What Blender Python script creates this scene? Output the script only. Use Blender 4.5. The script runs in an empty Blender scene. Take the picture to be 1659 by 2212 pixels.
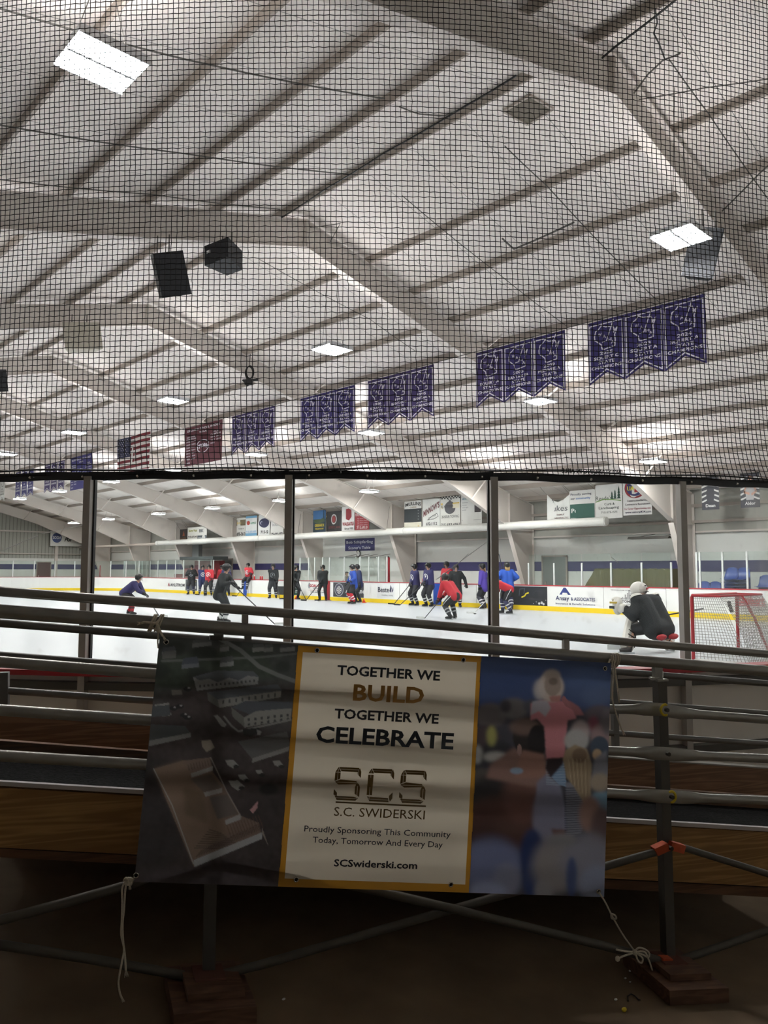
import bpy, bmesh, math, random
import numpy as np
from mathutils import Vector, Matrix
random.seed(7)
SC = bpy.context.scene
COL = SC.collection
# ------------------------------------------------------------------ camera
F, CX, CY = 1642.5, 829.5, 1106.0
YAW, PIT, ROL, H = math.radians(43.765), math.radians(4.291), math.radians(.104), 1.733
fw = Vector((math.sin(YAW)*math.cos(PIT), math.cos(YAW)*math.cos(PIT), math.sin(PIT)))
rt = Vector((math.cos(YAW), -math.sin(YAW), 0)); up = rt.cross(fw)
rt, up = math.cos(ROL)*rt+math.sin(ROL)*up, -math.sin(ROL)*rt+math.cos(ROL)*up
CAM = Vector((0, 0, H))
cam = bpy.data.cameras.new('camera'); camo = bpy.data.objects.new('camera', cam); COL.objects.link(camo)
M = Matrix((rt, up, -fw)).transposed().to_4x4(); M.translation = CAM; camo.matrix_world = M
cam.sensor_fit = 'VERTICAL'; cam.sensor_height = 36; cam.sensor_width = 27; cam.lens = 36*F/2212
cam.clip_start = .05; cam.clip_end = 300
SC.camera = camo
# ------------------------------------------------------------------ world, exposure
LAMP_POWER = 135.0
ROOF_FILL = 22.0  # strength of the upward glow added to brighten the roof
w = bpy.data.worlds.new('world'); SC.world = w; w.use_nodes = True
w.node_tree.nodes['Background'].inputs[0].default_value = (.5, .55, .6, 1)
w.node_tree.nodes['Background'].inputs[1].default_value = 0.0
SC.view_settings.view_transform = 'Standard'; SC.view_settings.look = 'None'
SC.view_settings.gamma = 1; SC.view_settings.use_curve_mapping = False
SC.view_settings.exposure = 0.54
# ------------------------------------------------------------------ measuring helpers (building survey: x = across the rink, y = along it)
def ray(px, py): return fw+rt*((px-CX)/F)-up*((py-CY)/F)
def onT(px, py, T): d = ray(px, py); return CAM+d*(T/d.x)
def onL(px, py, L): d = ray(px, py); return CAM+d*(L/d.y)
def onZ(px, py, z): d = ray(px, py); return CAM+d*((z-H)/d.z)
def dep(px, py, D):
    d = ray(px, py); return CAM+d*(D/(d.x*math.sin(YAW)+d.y*math.cos(YAW)))
PL, PR = dep(447, 2125, 2.65), dep(1430, 2090, 3.12)
RD = Vector((PR.x-PL.x, PR.y-PL.y, 0)).normalized()          # along the bleacher
RN = Vector((-RD.y, RD.x, 0))
if RN.dot(fw) < 0: RN = -RN                                    # away from the viewer
FS = (PR.z-PL.z)/math.hypot(PR.x-PL.x, PR.y-PL.y)             # slope of the concrete ramp
def onP(px, py, off=0.0):
    d = ray(px, py); q = Vector((PL.x, PL.y, 0))+RN*off
    return CAM+d*((q-Vector((0, 0, 0))).dot(RN)/d.dot(RN))
def floor_z(p):
    s = (Vector((p.x, p.y, 0))-Vector((PL.x, PL.y, 0))).dot(RD)
    return PL.z-.03+FS*max(-6, min(6, s))
# ------------------------------------------------------------------ materials
def lin(c):
    r = []
    for v in c:
        v /= 255.0; r.append(v/12.92 if v <= .04045 else ((v+.055)/1.055)**2.4)
    return tuple(r)
MATS = {}
def mat(name, rgb, rough=.6, metal=0., var=.08, scale=6., bump=0., stretch=None, spec=.5):
    if name in MATS: return MATS[name]
    m = bpy.data.materials.new(name); m.use_nodes = True; nt = m.node_tree
    b = nt.nodes['Principled BSDF']
    b.inputs['Roughness'].default_value = rough; b.inputs['Metallic'].default_value = metal
    b.inputs['Specular IOR Level'].default_value = spec
    tc = nt.nodes.new('ShaderNodeTexCoord'); nz = nt.nodes.new('ShaderNodeTexNoise')
    mp = nt.nodes.new('ShaderNodeMapping'); nt.links.new(tc.outputs['Object'], mp.inputs[0]); nt.links.new(mp.outputs[0], nz.inputs['Vector'])
    if stretch: mp.inputs['Scale'].default_value = stretch
    nz.inputs['Scale'].default_value = scale; nz.inputs['Detail'].default_value = 5
    mx = nt.nodes.new('ShaderNodeMixRGB')
    a = tuple(max(0, v*(1-var)) for v in rgb); c = tuple(min(1, v*(1+var)) for v in rgb)
    mx.inputs[1].default_value = (*a, 1); mx.inputs[2].default_value = (*c, 1)
    nt.links.new(nz.outputs['Fac'], mx.inputs[0]); nt.links.new(mx.outputs[0], b.inputs['Base Color'])
    if bump:
        bp = nt.nodes.new('ShaderNodeBump'); bp.inputs['Strength'].default_value = bump; bp.inputs['Distance'].default_value = .01
        nt.links.new(nz.outputs['Fac'], bp.inputs['Height']); nt.links.new(bp.outputs[0], b.inputs['Normal'])
    MATS[name] = m; return m
def cmat(rgb255, rough=.6):                                    # printed colours
    return mat('print_%d_%d_%d' % tuple(rgb255), lin(rgb255), rough, var=.05)
def emit(name, rgb, s):
    m = bpy.data.materials.new(name); m.use_nodes = True; nt = m.node_tree; nt.nodes.clear()
    e = nt.nodes.new('ShaderNodeEmission'); o = nt.nodes.new('ShaderNodeOutputMaterial')
    tc = nt.nodes.new('ShaderNodeTexCoord'); nz = nt.nodes.new('ShaderNodeTexNoise'); nz.inputs['Scale'].default_value = 3
    ma = nt.nodes.new('ShaderNodeMapRange'); ma.inputs[3].default_value = s*.95; ma.inputs[4].default_value = s*1.05
    nt.links.new(tc.outputs['Object'], nz.inputs['Vector']); nt.links.new(nz.outputs['Fac'], ma.inputs[0]); nt.links.new(ma.outputs[0], e.inputs[1])
    e.inputs[0].default_value = (*rgb, 1); nt.links.new(e.outputs[0], o.inputs[0]); return m
def glass(name, tint, refl):
    m = bpy.data.materials.new(name); m.use_nodes = True; nt = m.node_tree; nt.nodes.clear()
    t = nt.nodes.new('ShaderNodeBsdfTransparent'); t.inputs[0].default_value = (*tint, 1)
    g = nt.nodes.new('ShaderNodeBsdfGlossy'); g.inputs['Roughness'].default_value = .02; g.inputs[0].default_value = (1, 1, 1, 1)
    df = nt.nodes.new('ShaderNodeBsdfDiffuse'); df.inputs[0].default_value = (.75, .8, .78, 1)
    fr = nt.nodes.new('ShaderNodeFresnel'); fr.inputs[0].default_value = 1.45
    mu = nt.nodes.new('ShaderNodeMath'); mu.operation = 'MULTIPLY'; mu.inputs[1].default_value = refl
    mx = nt.nodes.new('ShaderNodeMixShader'); mx2 = nt.nodes.new('ShaderNodeMixShader'); o = nt.nodes.new('ShaderNodeOutputMaterial')
    nt.links.new(fr.outputs[0], mu.inputs[0]); nt.links.new(mu.outputs[0], mx.inputs[0])
    nt.links.new(t.outputs[0], mx.inputs[1]); nt.links.new(g.outputs[0], mx.inputs[2])
    # smears and puck marks
    tc = nt.nodes.new('ShaderNodeTexCoord'); nz = nt.nodes.new('ShaderNodeTexNoise'); nz.inputs['Scale'].default_value = 9; nz.inputs['Detail'].default_value = 8
    mr = nt.nodes.new('ShaderNodeMapRange'); mr.inputs[1].default_value = .60; mr.inputs[2].default_value = .8; mr.inputs[3].default_value = .02; mr.inputs[4].default_value = .12
    nt.links.new(tc.outputs['Object'], nz.inputs['Vector']); nt.links.new(nz.outputs['Fac'], mr.inputs[0]); nt.links.new(mr.outputs[0], mx2.inputs[0])
    nt.links.new(mx.outputs[0], mx2.inputs[1]); nt.links.new(df.outputs[0], mx2.inputs[2]); nt.links.new(mx2.outputs[0], o.inputs[0])
    return m
def translucent(m, fac):
    nt = m.node_tree; b = nt.nodes['Principled BSDF']; o = [n for n in nt.nodes if n.type == 'OUTPUT_MATERIAL'][0]
    t = nt.nodes.new('ShaderNodeBsdfTranslucent'); mx = nt.nodes.new('ShaderNodeMixShader'); mx.inputs[0].default_value = fac
    nt.links.new(b.inputs['Base Color'].links[0].from_socket, t.inputs[0]); nt.links.new(b.outputs[0], mx.inputs[1]); nt.links.new(t.outputs[0], mx.inputs[2]); nt.links.new(mx.outputs[0], o.inputs[0]); return m
def vcol_mat(name, rough=.45):
    m = bpy.data.materials.new(name); m.use_nodes = True; nt = m.node_tree; b = nt.nodes['Principled BSDF']
    a = nt.nodes.new('ShaderNodeVertexColor'); a.layer_name = 'print'
    nz = nt.nodes.new('ShaderNodeTexNoise'); nz.inputs['Scale'].default_value = 900
    mr = nt.nodes.new('ShaderNodeMapRange'); mr.inputs[3].default_value = .85; mr.inputs[4].default_value = 1.15
    mu = nt.nodes.new('ShaderNodeVectorMath'); mu.operation = 'SCALE'
    nt.links.new(nz.outputs['Fac'], mr.inputs[0]); nt.links.new(a.outputs[0], mu.inputs[0]); nt.links.new(mr.outputs[0], mu.inputs['Scale'])
    nt.links.new(mu.outputs[0], b.inputs['Base Color']); b.inputs['Roughness'].default_value = rough; return m
def stripes(name, axis, period, width, base, line, rough=.7, off=0., bump=.0, var=.05):
    """thin lines every <period> m along an object axis (panel seams, wall corrugation)"""
    m = mat(name, base, rough, var=var, scale=1.2); nt = m.node_tree; b = nt.nodes['Principled BSDF']
    tc = nt.nodes.new('ShaderNodeTexCoord'); sp = nt.nodes.new('ShaderNodeSeparateXYZ'); nt.links.new(tc.outputs['Object'], sp.inputs[0])
    a = nt.nodes.new('ShaderNodeMath'); a.operation = 'ADD'; a.inputs[1].default_value = off+1000*period
    d = nt.nodes.new('ShaderNodeMath'); d.operation = 'DIVIDE'; d.inputs[1].default_value = period
    f = nt.nodes.new('ShaderNodeMath'); f.operation = 'FRACT'
    l = nt.nodes.new('ShaderNodeMath'); l.operation = 'LESS_THAN'; l.inputs[1].default_value = width/period
    nt.links.new(sp.outputs[axis], a.inputs[0]); nt.links.new(a.outputs[0], d.inputs[0]); nt.links.new(d.outputs[0], f.inputs[0]); nt.links.new(f.outputs[0], l.inputs[0])
    src = b.inputs['Base Color'].links[0].from_socket
    mx = nt.nodes.new('ShaderNodeMixRGB'); mx.inputs[2].default_value = (*line, 1)
    nt.links.new(l.outputs[0], mx.inputs[0]); nt.links.new(src, mx.inputs[1]); nt.links.new(mx.outputs[0], b.inputs['Base Color'])
    return m
def wood(name, a, b_, vec=(1, 12, 12), rough=.55):
    m = bpy.data.materials.new(name); m.use_nodes = True; nt = m.node_tree; b = nt.nodes['Principled BSDF']
    tc = nt.nodes.new('ShaderNodeTexCoord'); mp = nt.nodes.new('ShaderNodeMapping'); mp.inputs['Scale'].default_value = vec
    mp.inputs['Rotation'].default_value = (0, 0, -math.atan2(RD.y, RD.x))
    mp.vector_type = 'POINT'
    vr = nt.nodes.new('ShaderNodeVectorRotate'); vr.rotation_type = 'Z_AXIS'; vr.inputs['Angle'].default_value = -math.atan2(RD.y, RD.x)
    mp.inputs['Rotation'].default_value = (0, 0, 0)
    nz = nt.nodes.new('ShaderNodeTexNoise'); nz.inputs['Scale'].default_value = 1.4; nz.inputs['Detail'].default_value = 3; nz.inputs['Distortion'].default_value = .6
    mu = nt.nodes.new('ShaderNodeMath'); mu.operation = 'MULTIPLY'; mu.inputs[1].default_value = 14
    fr = nt.nodes.new('ShaderNodeMath'); fr.operation = 'PINGPONG'; fr.inputs[1].default_value = 1
    cr = nt.nodes.new('ShaderNodeValToRGB'); cr.color_ramp.elements[0].color = (*a, 1); cr.color_ramp.elements[1].color = (*b_, 1)
    cr.color_ramp.elements[0].position = .0; cr.color_ramp.elements[1].position = .7
    L = nt.links
    L.new(tc.outputs['Object'], vr.inputs['Vector']); L.new(vr.outputs[0], mp.inputs[0]); L.new(mp.outputs[0], nz.inputs['Vector'])
    L.new(nz.outputs['Fac'], mu.inputs[0]); L.new(mu.outputs[0], fr.inputs[0]); L.new(fr.outputs[0], cr.inputs[0]); L.new(cr.outputs[0], b.inputs['Base Color'])
    b.inputs['Roughness'].default_value = rough; return m
# ------------------------------------------------------------------ mesh builder
def wloc(o):
    v = Vector((0, 0, 0))
    while o: v += o.location; o = o.parent
    return v
class MB:
    def __init__(s): s.v = []; s.f = []; s.m = []; s.mats = []
    def mi(s, m):
        if m not in s.mats: s.mats.append(m)
        return s.mats.index(m)
    def add(s, vs, fs, m):
        n = len(s.v); s.v += [tuple(v) for v in vs]; k = s.mi(m)
        for f in fs: s.f.append(tuple(i+n for i in f)); s.m.append(k)
    def box(s, c, size, m, ax=None):
        c = Vector(c); X, Y, Z = ax if ax else (Vector((1, 0, 0)), Vector((0, 1, 0)), Vector((0, 0, 1)))
        a, b, d = [q/2 for q in size]
        vs = [c+X*(i*a)+Y*(j*b)+Z*(k*d) for i in (-1, 1) for j in (-1, 1) for k in (-1, 1)]
        s.add(vs, [(0, 1, 3, 2), (4, 6, 7, 5), (0, 4, 5, 1), (2, 3, 7, 6), (0, 2, 6, 4), (1, 5, 7, 3)], m)
    def bar(s, p, q, w, h, m, upv=Vector((0, 0, 1))):
        p = Vector(p); q = Vector(q); d = q-p; L = d.length; d.normalize(); x = d.cross(upv)
        if x.length < 1e-5: x = d.cross(Vector((1, 0, 0)))
        x.normalize(); z = x.cross(d); s.box((p+q)/2, (L, w, h), m, (d, x, z))
    def tube(s, pts, r, m, seg=8, caps=True, closed=False):
        pts = [Vector(p) for p in pts]; n = len(pts); rr = r if hasattr(r, '__len__') else [r]*n
        vs = []; ref = None
        for i, p in enumerate(pts):
            if closed: d = pts[(i+1) % n]-pts[i-1]
            else: d = pts[min(i+1, n-1)]-pts[max(i-1, 0)]
            if d.length < 1e-9: d = Vector((0, 0, 1))
            d.normalize()
            if ref is None: ref = Vector((0, 0, 1)) if abs(d.z) < .9 else Vector((1, 0, 0))
            x = ref-d*ref.dot(d)
            if x.length < 1e-4: x = Vector((1, 0, 0))-d*d.x
            x.normalize(); y = d.cross(x); ref = x
            for k in range(seg):
                a = 2*math.pi*k/seg; vs.append(p+(x*math.cos(a)+y*math.sin(a))*rr[i])
        fs = []
        for i in range(n if closed else n-1):
            j = (i+1) % n
            for k in range(seg):
                l = (k+1) % seg; fs.append((i*seg+k, i*seg+l, j*seg+l, j*seg+k))
        if caps and not closed:
            fs.append(tuple(reversed(range(seg)))); fs.append(tuple(range((n-1)*seg, n*seg)))
        s.add(vs, fs, m)
    def ell(s, c, rad, m, nu=10, nv=7, ax=None, v0=0., v1=1.):
        c = Vector(c); X, Y, Z = ax if ax else (Vector((1, 0, 0)), Vector((0, 1, 0)), Vector((0, 0, 1)))
        vs = []
        for j in range(nv+1):
            t = math.pi*(v0+(v1-v0)*j/nv)
            for i in range(nu):
                a = 2*math.pi*i/nu
                vs.append(c+X*(rad[0]*math.sin(t)*math.cos(a))+Y*(rad[1]*math.sin(t)*math.sin(a))+Z*(rad[2]*math.cos(t)))
        fs = [(j*nu+i, (j+1)*nu+i, (j+1)*nu+(i+1) % nu, j*nu+(i+1) % nu) for j in range(nv) for i in range(nu)]
        s.add(vs, fs, m)
    def prism(s, poly, d0, d1, m, f=lambda a, b, t: Vector((a, b, t))):
        n = len(poly); vs = [f(a, b, d0) for a, b in poly]+[f(a, b, d1) for a, b in poly]
        s.add(vs, [tuple(range(n)), tuple(reversed(range(n, 2*n)))]+[(i, n+i, n+(i+1) % n, (i+1) % n) for i in range(n)], m)
    def build(s, name, parent=None, smooth=False, local=False):
        me = bpy.data.meshes.new(name); o = bpy.data.objects.new(name, me); COL.objects.link(o)
        off = Vector((0, 0, 0))
        if parent:
            o.parent = parent
            if not local: off = wloc(parent)
        vs = s.v if off.length == 0 else [(a-off.x, b-off.y, c-off.z) for a, b, c in s.v]
        me.from_pydata(vs, [], s.f)
        for m in s.mats: me.materials.append(m)
        me.polygons.foreach_set('material_index', s.m)
        if smooth: me.polygons.foreach_set('use_smooth', [True]*len(s.f))
        me.update(); return o
def tag(o, label=None, cat=None, group=None, kind=None):
    if label: o['label'] = label
    if cat: o['category'] = cat
    if group: o['group'] = group
    if kind: o['kind'] = kind
    return o
def thing(name, label, cat, loc=(0, 0, 0), group=None):
    o = bpy.data.objects.new(name, None); COL.objects.link(o); o.location = loc; o.empty_display_size = .1
    return tag(o, label, cat, group)
def struct(o): o['kind'] = 'structure'; return o
def smooth_angle(o):
    o.data.polygons.foreach_set('use_smooth', [True]*len(o.data.polygons))
    try:
        o.data.set_sharp_from_angle(angle=math.radians(40))
    except Exception: pass
# ------------------------------------------------------------------ lettering
_TC = {}
def glyphs(s, bold):
    k = (s, bold)
    if k in _TC: return _TC[k]
    cu = bpy.data.curves.new('t', 'FONT'); cu.body = s; cu.size = 1; cu.offset = bold; cu.resolution_u = 2 if len(s) > 3 else 3
    o = bpy.data.objects.new('t', cu); COL.objects.link(o)
    dg = bpy.context.evaluated_depsgraph_get(); me = bpy.data.meshes.new_from_object(o.evaluated_get(dg))
    vs = [(v.co.x, v.co.y) for v in me.vertices]; fs = [tuple(p.vertices) for p in me.polygons]
    bpy.data.objects.remove(o); bpy.data.curves.remove(cu); bpy.data.meshes.remove(me)
    _TC[k] = (vs, fs); return _TC[k]
CAPH = .729
def text(mb, s, x0, x1, y, cap, m, f, off=.006, bold=.0, shear=0., slope=0., arc=0., mirror=False):
    """s fitted between x0 and x1 on baseline y with capital height cap; f maps (u, v, off) to space"""
    vs, fs = glyphs(s, bold)
    if not vs: return
    a = min(v[0] for v in vs); b = max(v[0] for v in vs); k = (x1-x0)/max(b-a, 1e-6)
    out = []
    for vx, vy in vs:
        t = (vx-a)/max(b-a, 1e-6)
        if mirror: t = 1-t
        u = x0+t*(x1-x0)+shear*vy*cap/CAPH; v = y+vy*cap/CAPH+slope*(t-.5)*(x1-x0)+arc*(1-(2*t-1)**2)
        out.append(f(u, v, off))
    mb.add(out, fs, m)
def stroke(mb, pts, w, m, f, off=.006, sx=1.):
    """a drawn line of width w through uv points"""
    for (a, b), (c, d) in zip(pts[:-1], pts[1:]):
        dx, dy = (c-a)*sx, d-b; l = math.hypot(dx, dy)
        if l < 1e-9: continue
        nx, ny = -dy/l*w/2/sx, dx/l*w/2; ex, ey = dx/l*w*.4/sx, dy/l*w*.4
        mb.add([f(a-ex+nx, b-ey+ny, off), f(a-ex-nx, b-ey-ny, off), f(c+ex-nx, d+ey-ny, off), f(c+ex+nx, d+ey+ny, off)], [(0, 1, 2, 3)], m)
def poly(mb, pts, m, f, off=.004): mb.add([f(a, b, off) for a, b in pts], [tuple(range(len(pts)))], m)
def rect(mb, a, b, c, d, m, f, off=.004): poly(mb, [(a, b), (c, b), (c, d), (a, d)], m, f, off)
def disc(mb, cx, cy, rx, ry, m, f, off=.005, n=20): poly(mb, [(cx+rx*math.cos(2*math.pi*i/n), cy+ry*math.sin(2*math.pi*i/n)) for i in range(n)], m, f, off)
def ring(mb, cx, cy, rx, ry, w, m, f, off=.006, a0=0, a1=360, n=24):
    A = [math.radians(a0+(a1-a0)*i/n) for i in range(n+1)]
    vs = [f(cx+rx*k*math.cos(a), cy+ry*k*math.sin(a), off) for a in A for k in (1, 1-w)]
    mb.add(vs, [(2*i, 2*i+1, 2*i+3, 2*i+2) for i in range(n)], m)
def sheetmap(T, La, Lb, z0, z1, warp=None):
    """flat upright sheet facing the stands: u 0..1 from La down to Lb, v 0..1 from z0 to z1"""
    def f(u, v, off=0.):
        b = warp(u, v) if warp else 0.
        return Vector((T-off-b, La+(Lb-La)*u, z0+(z1-z0)*v))
    return f
def sheet(mb, f, m, back=-.012, nu=1, nv=1, outline=None):
    if outline:
        n = len(outline); vs = [f(a, b, 0) for a, b in outline]+[f(a, b, back) for a, b in outline]
        mb.add(vs, [tuple(range(n)), tuple(reversed(range(n, 2*n)))]+[(i, (i+1) % n, n+(i+1) % n, n+i) for i in range(n)], m); return
    g = [[f(i/nu, j/nv, 0) for i in range(nu+1)] for j in range(nv+1)]
    h = [[f(i/nu, j/nv, back) for i in range(nu+1)] for j in range(nv+1)]
    for G in (g, h):
        vs = [p for r in G for p in r]; W = nu+1
        mb.add(vs, [(j*W+i, j*W+i+1, (j+1)*W+i+1, (j+1)*W+i) for j in range(nv) for i in range(nu)], m)
    for e in ([(0, 0), (1, 0)], [(1, 0), (1, 1)], [(1, 1), (0, 1)], [(0, 1), (0, 0)]):
        (a, b), (c, d) = e; mb.add([f(a, b, 0), f(c, d, 0), f(c, d, back), f(a, b, back)], [(0, 1, 2, 3)], m)
WHITE = mat('white_print', lin((225, 225, 222)), .6)
BLACK = mat('black_print', lin((22, 22, 24)), .6)
# ================================================================== STRUCTURE
RT, RZ, RS = 10.2, 9.77, .25                     # ridge position, roof plane height, roof slope
def roof_z(T): return RZ-RS*abs(T-RT)
L0, BAY = 5.65, 7.62
LA, LB = -5.0, 68.5
TN, TF = -9.6, 29.8
TB = 27.05                                       # inner face of the far boards
AC, AR = Vector((10.63, 11.94, 0)), 11.0         # near rink corner: centre and radius
m_roof = stripes('roof_liner', 1, 1.27, .014, lin((226, 220, 214)), lin((150, 147, 145)), .8, off=.4)
m_steel = mat('painted_steel', lin((207, 200, 193)), .55, var=.06, scale=2)
m_purlin = mat('purlin_steel', lin((166, 156, 147)), .6, var=.08, scale=3)
m_block = mat('painted_block_wall', lin((222, 224, 220)), .7, var=.03, scale=1)
m_foil = mat('foil_insulation', lin((170, 170, 162)), .6, var=.28, scale=2.2, bump=.9)
m_corr = stripes('corrugated_metal', 0, .30, .05, lin((165, 166, 158)), lin((120, 121, 115)), .6)
m_dim = mat('pale_block_wall', lin((224, 224, 218)), .9, var=.05)
m_conc = mat('dirty_concrete', lin((112, 94, 72)), .95, var=.5, scale=3.5, bump=.3)
m_ice = mat('ice', lin((192, 197, 201)), .35, var=.015, scale=.8, stretch=(1, .15, 1), spec=.3)
m_blue = mat('stripe_blue', lin((52, 50, 100)), .6)
# floors
mb = MB(); mb.box((10, 32, -.15), (41, 75, .2), m_conc); struct(mb.build('floor'))
n_, sN = [], []
mb = MB(); NS, NN = 60, 20
def ramp(s, n):
    q = Vector((PL.x, PL.y, 0))+RD*s+RN*n; q.z = max(floor_z(q), -.02); return q
vs = [ramp(-4.5+9.0*i/NS, -3.6+6.3*j/NN) for j in range(NN+1) for i in range(NS+1)]
mb.add(vs, [(j*(NS+1)+i, j*(NS+1)+i+1, (j+1)*(NS+1)+i+1, (j+1)*(NS+1)+i) for j in range(NN) for i in range(NS)], m_conc)
struct(mb.build('floor_ramp'))
# ice sheet
def arc(cx, cy, r, a0, a1, n): return [(cx+r*math.cos(math.radians(a0+(a1-a0)*i/n)), cy+r*math.sin(math.radians(a0+(a1-a0)*i/n))) for i in range(n+1)]
nearT, endL, farL, CR = AC.x-AR, AC.y-AR, 62.4, 8.5
outline = arc(AC.x, AC.y, AR, 180, 270, 24)+arc(TB-CR, endL+CR, CR, 270, 360, 16)+arc(TB-CR, farL-CR, CR, 0, 90, 20)+arc(nearT+CR, farL-CR, CR, 90, 180, 16)
mb = MB(); mb.prism(outline, -.03, 0.0, m_ice); struct(mb.build('floor_ice'))
# walls
mb = MB()
mb.box((TF+.1, (LA+LB)/2, 1.6), (.2, LB-LA, 3.2), m_block)
mb.box((TF+.05, (LA+LB)/2, 4.1), (.3, LB-LA, 1.8), m_foil)
mb.box((TF-.12, (LA+LB)/2, 3.22), (.1, LB-LA, .07), m_steel)
struct(mb.build('wall_back'))
for i, (z, d) in enumerate(((3.62, .05), (4.25, .06))):
    mb = MB(); mb.box((TF-.2, (LA+26)/2, z), (.1, 26-LA, d*2), m_purlin); struct(mb.build('trim_%d' % (i+2)))
mb = MB(); mb.box((TF-.012, (LA+LB)/2, 1.875), (.03, LB-LA-.4, .43), m_blue); struct(mb.build('trim_1'))
pl0, pl1 = onT(692, 1200, 29.45).y, onT(890, 1200, 29.45).y
mb = MB(); mb.box((29.55, (pl0+pl1)/2, 1.9), (.22, pl0-pl1, 3.8), m_block); struct(mb.build('wall_scorer'))
mb = MB(); mb.prism([(TN, 0), (TF, 0), (TF, roof_z(TF)), (RT, RZ), (TN, roof_z(TN))], LB, LB+.2, m_corr, lambda a, b, t: Vector((a, t, b)))
struct(mb.build('wall_left'))
mb = MB(); mb.box((14, LB-.08, 1.3), (31, .16, 2.6), m_block); mb.box((19, LB-.18, 4.9), (21, .12, .12), m_steel); mb.box((19, LB-.18, 3.0), (21, .1, .06), m_steel); mb.box((25.5, LB-.2, 3), (.25, .2, 6), m_steel)
mb.box((22, LB-.17, 1.875), (15, .02, .43), m_blue); struct(mb.build('wall_left_lower'))
mb = MB(); mb.prism([(TN, 0), (TF, 0), (TF, roof_z(TF)), (RT, RZ), (TN, roof_z(TN))], LA-.2, LA, m_dim, lambda a, b, t: Vector((a, t, b)))
struct(mb.build('wall_right'))
mb = MB(); mb.box((TN-.1, (LA+LB)/2, 2.4), (.2, LB-LA, 4.9), m_dim); struct(mb.build('wall_front'))
for i, (a, b) in enumerate(((TN-.2, RT), (RT, TF+.2))):
    mb = MB(); mb.prism([(a, roof_z(a)), (b, roof_z(b)), (b, roof_z(b)+.12), (a, roof_z(a)+.12)], LA-.2, LB+.2, m_roof, lambda a, b, t: Vector((a, t, b)))
    struct(mb.build('ceiling' if i == 0 else 'ceiling_far'))
# doors in the far walls
def door(n, f, w_, h_, m, px=None):
    t = thing('door_%d' % n, None, None, f(.5, 0, 0)); t['kind'] = 'structure'
    mb = MB(); mb.add([f(u, v, o) for u in (0, 1) for v in (0, 1) for o in (0, .05)], [(0, 2, 3, 1), (4, 5, 7, 6), (0, 1, 5, 4), (2, 6, 7, 3), (1, 3, 7, 5)], m); mb.build('door_leaf', t)
    mb = MB()
    for a, b, c, d in ((-.05, 0, 0, 1.03), (1, 0, 1.05, 1.03), (-.05, 1, 1.05, 1.03)):
        mb.add([f(u, v, o) for u in (a, c) for v in (b, d) for o in (0, .08)], [(0, 2, 3, 1), (4, 5, 7, 6), (0, 1, 5, 4), (2, 6, 7, 3), (1, 3, 7, 5)], m_purlin)
    mb.build('door_frame', t)
    mb = MB(); mb.box(f(.12, .48, .08), (.05, .05, .14), m_purlin); mb.build('door_handle', t)
m_door = mat('grey_door', lin((120, 124, 122)), .5); m_mdoor = mat('maroon_door', lin((84, 50, 48)), .5)
a, b = onT(1175, 1230, TF).y, onT(1225, 1230, TF).y; door(1, sheetmap(TF-.03, a, b, 0, 2.3), 1, 1, m_door)
a, b = onT(484, 1220, TF).y, onT(503, 1220, TF).y; door(2, sheetmap(TF-.03, a, b, 0, 2.4), 1, 1, m_door)
a, b = onL(80, 1220, LB-.2).x, onL(109, 1220, LB-.2).x
door(3, lambda u, v, o=0: Vector((a+(b-a)*u, LB-.18-o, 2.25*v)), 1, 1, m_mdoor)
# ------------------------------------------------------------------ steel frames
def beam_web(mb, poly_, L, m, w_=.014): mb.prism(poly_, L-w_/2, L+w_/2, m, lambda a, b, t: Vector((a, t, b)))
def flange(mb, pts, L, m, w_=.22, th=.022):
    for (a, b), (c, d) in zip(pts[:-1], pts[1:]): mb.bar((a, L, b), (c, L, d), w_, th, m, Vector((0, 1, 0))) if False else mb.box(((a+c)/2, L, (b+d)/2), (math.hypot(c-a, d-b)+.01, w_, th), m, (Vector((c-a, 0, d-b)).normalized(), Vector((0, 1, 0)), Vector((-(d-b), 0, c-a)).normalized()))
FAR_B = [(10.2, 8.94), (17.0, 7.22), (23.2, 5.5), (27.8, 3.6)]; NEAR_B = [(10.2, 8.94), (3.4, 7.22), (-2.8, 5.5), (-7.4, 3.6)]
def bot_z(x): return float(np.interp(abs(x-RT), [0, 6.8, 13, 17.6], [8.94, 7.22, 5.5, 3.6]))
def rafter(t, pts, L, sgn):
    e = pts[-1][0]+sgn*1.7
    mb = MB(); top = [(RT, RZ-.2), (e, roof_z(e)-.2)]
    beam_web(mb, pts+[(pts[-1][0], roof_z(pts[-1][0])-.2), (RT, RZ-.2)], L, m_steel)
    flange(mb, pts, L, m_steel); flange(mb, top, L, m_steel)
    for x in (RT+sgn*.02, RT+sgn*6.8, pts[-1][0]): 
        zb = bot_z(x)
        mb.box((x, L, (zb+roof_z(x)-.2)/2), (.02, .2, roof_z(x)-.2-zb), m_steel)
    mb.build('rafter', t)
    for x in ((16.0, 19.06, 22.1, 25.15) if sgn > 0 else (3.4, .3, -2.7)):
        zb = bot_z(x)
        for d in (-1, 1):
            xt = x+sgn*.35
            mb = MB(); mb.bar((x, L+d*.06, zb+.02), (xt, L+d*.85, roof_z(xt)-.12), .055, .055, m_steel); mb.build('flange_brace', t)
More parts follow.
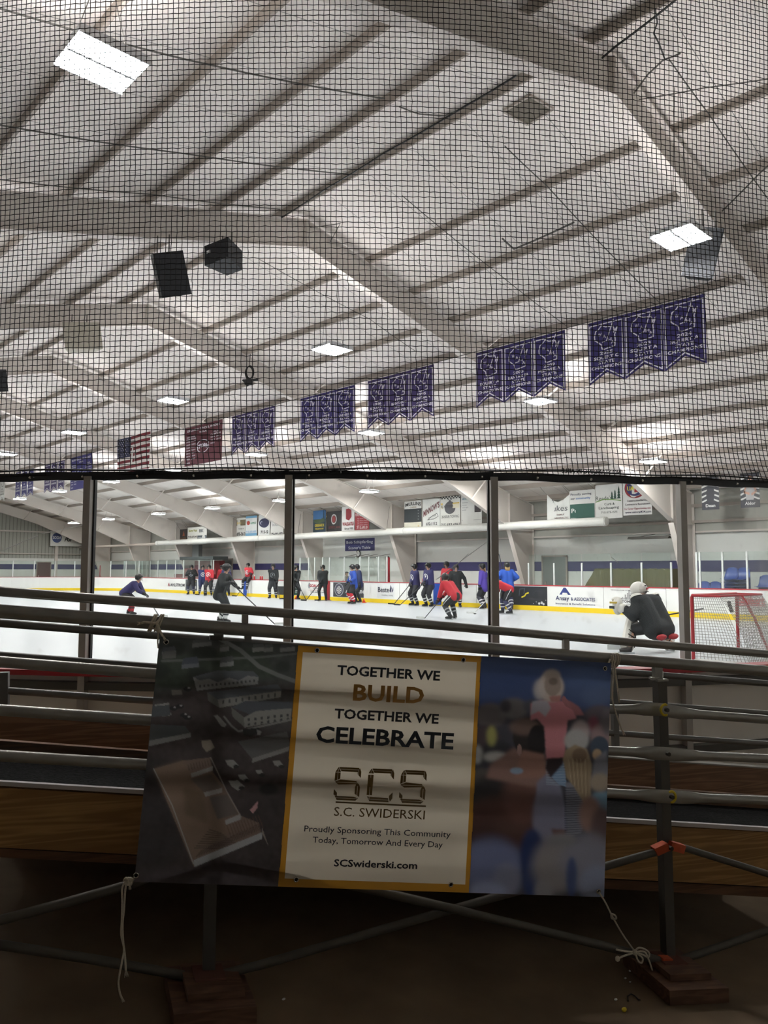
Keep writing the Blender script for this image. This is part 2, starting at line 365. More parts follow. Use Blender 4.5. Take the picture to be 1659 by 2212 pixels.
def column(t, L, sgn):
    b = 27.8 if sgn > 0 else -7.4; o = 29.6 if sgn > 0 else -9.2; f0 = 29.3 if sgn > 0 else -8.9
    mb = MB(); zt = roof_z(o)-.2
    beam_web(mb, [(b, 3.5), (f0, 0), (o, 0), (o, zt), (b, roof_z(b)-.2)], L, m_steel)
    flange(mb, [(b, 3.5), (f0, 0)], L, m_steel); flange(mb, [(o, 0), (o, zt)], L, m_steel); flange(mb, [(b, 3.5), (o, 3.5)], L, m_steel, .18, .015)
    mb.box(((f0+o)/2, L, .015), (.5, .3, .03), m_steel)
    mb.build('column', t)
ordn = ['nearest the camera, crossing overhead at the upper right', 'first beyond the overhead one, at the black loudspeakers', 'second beyond the overhead one, at the pale loudspeaker', 'third beyond the overhead one', 'fourth beyond the overhead one', 'fifth beyond the overhead one', 'sixth beyond the overhead one', 'seventh beyond the overhead one', 'last before the far end wall']
for k in range(-1, 9):
    L = L0+BAY*k
    t = thing('steel_frame', ('white tapered steel roof frame '+(ordn[k] if k >= 0 else 'behind the overhead one, at the right edge')), 'roof frame', (RT, L, 0), 'white steel frames carrying the roof')
    rafter(t, FAR_B, L, 1); rafter(t, NEAR_B, L, -1); column(t, L, 1); column(t, L, -1)
# purlins
PF = [12.13+1.53*i for i in range(12)]; PN = [9.56, 7.97, 6.43, 4.95, 3.4, 1.87, .34, -1.2, -2.7, -4.3, -5.8, -7.3]
nth = ['first', 'second', 'third', 'fourth', 'fifth', 'sixth', 'seventh', 'eighth', 'ninth', 'tenth', 'eleventh', 'twelfth']
for side, lst in ((1, PF), (-1, PN)):
    for i, T in enumerate(lst):
        z = roof_z(T)-.2; mb = MB()
        Z = [(-.045, 0), (-.045, .03), (-.012, .03), (-.012, .2), (.05, .2), (.05, .19), (.0, .19), (.0, .0)]
        sl = -side*RS
        mb.prism([(T+a*1.1, z+b+sl*a) for a, b in Z], LA, LB, m_purlin, lambda a, b, t: Vector((a, t, b)))
        tag(mb.build('roof_purlin'), 'grey steel purlin under the %s roof slope, %s down from the ridge' % ('far' if side > 0 else 'near', nth[i]), 'purlin', 'steel purlins under the roof liner')
# sagging cables and conduits under the roof
m_cable = mat('grey_cable', lin((95, 92, 88)), .6); m_black = mat('black_plastic', lin((24, 25, 27)), .45)
def cable(pts, r, lab, m=m_cable, nm='roof_cable'):
    mb = MB(); P = [Vector(p) for p in pts]; out = []
    for a, b in zip(P[:-1], P[1:]):
        for i in range(8):
            t = i/8; q = a.lerp(b, t); q.z -= .04*math.sin(math.pi*t)*min(1, (b-a).length/5); out.append(q)
    out.append(P[-1]); mb.tube(out, r, m, 5); return tag(mb.build(nm), lab, 'cable')
def onRoof(px, py, dz=-.25):
    d = ray(px, py)
    for s in (1, -1):
        # z = RZ - RS*s*(T-RT)+dz
        t = (RZ+RS*s*RT+dz-H)/(d.z+RS*s*d.x); q = CAM+d*t
        if (q.x-RT)*s >= 0: return q
    return q
cable([onRoof(0, 18), onRoof(400, 128), onRoof(830, 213)], .012, 'thin grey cable crossing the near roof slope above the biggest lamp')
cable([onRoof(0, 270), onRoof(400, 332), onRoof(770, 378)], .012, 'thin grey cable crossing the near roof slope below the biggest lamp')
cable([onRoof(0, 388), onRoof(330, 420), onRoof(605, 452)], .01, 'thin grey cable just above the first beam on the left')
cable([onRoof(1090, 315), onRoof(1180, 400), onRoof(1370, 600), onRoof(1440, 668)], .011, 'dark cable running down the far roof slope from the vent')
cable([onRoof(868, 422), onRoof(1075, 590), onRoof(1225, 705)], .009, 'thin dark cable down the far roof slope left of the vent cable')
cable([onRoof(1085, 515), onRoof(1110, 538), onRoof(1240, 480)], .02, 'short kinked grey conduit on the far roof slope')
cable([onRoof(1255, 190), onRoof(1245, 170), onRoof(1330, 100), onRoof(1460, 0)], .016, 'black cable bundle beside the ridge at the top right', m_black)
cable([onRoof(608, 470), onRoof(700, 410), onRoof(830, 330), onRoof(1000, 232), onRoof(1115, 163)], .016, 'black cable bundle along the purlin next to the ridge', m_black)
cable([onRoof(1415, 20), onRoof(1420, 48), onRoof(1412, 72), onRoof(1424, 95), onRoof(1436, 128)], .012, 'short tangled black cable hanging at the top right of the roof', m_black)
cable([onRoof(1346, 232), onRoof(1400, 160), onRoof(1432, 130), onRoof(1470, 115)], .014, 'thin grey brace rod beside the peak of the overhead beam')
cable([onRoof(1445, 128), onRoof(1530, 245), onRoof(1659, 430)], .010, 'thin grey rod running down the roof at the right edge')
cable([onRoof(1380, 215), onRoof(1520, 190), onRoof(1720, 160)], .010, 'thin grey rod crossing the roof right of the overhead beam')
cable([onRoof(1545, 470), onRoof(1640, 375), onRoof(1720, 300)], .014, 'grey brace rod behind the right loudspeaker')
cable([onRoof(600, 480), onRoof(660, 492), onRoof(735, 483), onRoof(700, 545)], .010, 'thin looped cable at the peak of the first beam')
cable([onRoof(862, 230), onRoof(905, 246), onRoof(960, 250), onRoof(985, 240)], .012, 'short pair of wires left of the roof vent')
cable([onRoof(560, 560), onRoof(800, 690), onRoof(900, 760)], .008, 'thin grey cable down the far slope beyond the first beam')
# roof vent hatch
v = [onRoof(1145, 203, 0), onRoof(1195, 232, 0), onRoof(1140, 266, 0), onRoof(1088, 237, 0)]
t = thing('roof_vent', 'dark square vent opening in the roof beside the ridge', 'vent', v[3]); mb = MB(); m_vent = mat('dark_vent', lin((112, 106, 96)), .8)
n3 = Vector((-RS, 0, -1)).normalized()
mb.add([p+n3*.03 for p in v]+[p-n3*.02 for p in v], [(0, 1, 2, 3), (4, 7, 6, 5)]+[(i, i+4, (i+1) % 4+4, (i+1) % 4) for i in range(4)], m_vent); mb.build('vent_mesh', t)
mb = MB()
for i in range(4): mb.bar(v[i]+n3*.03, v[(i+1) % 4]+n3*.03, .04, .04, m_purlin)
mb.build('vent_frame', t)
# ------------------------------------------------------------------ high bay lamps
m_lamp = emit('lamp_diffuser', (1, .985, .975), LAMP_POWER)
m_lampb = mat('lamp_housing', lin((210, 212, 215)), .4, metal=.3)
m_up = emit('roof_fill_glow', (1, .985, .975), ROOF_FILL)
def make_lamp(hang):
    t = thing('high_bay_lamp', 'x', 'ceiling lamp', (0, 0, 6.84), 'high bay lamps hung under the roof')
    mb = MB(); mb.box((0, 0, .05), (.72, .67, .07), m_lampb)
    for y in (-.335, .335): mb.box((0, y, .02), (.72, .012, .06), m_lampb)
    mb.box((0, 0, .01), (.70, .03, .035), m_lampb); mb.build('housing', t, local=True)
    for y in (-.172, .172):
        mb = MB(); mb.box((0, y, .002), (.69, .29, .012), m_lamp); mb.build('diffuser', t, local=True)
    mb = MB(); mb.box((0, 0, .088), (.66, .6, .006), m_up); mb.build('roof_fill_panel', t, local=True)  # glowing plate added on the housing to lift the roof, not a fixture part
    mb = MB()
    for x in (-.3, .3): mb.tube([(x, 0, .08), (x*.3, 0, hang)], .006, m_cable, 5)
    mb.build('hanger', t, local=True); return t
def copy_tree(o, parent=None):
    c = o.copy(); COL.objects.link(c); c.parent = parent
    for ch in list(o.children): copy_tree(ch, c)
    return c
lshort, llong = make_lamp(.85), make_lamp(2.4); used = set()
rows = [('row nearest the stands', 3.02, 6.84, [7.3, 14.9, 22.5, 30.1, 37.7], 0), ('row beside the ridge', 11.2, 6.84, [5.06, 13.45, 21.0, 28.6, 36.2, 43.9, 51.5, 59.1], 1),
        ('row above the middle of the far half', 18.35, 6.585, [v_*.95 for v_ in (5.6, 13.24, 20.85, 28.45, 36.0, 43.5, 51.45, 59.1)], 0), ('row nearest the far wall', 24.35, 5.38, [v_*.93 for v_ in (5.5, 13.1, 20.45, 28.4, 35.95, 43.5, 50.9, 59.3, 66.3)], 0)]
for nm, T, z, ls, lg in rows:
    for i, L in enumerate(ls):
        o = llong if lg else lshort
        if lg in used: o = copy_tree(o)
        used.add(lg)
        o.location = (T, L, z); o['label'] = 'bright rectangular high bay lamp, %s in the %s' % (nth[i] if i else 'nearest', nm)
# ------------------------------------------------------------------ duct, pipe
m_duct = mat('white_duct', lin((214, 214, 208)), .5)
t = thing('air_duct', 'long white round air duct running in front of the wall columns', 'duct', (27.5, 15.8, 3.66))
mb = MB(); mb.tube([(27.5, 15.8, 3.66), (27.5, 53.6, 3.66)], .18, m_duct, 20); smooth_angle(mb.build('duct_tube', t))
for L in (15.9, 27.2, 40, 53.3):
    mb = MB(); mb.tube([(27.5, L-.05, 3.66), (27.5, L+.05, 3.66)], .195, m_duct, 20); mb.build('joint_band', t)
for L in (20.9, 28.5, 36.1, 43.75, 51.4):
    mb = MB(); mb.tube([(27.5, L, 3.84), (27.7, L, 5.0)], .008, m_cable, 5); mb.build('duct_hanger', t)
mb = MB(); mb.tube([(27.5, 53.6, 3.6), (27.5, LB-.3, 3.6)], .1, m_purlin, 12); tag(mb.build('heating_pipe'), 'thinner grey pipe continuing from the white duct to the end wall', 'pipe')
# ------------------------------------------------------------------ far dasher boards
m_board = mat('white_board', lin((232, 233, 230)), .35, var=.02); m_kick = mat('yellow_kick', lin((236, 204, 32)), .4, var=.04)
m_red = mat('red_cap', lin((178, 40, 52)), .4); m_alu = mat('white_aluminium', lin((214, 218, 216)), .4, metal=.2)
m_glass = glass('rink_glass_far', (.93, .97, .955), .25); m_glassn = glass('rink_glass_near', (.965, .98, .972), .22)
path = [(nearT+0*0, 14.0)]
path = arc(TB-CR, endL+CR, CR, 270, 360, 20)+arc(TB-CR, farL-CR, CR, 0, 90, 28)+arc(nearT+CR, farL-CR, CR, 90, 180, 20)+[(nearT, AC.y+.02)]
def offs(p, d):
    out = []
    for i, q in enumerate(p):
        a = p[max(i-1, 0)]; b = p[min(i+1, len(p)-1)]; dx, dy = b[0]-a[0], b[1]-a[1]; l = math.hypot(dx, dy); out.append((q[0]+dy/l*d, q[1]-dx/l*d))
    return out
def wallstrip(mb, p, d0, d1, z0, z1, m):
    A, B = offs(p, d0), offs(p, d1); n = len(p)
    vs = [(a[0], a[1], z) for q in (A, B) for z in (z0, z1) for a in q]
    fs = []
    for i in range(n-1):
        fs += [(i, i+1, n+i+1, n+i), (2*n+i, 3*n+i, 3*n+i+1, 2*n+i+1), (n+i, n+i+1, 3*n+i+1, 3*n+i), (i, 2*n+i, 2*n+i+1, i+1)]
    fs += [(0, n, 3*n, 2*n), (n-1, 3*n-1, 4*n-1, 2*n-1)]
    mb.add(vs, fs, m)
BO = thing('dasher_boards', 'white hockey boards with red cap and yellow kick strip across the ice', 'hockey boards', (TB, 28, 0))
mb = MB(); wallstrip(mb, path, 0, .1, .2, 1.04, m_board); mb.build('board_panel', BO)
mb = MB(); wallstrip(mb, path, -.012, .1, 0, .2, m_kick); mb.build('kick_strip', BO)
mb = MB(); wallstrip(mb, path, -.02, .16, 1.04, 1.075, m_red); mb.build('cap_rail', BO)
def bl(px, T=TB): return onT(px, 1260, T).y
mb = MB(); m_seam = mat('board_seam', lin((150, 150, 146)), .6)
for px in (290, 470, 652, 863, 879, 1029, 1049, 1303, 1438): 
    L = bl(px); mb.box((TB-.002, L, .62), (.006, .02, .82), m_seam)
mb.build('panel_seams', BO)
mb = MB(); mb.box((TB-.03, bl(216), 1.0), (.04, .06, 2.0), m_red); mb.build('goal_line_stripe', BO)
for px in (530, 944):
    a = bl(px-7 if px > 600 else px-3.5), bl(px+9.5 if px > 600 else px+3.5)
    mb = MB(); mb.box((TB-.01, (a[0]+a[1])/2, .55), (.05, a[0]-a[1], 1.0), mat('blue_line_panel', lin((38, 78, 170)), .4)); mb.build('blue_panel', BO)['label'] = 'blue upright panel'
mb = MB(); a = bl(703), bl(713); mb.box((TB-.01, (a[0]+a[1])/2, .53), (.05, a[0]-a[1], 1.04), mat('red_gate', lin((140, 36, 44)), .4)); mb.build('red_gate_panel', BO)['label'] = 'red gate panel'
mb = MB(); a = bl(596), bl(618); mb.box((TB-.008, (a[0]+a[1])/2, .45), (.03, a[0]-a[1], .5), mat('gate_opening', lin((40, 42, 44)), .6)); mb.build('gate_opening', BO)
# glass above the far boards
def glass_run(pxs, ztop, pt=None):
    Ls = [onT(p, 1230, TB+.06).y for p in pxs]
    for i, L in enumerate(Ls):
        mb = MB(); mb.box((TB+.06, L, (1.07+(pt or ztop))/2), (.05, .06, (pt or ztop)-1.07), m_alu); mb.build('glass_post', BO)
    for a, b in zip(Ls[:-1], Ls[1:]):
        mb = MB(); mb.box((TB+.06, (a+b)/2, (1.07+ztop)/2), (.012, a-b-.05, ztop-1.07), m_glass); mb.build('glass_pane', BO)
glass_run([268, 293, 307, 324, 341, 360, 379, 397, 430, 461], 2.33)
glass_run([648, 667, 680, 697, 712, 744, 778, 797, 818, 836], 2.38)
glass_run([1142, 1197, 1257, 1320, 1386, 1450], 2.36, 2.0)
glass_run([1505, 1512, 1561, 1614, 1668, 1720], 2.36)
# glass round the far left corner
P2 = [(TB+.06, 53.9)]+arc(TB-CR, farL-CR, CR+.06, 0, 90, 9)
for i, q in enumerate(P2): mb = MB(); mb.box((q[0], q[1], 1.7), (.06, .06, 1.26), m_alu); mb.build('glass_post', BO)
for a, b in zip(P2[:-1], P2[1:]):
    if math.hypot(a[0]-b[0], a[1]-b[1]) < .1: continue
    mb = MB(); mb.bar((a[0], a[1], 1.7), (b[0], b[1], 1.7), .012, 1.24, m_glass); mb.build('glass_pane', BO)
mb = MB(); wallstrip(mb, [(TB+.06, 53.9), (TB+.06, onT(268, 1230, TB).y)], -.006, .006, 1.08, 2.32, m_glass); mb.build('glass_pane', BO)
# ================================================================== NEAR CORNER: boards, posts, glass, hem, net
m_post = mat('grey_steel_post', lin((182, 179, 174)), .45, metal=.15, var=.08, scale=8); m_gask = mat('black_gasket', lin((14, 14, 16)), .5)
m_ext = mat('beige_board_back', lin((236, 232, 224)), .55, var=.06); m_frame = mat('grey_board_frame', lin((88, 87, 84)), .45, metal=.4)
def ang(p): return math.atan2(p.y-AC.y, p.x-AC.x) % (2*math.pi)
def apt(a, z=0., r=AR): return Vector((AC.x+r*math.cos(a), AC.y+r*math.sin(a), z))
def ray_arc(px, py, r=AR):
    d = ray(px, py); a = d.x**2+d.y**2; b = -2*(d.x*AC.x+d.y*AC.y); c = AC.x**2+AC.y**2-r*r
    t = (-b-math.sqrt(b*b-4*a*c))/(2*a); return CAM+d*t
PA = [ang(ray_arc(px, 1300)) for px in (193.5, 624, 1063.5, 1467)]
PA = [PA[0]-(PA[1]-PA[0])]+PA+[PA[3]+(PA[3]-PA[2])]; PA = [2*PA[0]-PA[1]]+PA+[2*PA[-1]-PA[-2]]
NB = thing('corner_boards', 'near corner boards seen from behind, beige panels with a red cap', 'hockey boards', apt(PA[3]))
fullA = [math.pi-.002]+[a for a in PA if math.pi < a < 1.5*math.pi]+[1.5*math.pi]
fine = [math.pi+(math.pi/2)*i/40 for i in range(41)]
def arcstrip(mb, r0, r1, z0, z1, m, A=fine):
    n = len(A); vs = [apt(a, z, r) for r in (r0, r1) for z in (z0, z1) for a in A]; fs = []
    for i in range(n-1): fs += [(i, n+i, n+i+1, i+1), (2*n+i, 2*n+i+1, 3*n+i+1, 3*n+i), (n+i, 3*n+i, 3*n+i+1, n+i+1), (i, i+1, 2*n+i+1, 2*n+i)]
    fs += [(0, 2*n, 3*n, n), (n-1, 2*n-1, 4*n-1, 3*n-1)]; mb.add(vs, fs, m)
mb = MB(); arcstrip(mb, AR-.0, AR+.02, .0, 1.04, m_ext); mb.build('board_panel', NB)
mb = MB(); arcstrip(mb, AR-.01, AR-.002, .0, 1.04, m_board); mb.build('inner_facing', NB)
mb = MB(); arcstrip(mb, AR-.03, AR+.10, 1.04, 1.075, m_red); mb.build('cap_rail', NB)
mb = MB()
for z in (.12, .5, .95): arcstrip(mb, AR+.02, AR+.08, z, z+.05, m_frame)
mb.build('board_frame', NB)
for i, a in enumerate(PA):
    t = NB; X = Vector((math.cos(a), math.sin(a), 0)); Y = Vector((-X.y, X.x, 0)); Z = Vector((0, 0, 1))
    mb = MB(); mb.box(apt(a, 1.17, AR+.055), (.055, .047, 2.34), m_post, (X, Y, Z)); mb.build('glass_post', t)
    sg = 1 if i >= 4 else -1
    mb = MB(); mb.box(apt(a, 1.7, AR+.02)-Y*(.027*sg)*-1*(-1 if i < 5 else 1), (.03, .012, 1.26), m_gask, (X, Y, Z)); mb.build('gasket', t)
for a, b in zip(PA[:-1], PA[1:]):
    mb = MB(); p, q = apt(a, 1.7, AR), apt(b, 1.7, AR); d = (q-p).normalized()*.0; mb.bar(p+(q-p)*.01, q-(q-p)*.01, .012, 1.27, m_glassn); mb.build('glass_pane', NB)
# black hem along the glass top
m_hem = mat('black_hem', lin((30, 32, 38)), .4, var=.2); m_bolt = mat('steel_bolt', lin((190, 190, 185)), .25, metal=.9)
NET = thing('safety_netting', 'black knotted safety net rising from the top of the near glass', 'netting', apt(PA[3], 2.3))
mb = MB()
for a, b in zip(PA[:-1], PA[1:]):
    p, q = apt(a, 2.345, AR+.06), apt(b, 2.345, AR+.06)
    pts = [p.lerp(q, i/12) for i in range(13)]
    for i, x in enumerate(pts): x.z += .004*math.sin(i*1.3+a*9)
    for u, v_ in zip(pts[:-1], pts[1:]): mb.bar(u, v_, .014, .054, m_hem)
mb.build('hem_strip', NET)
for a in np.linspace(PA[0], PA[-1], 26): mb = MB(); mb.ell(apt(a, 2.338, AR+.072), (.009, .009, .009), m_bolt, 8, 5); mb.build('hem_bolt', NET)
mb = MB()
pts = [apt(a, 2.385+.006*math.sin(a*60), AR+.062+.006*math.sin(a*90)) for a in np.linspace(PA[0], PA[-1], 160)]
mb.tube(pts, .006, m_hem, 6); mb.build('hem_rope', NET)
m_net = mat('black_twine', lin((20, 19, 19)), .8)
def build_net():
    CS = .0370; a0, a1 = PA[0]+.02, PA[-1]-.02; z0, z1 = 2.36, 6.75
    nx = int((a1-a0)*AR/CS); nz = int((z1-z0)/CS)
    rng = np.random.RandomState(3)
    I, J = np.meshgrid(np.arange(nx+1), np.arange(nz+1), indexing='ij')
    s = I*CS; z = z0+J*CS
    h = J*CS
    # knots pull the twine alternately; slack gathers and leans near the hem
    jit = rng.normal(0, .0011, s.shape); jz = rng.normal(0, .0011, s.shape)
    wob = .0016*np.where((I+J) % 2 == 0, 1, -1)
    lean = .035*np.exp(-h/.16)*(1+.6*np.sin(s*1.7+1.0))*np.clip(s/3.0, .3, 2.4)
    drift = .03*np.sin(h*.9+s*.35)
    s2 = s+jit+lean-.0+drift*.6; z2 = z+jz+wob+.018*np.sin(s*1.15+.8)*np.exp(-h/1.2)-.012*np.exp(-h/.1)+.02*np.sin(s*.8+h*.5)*(h/4.4)
    z2 = np.maximum(z2, 2.352)
    r = AR+.062+.01*np.sin(s*2.1+h*1.3)+.012*np.sin(h*2.3)
    a = a0+s2/AR
    P = np.stack([AC.x+r*np.cos(a), AC.y+r*np.sin(a), z2], -1)
    R = np.stack([np.cos(a), np.sin(a), 0*a], -1); Tn = np.stack([-np.sin(a), np.cos(a), 0*a], -1); Zn = np.zeros_like(P); Zn[..., 2] = 1
    rad = .0028; V = []; Fc = []; n = 0
    def strands(P, U, W):
        nonlocal n
        m_, k_ = P.shape[:2]
        ring_ = [P+rad*(U*math.cos(q)+W*math.sin(q)) for q in (.5, .5+2*math.pi/3, .5+4*math.pi/3)]
        A = np.stack(ring_, 2).reshape(-1, 3); V.append(A)
        idx = np.arange(m_*k_*3).reshape(m_, k_, 3)+n; n += m_*k_*3
        for c in range(3):
            d = (c+1) % 3
            Fc.append(np.stack([idx[:, :-1, c], idx[:, :-1, d], idx[:, 1:, d], idx[:, 1:, c]], -1).reshape(-1, 4))
    strands(P, R, Tn)
    strands(P.transpose(1, 0, 2), R.transpose(1, 0, 2), Zn.transpose(1, 0, 2))
    V = np.concatenate(V); Fc = np.concatenate(Fc)
    W0 = wloc(NET); V = V-np.array([W0.x, W0.y, W0.z])
    me = bpy.data.meshes.new('net_mesh'); me.vertices.add(len(V)); me.vertices.foreach_set('co', V.astype(np.float32).ravel())
    me.loops.add(len(Fc)*4); me.loops.foreach_set('vertex_index', Fc.astype(np.int32).ravel())
    me.polygons.add(len(Fc)); me.polygons.foreach_set('loop_start', np.arange(len(Fc), dtype=np.int32)*4)
    me.materials.append(m_net); me.update(calc_edges=True); me.validate()
    o = bpy.data.objects.new('net_mesh', me); COL.objects.link(o); o.parent = NET
build_net()
# reversed notice fixed above the glass
mb = MB(); p0, p1 = ray_arc(1216, 1024, AR+.09), ray_arc(1344, 1024, AR+.09)
def fs_(u, v, off=0.):
    q = p0.lerp(p1, u); q = Vector((q.x, q.y, 2.372+v*.04)); q += Vector((q.x-AC.x, q.y-AC.y, 0)).normalized()*(-.02+off); return q
text(mb, 'NO STANDING IN AISLE', 0, 1, .1, .8, BLACK, fs_, .002, .02, mirror=True)
tag(mb.build('aisle_notice'), 'black cut-out lettering seen reversed on the right part of the net hem', 'sign')

m_scr = mat('glass_scratch', lin((205, 208, 206)), .8)
for pts, w_ in (([(-40, 1212), (0, 1192), (45, 1172), (82, 1157)], .005), ([(90, 1153), (120, 1147), (150, 1140), (182, 1134)], .004), ([(942, 1252), (985, 1222), (1012, 1196)], .003), ([(946, 1250), (990, 1216), (1055, 1168)], .003), ([(1320, 1203), (1336, 1216)], .003), ([(1076, 1190), (1081, 1199)], .003)):
    mb = MB(); mb.tube([ray_arc(x, y, AR-.003) for x, y in pts], w_*.5, m_scr, 4); mb.build('glass_scratch', NB)
# ================================================================== FOREGROUND: bleacher seen from behind
m_pipe = mat('galvanised_pipe', lin((150, 148, 142)), .36, metal=.5, var=.22, scale=14)
m_pipe2 = mat('dark_pipe', lin((110, 109, 106)), .42, metal=.4, var=.2, scale=12)
m_brace = mat('dull_brace_pipe', lin((86, 82, 74)), .6, metal=.3, var=.3, scale=10)
m_yel = mat('yellow_paint', lin((214, 190, 40)), .6, var=.25, scale=40); m_org = mat('orange_paint', lin((196, 84, 46)), .7, var=.3, scale=30)
m_woodA = wood('wood_plank_light', lin((180, 138, 80)), lin((146, 106, 58)), (.55, 10, 11))
m_woodB = wood('wood_plank_dark', lin((150, 112, 82)), lin((118, 86, 60)), (.55, 10, 11))
m_woodC = wood('wood_trim', lin((120, 84, 54)), lin((98, 66, 42)), (.55, 10, 14))
m_block2 = wood('wood_block', lin((112, 82, 62)), lin((88, 62, 46)), (1, 6, 8))
m_alum = mat('aluminium_edge', lin((196, 192, 192)), .35, metal=.5); m_carpet = mat('dark_speckled_carpet', lin((34, 34, 34)), 1.0, var=1.0, scale=75, spec=.1, bump=1.)
m_rust = mat('rusty_steel', lin((98, 62, 50)), .75, var=.3, scale=12)
ZV = Vector((0, 0, 1))
BLE = thing('bleacher', 'wooden bleacher seen from behind, on grey pipe frames with planks and rails', 'bleacher', PL)
def pipe(name, pts, r, m, flat=None, par=None, lab=None):
    """a rail through (px, py, offset) points; flat = indices that are hammered flat"""
    mb = MB(); P = [onP(*p) if len(p) == 3 else p for p in pts]; mb.tube(P, r, m, 14); o = mb.build(name, par or BLE); smooth_angle(o)
    if lab: o['label'] = lab
    return o
def seg(p, q, t): return tuple(a+(b-a)*t for a, b in zip(p, q))
pipe('top_rail', [(-70, 1272, .02), (830, 1341, .02), (1730, 1419, .02)], .0165, m_pipe)
pipe('guard_rail', [(-70, 1315.5, 0), (830, 1382, 0), (1730, 1456, 0)], .0228, m_pipe)
pipe('rear_rail', [(-70, 1340.5, .34), (1730, 1482, .34)], .0148, m_pipe2)
pipe('rear_rail', [(-70, 1409, .86), (1730, 1546, .86)], .0145, m_pipe2)
pipe('rear_rail', [(-70, 1486, .86), (1730, 1612, .86)], .0155, m_pipe2)
# lower rails: flattened where they bolt to the post
def flatpipe(name, pts, r, m, fl):
    """pts px path; fl = px positions (x) of the bolted, flattened part"""
    mb = MB(); out = []
    (x0, y0, o0), (x1, y1, o1) = pts[0], pts[-1]; N = 90
    vs = []; seg_ = 12; P = []
    for i in range(N+1):
        t = i/N; px = x0+(x1-x0)*t
        for a, b in zip(pts[:-1], pts[1:]):
            if a[0] <= px <= b[0]+1e-6: u = (px-a[0])/(b[0]-a[0]); py = a[1]+(b[1]-a[1])*u
        d = min(abs(px-f) for f in fl); k = max(0, min(1, (78-d)/48.0)); k = k*k*(3-2*k)
        P.append((onP(px, py, -.012-.022*k), k))
    for p, k in P:
        for j in range(seg_):
            a = 2*math.pi*j/seg_; vs.append(p+RN*(math.cos(a)*r*(1-.72*k)-.0*k)+ZV*(math.sin(a)*r*(1+.42*k)))
    fs = [(i*seg_+j, i*seg_+(j+1) % seg_, (i+1)*seg_+(j+1) % seg_, (i+1)*seg_+j) for i in range(N) for j in range(seg_)]
    mb.add(vs, fs, m); o = mb.build(name, BLE); smooth_angle(o); return o
RL = [([(-70, 1424, 0), (1325, 1532, 0), (1425, 1532, 0), (1470, 1540, 0), (1730, 1560, 0)], 1433), ([(-70, 1529, 0), (1320, 1622, 0), (1432, 1628, 0), (1480, 1631, 0), (1730, 1642, 0)], 1443), ([(-70, 1628, 0), (1315, 1713, 0), (1440, 1721, 0), (1730, 1732, 0)], 1446)]
for pts, fx in RL: flatpipe('lower_rail', [(a, b, -.045) for a, b, c in pts], .0185, m_pipe, [fx, 465])
m_boltd = mat('dark_bolt', lin((70, 66, 60)), .5, metal=.6)
for (px, py, yl) in ((1438, 1533, 1), (1441, 1628, 0), (1449, 1721, 2)):
    mb = MB(); c = onP(px, py, -.062); ring3 = [c+RD*math.cos(a)*.011+ZV*math.sin(a)*.011 for a in [i*math.pi/3 for i in range(6)]]
    mb.tube([c, c-RN*.014], .0085, m_boltd, 6); mb.build('bolt', BLE)
    if yl:
        mb = MB(); A = (60, 300) if yl == 1 else (-100, 120); pts = [c-RN*.004+RD*math.cos(math.radians(a))*.019+ZV*math.sin(math.radians(a))*.021-RD*(.006 if yl == 1 else -.0) for a in range(A[0], A[1]+1, 20)]
        mb.tube(pts, [.0035]+[.0052]*(len(pts)-2)+[.0035], m_yel, 6); mb.build('yellow_mark', BLE)
# posts
def sqpost(name, a, b, w_, m, off, par=None):
    mb = MB(); p, q = onP(a[0], a[1], off), onP(b[0], b[1], off); mb.box((p+q)/2, (w_, w_, (p-q).length), m, (RD, RN, (p-q).normalized())); return mb.build(name, par or BLE)
m_postd = mat('dark_post', lin((86, 83, 78)), .5, metal=.5, var=.15)
sqpost('post', (1424.5, 1468), (1444, 2088), .0405, m_postd, 0)
sqpost('post', (466, 1372), (450, 2125), .0405, m_postd, 0)
mb = MB(); p = onP(1424.5, 1468, 0); mb.box(p, (.05, .05, .008), m_pipe, (RD, RN, ZV)); mb.build('post_cap', BLE)
mb = MB(); mb.box(onP(1420, 1455, 0), (.038, .02, .055), m_pipe, (RD, RN, ZV)); mb.box(onP(1413, 1465, 0), (.03, .03, .008), m_pipe, (RD, RN, ZV)); mb.build('rail_bracket', BLE)
mb = MB(); mb.tube([onP(1430, 1463, -.005), onP(1430, 1450, -.005)], .006, m_bolt, 8); mb.build('bracket_bolt', BLE)
for px, y0, y1 in ((529, 1326, 1348), (1222, 1380, 1405)):
    mb = MB(); a, b = onP(px, y0, .01), onP(px, y1, .01); mb.box((a+b)/2, (.022, .022, (a-b).length), m_pipe, (RD, RN, ZV)); mb.build('rail_spacer', BLE)
for px, y0, y1, o_ in ((472, 1362, 1392, .0), (535, 1366, 1392, .34)):
    mb = MB(); a, b = onP(px, y0, o_), onP(px, y1, o_); mb.box((a+b)/2, (.032 if px < 500 else .027, .03, (a-b).length), m_pipe2, (RD, RN, ZV)); mb.build('rail_spacer', BLE)
sqpost('rear_post', (8, 1452), (6, 1700), .04, m_pipe2, .86); sqpost('rear_post', (1325, 1450), (1332, 1700), .03, m_pipe2, .86)
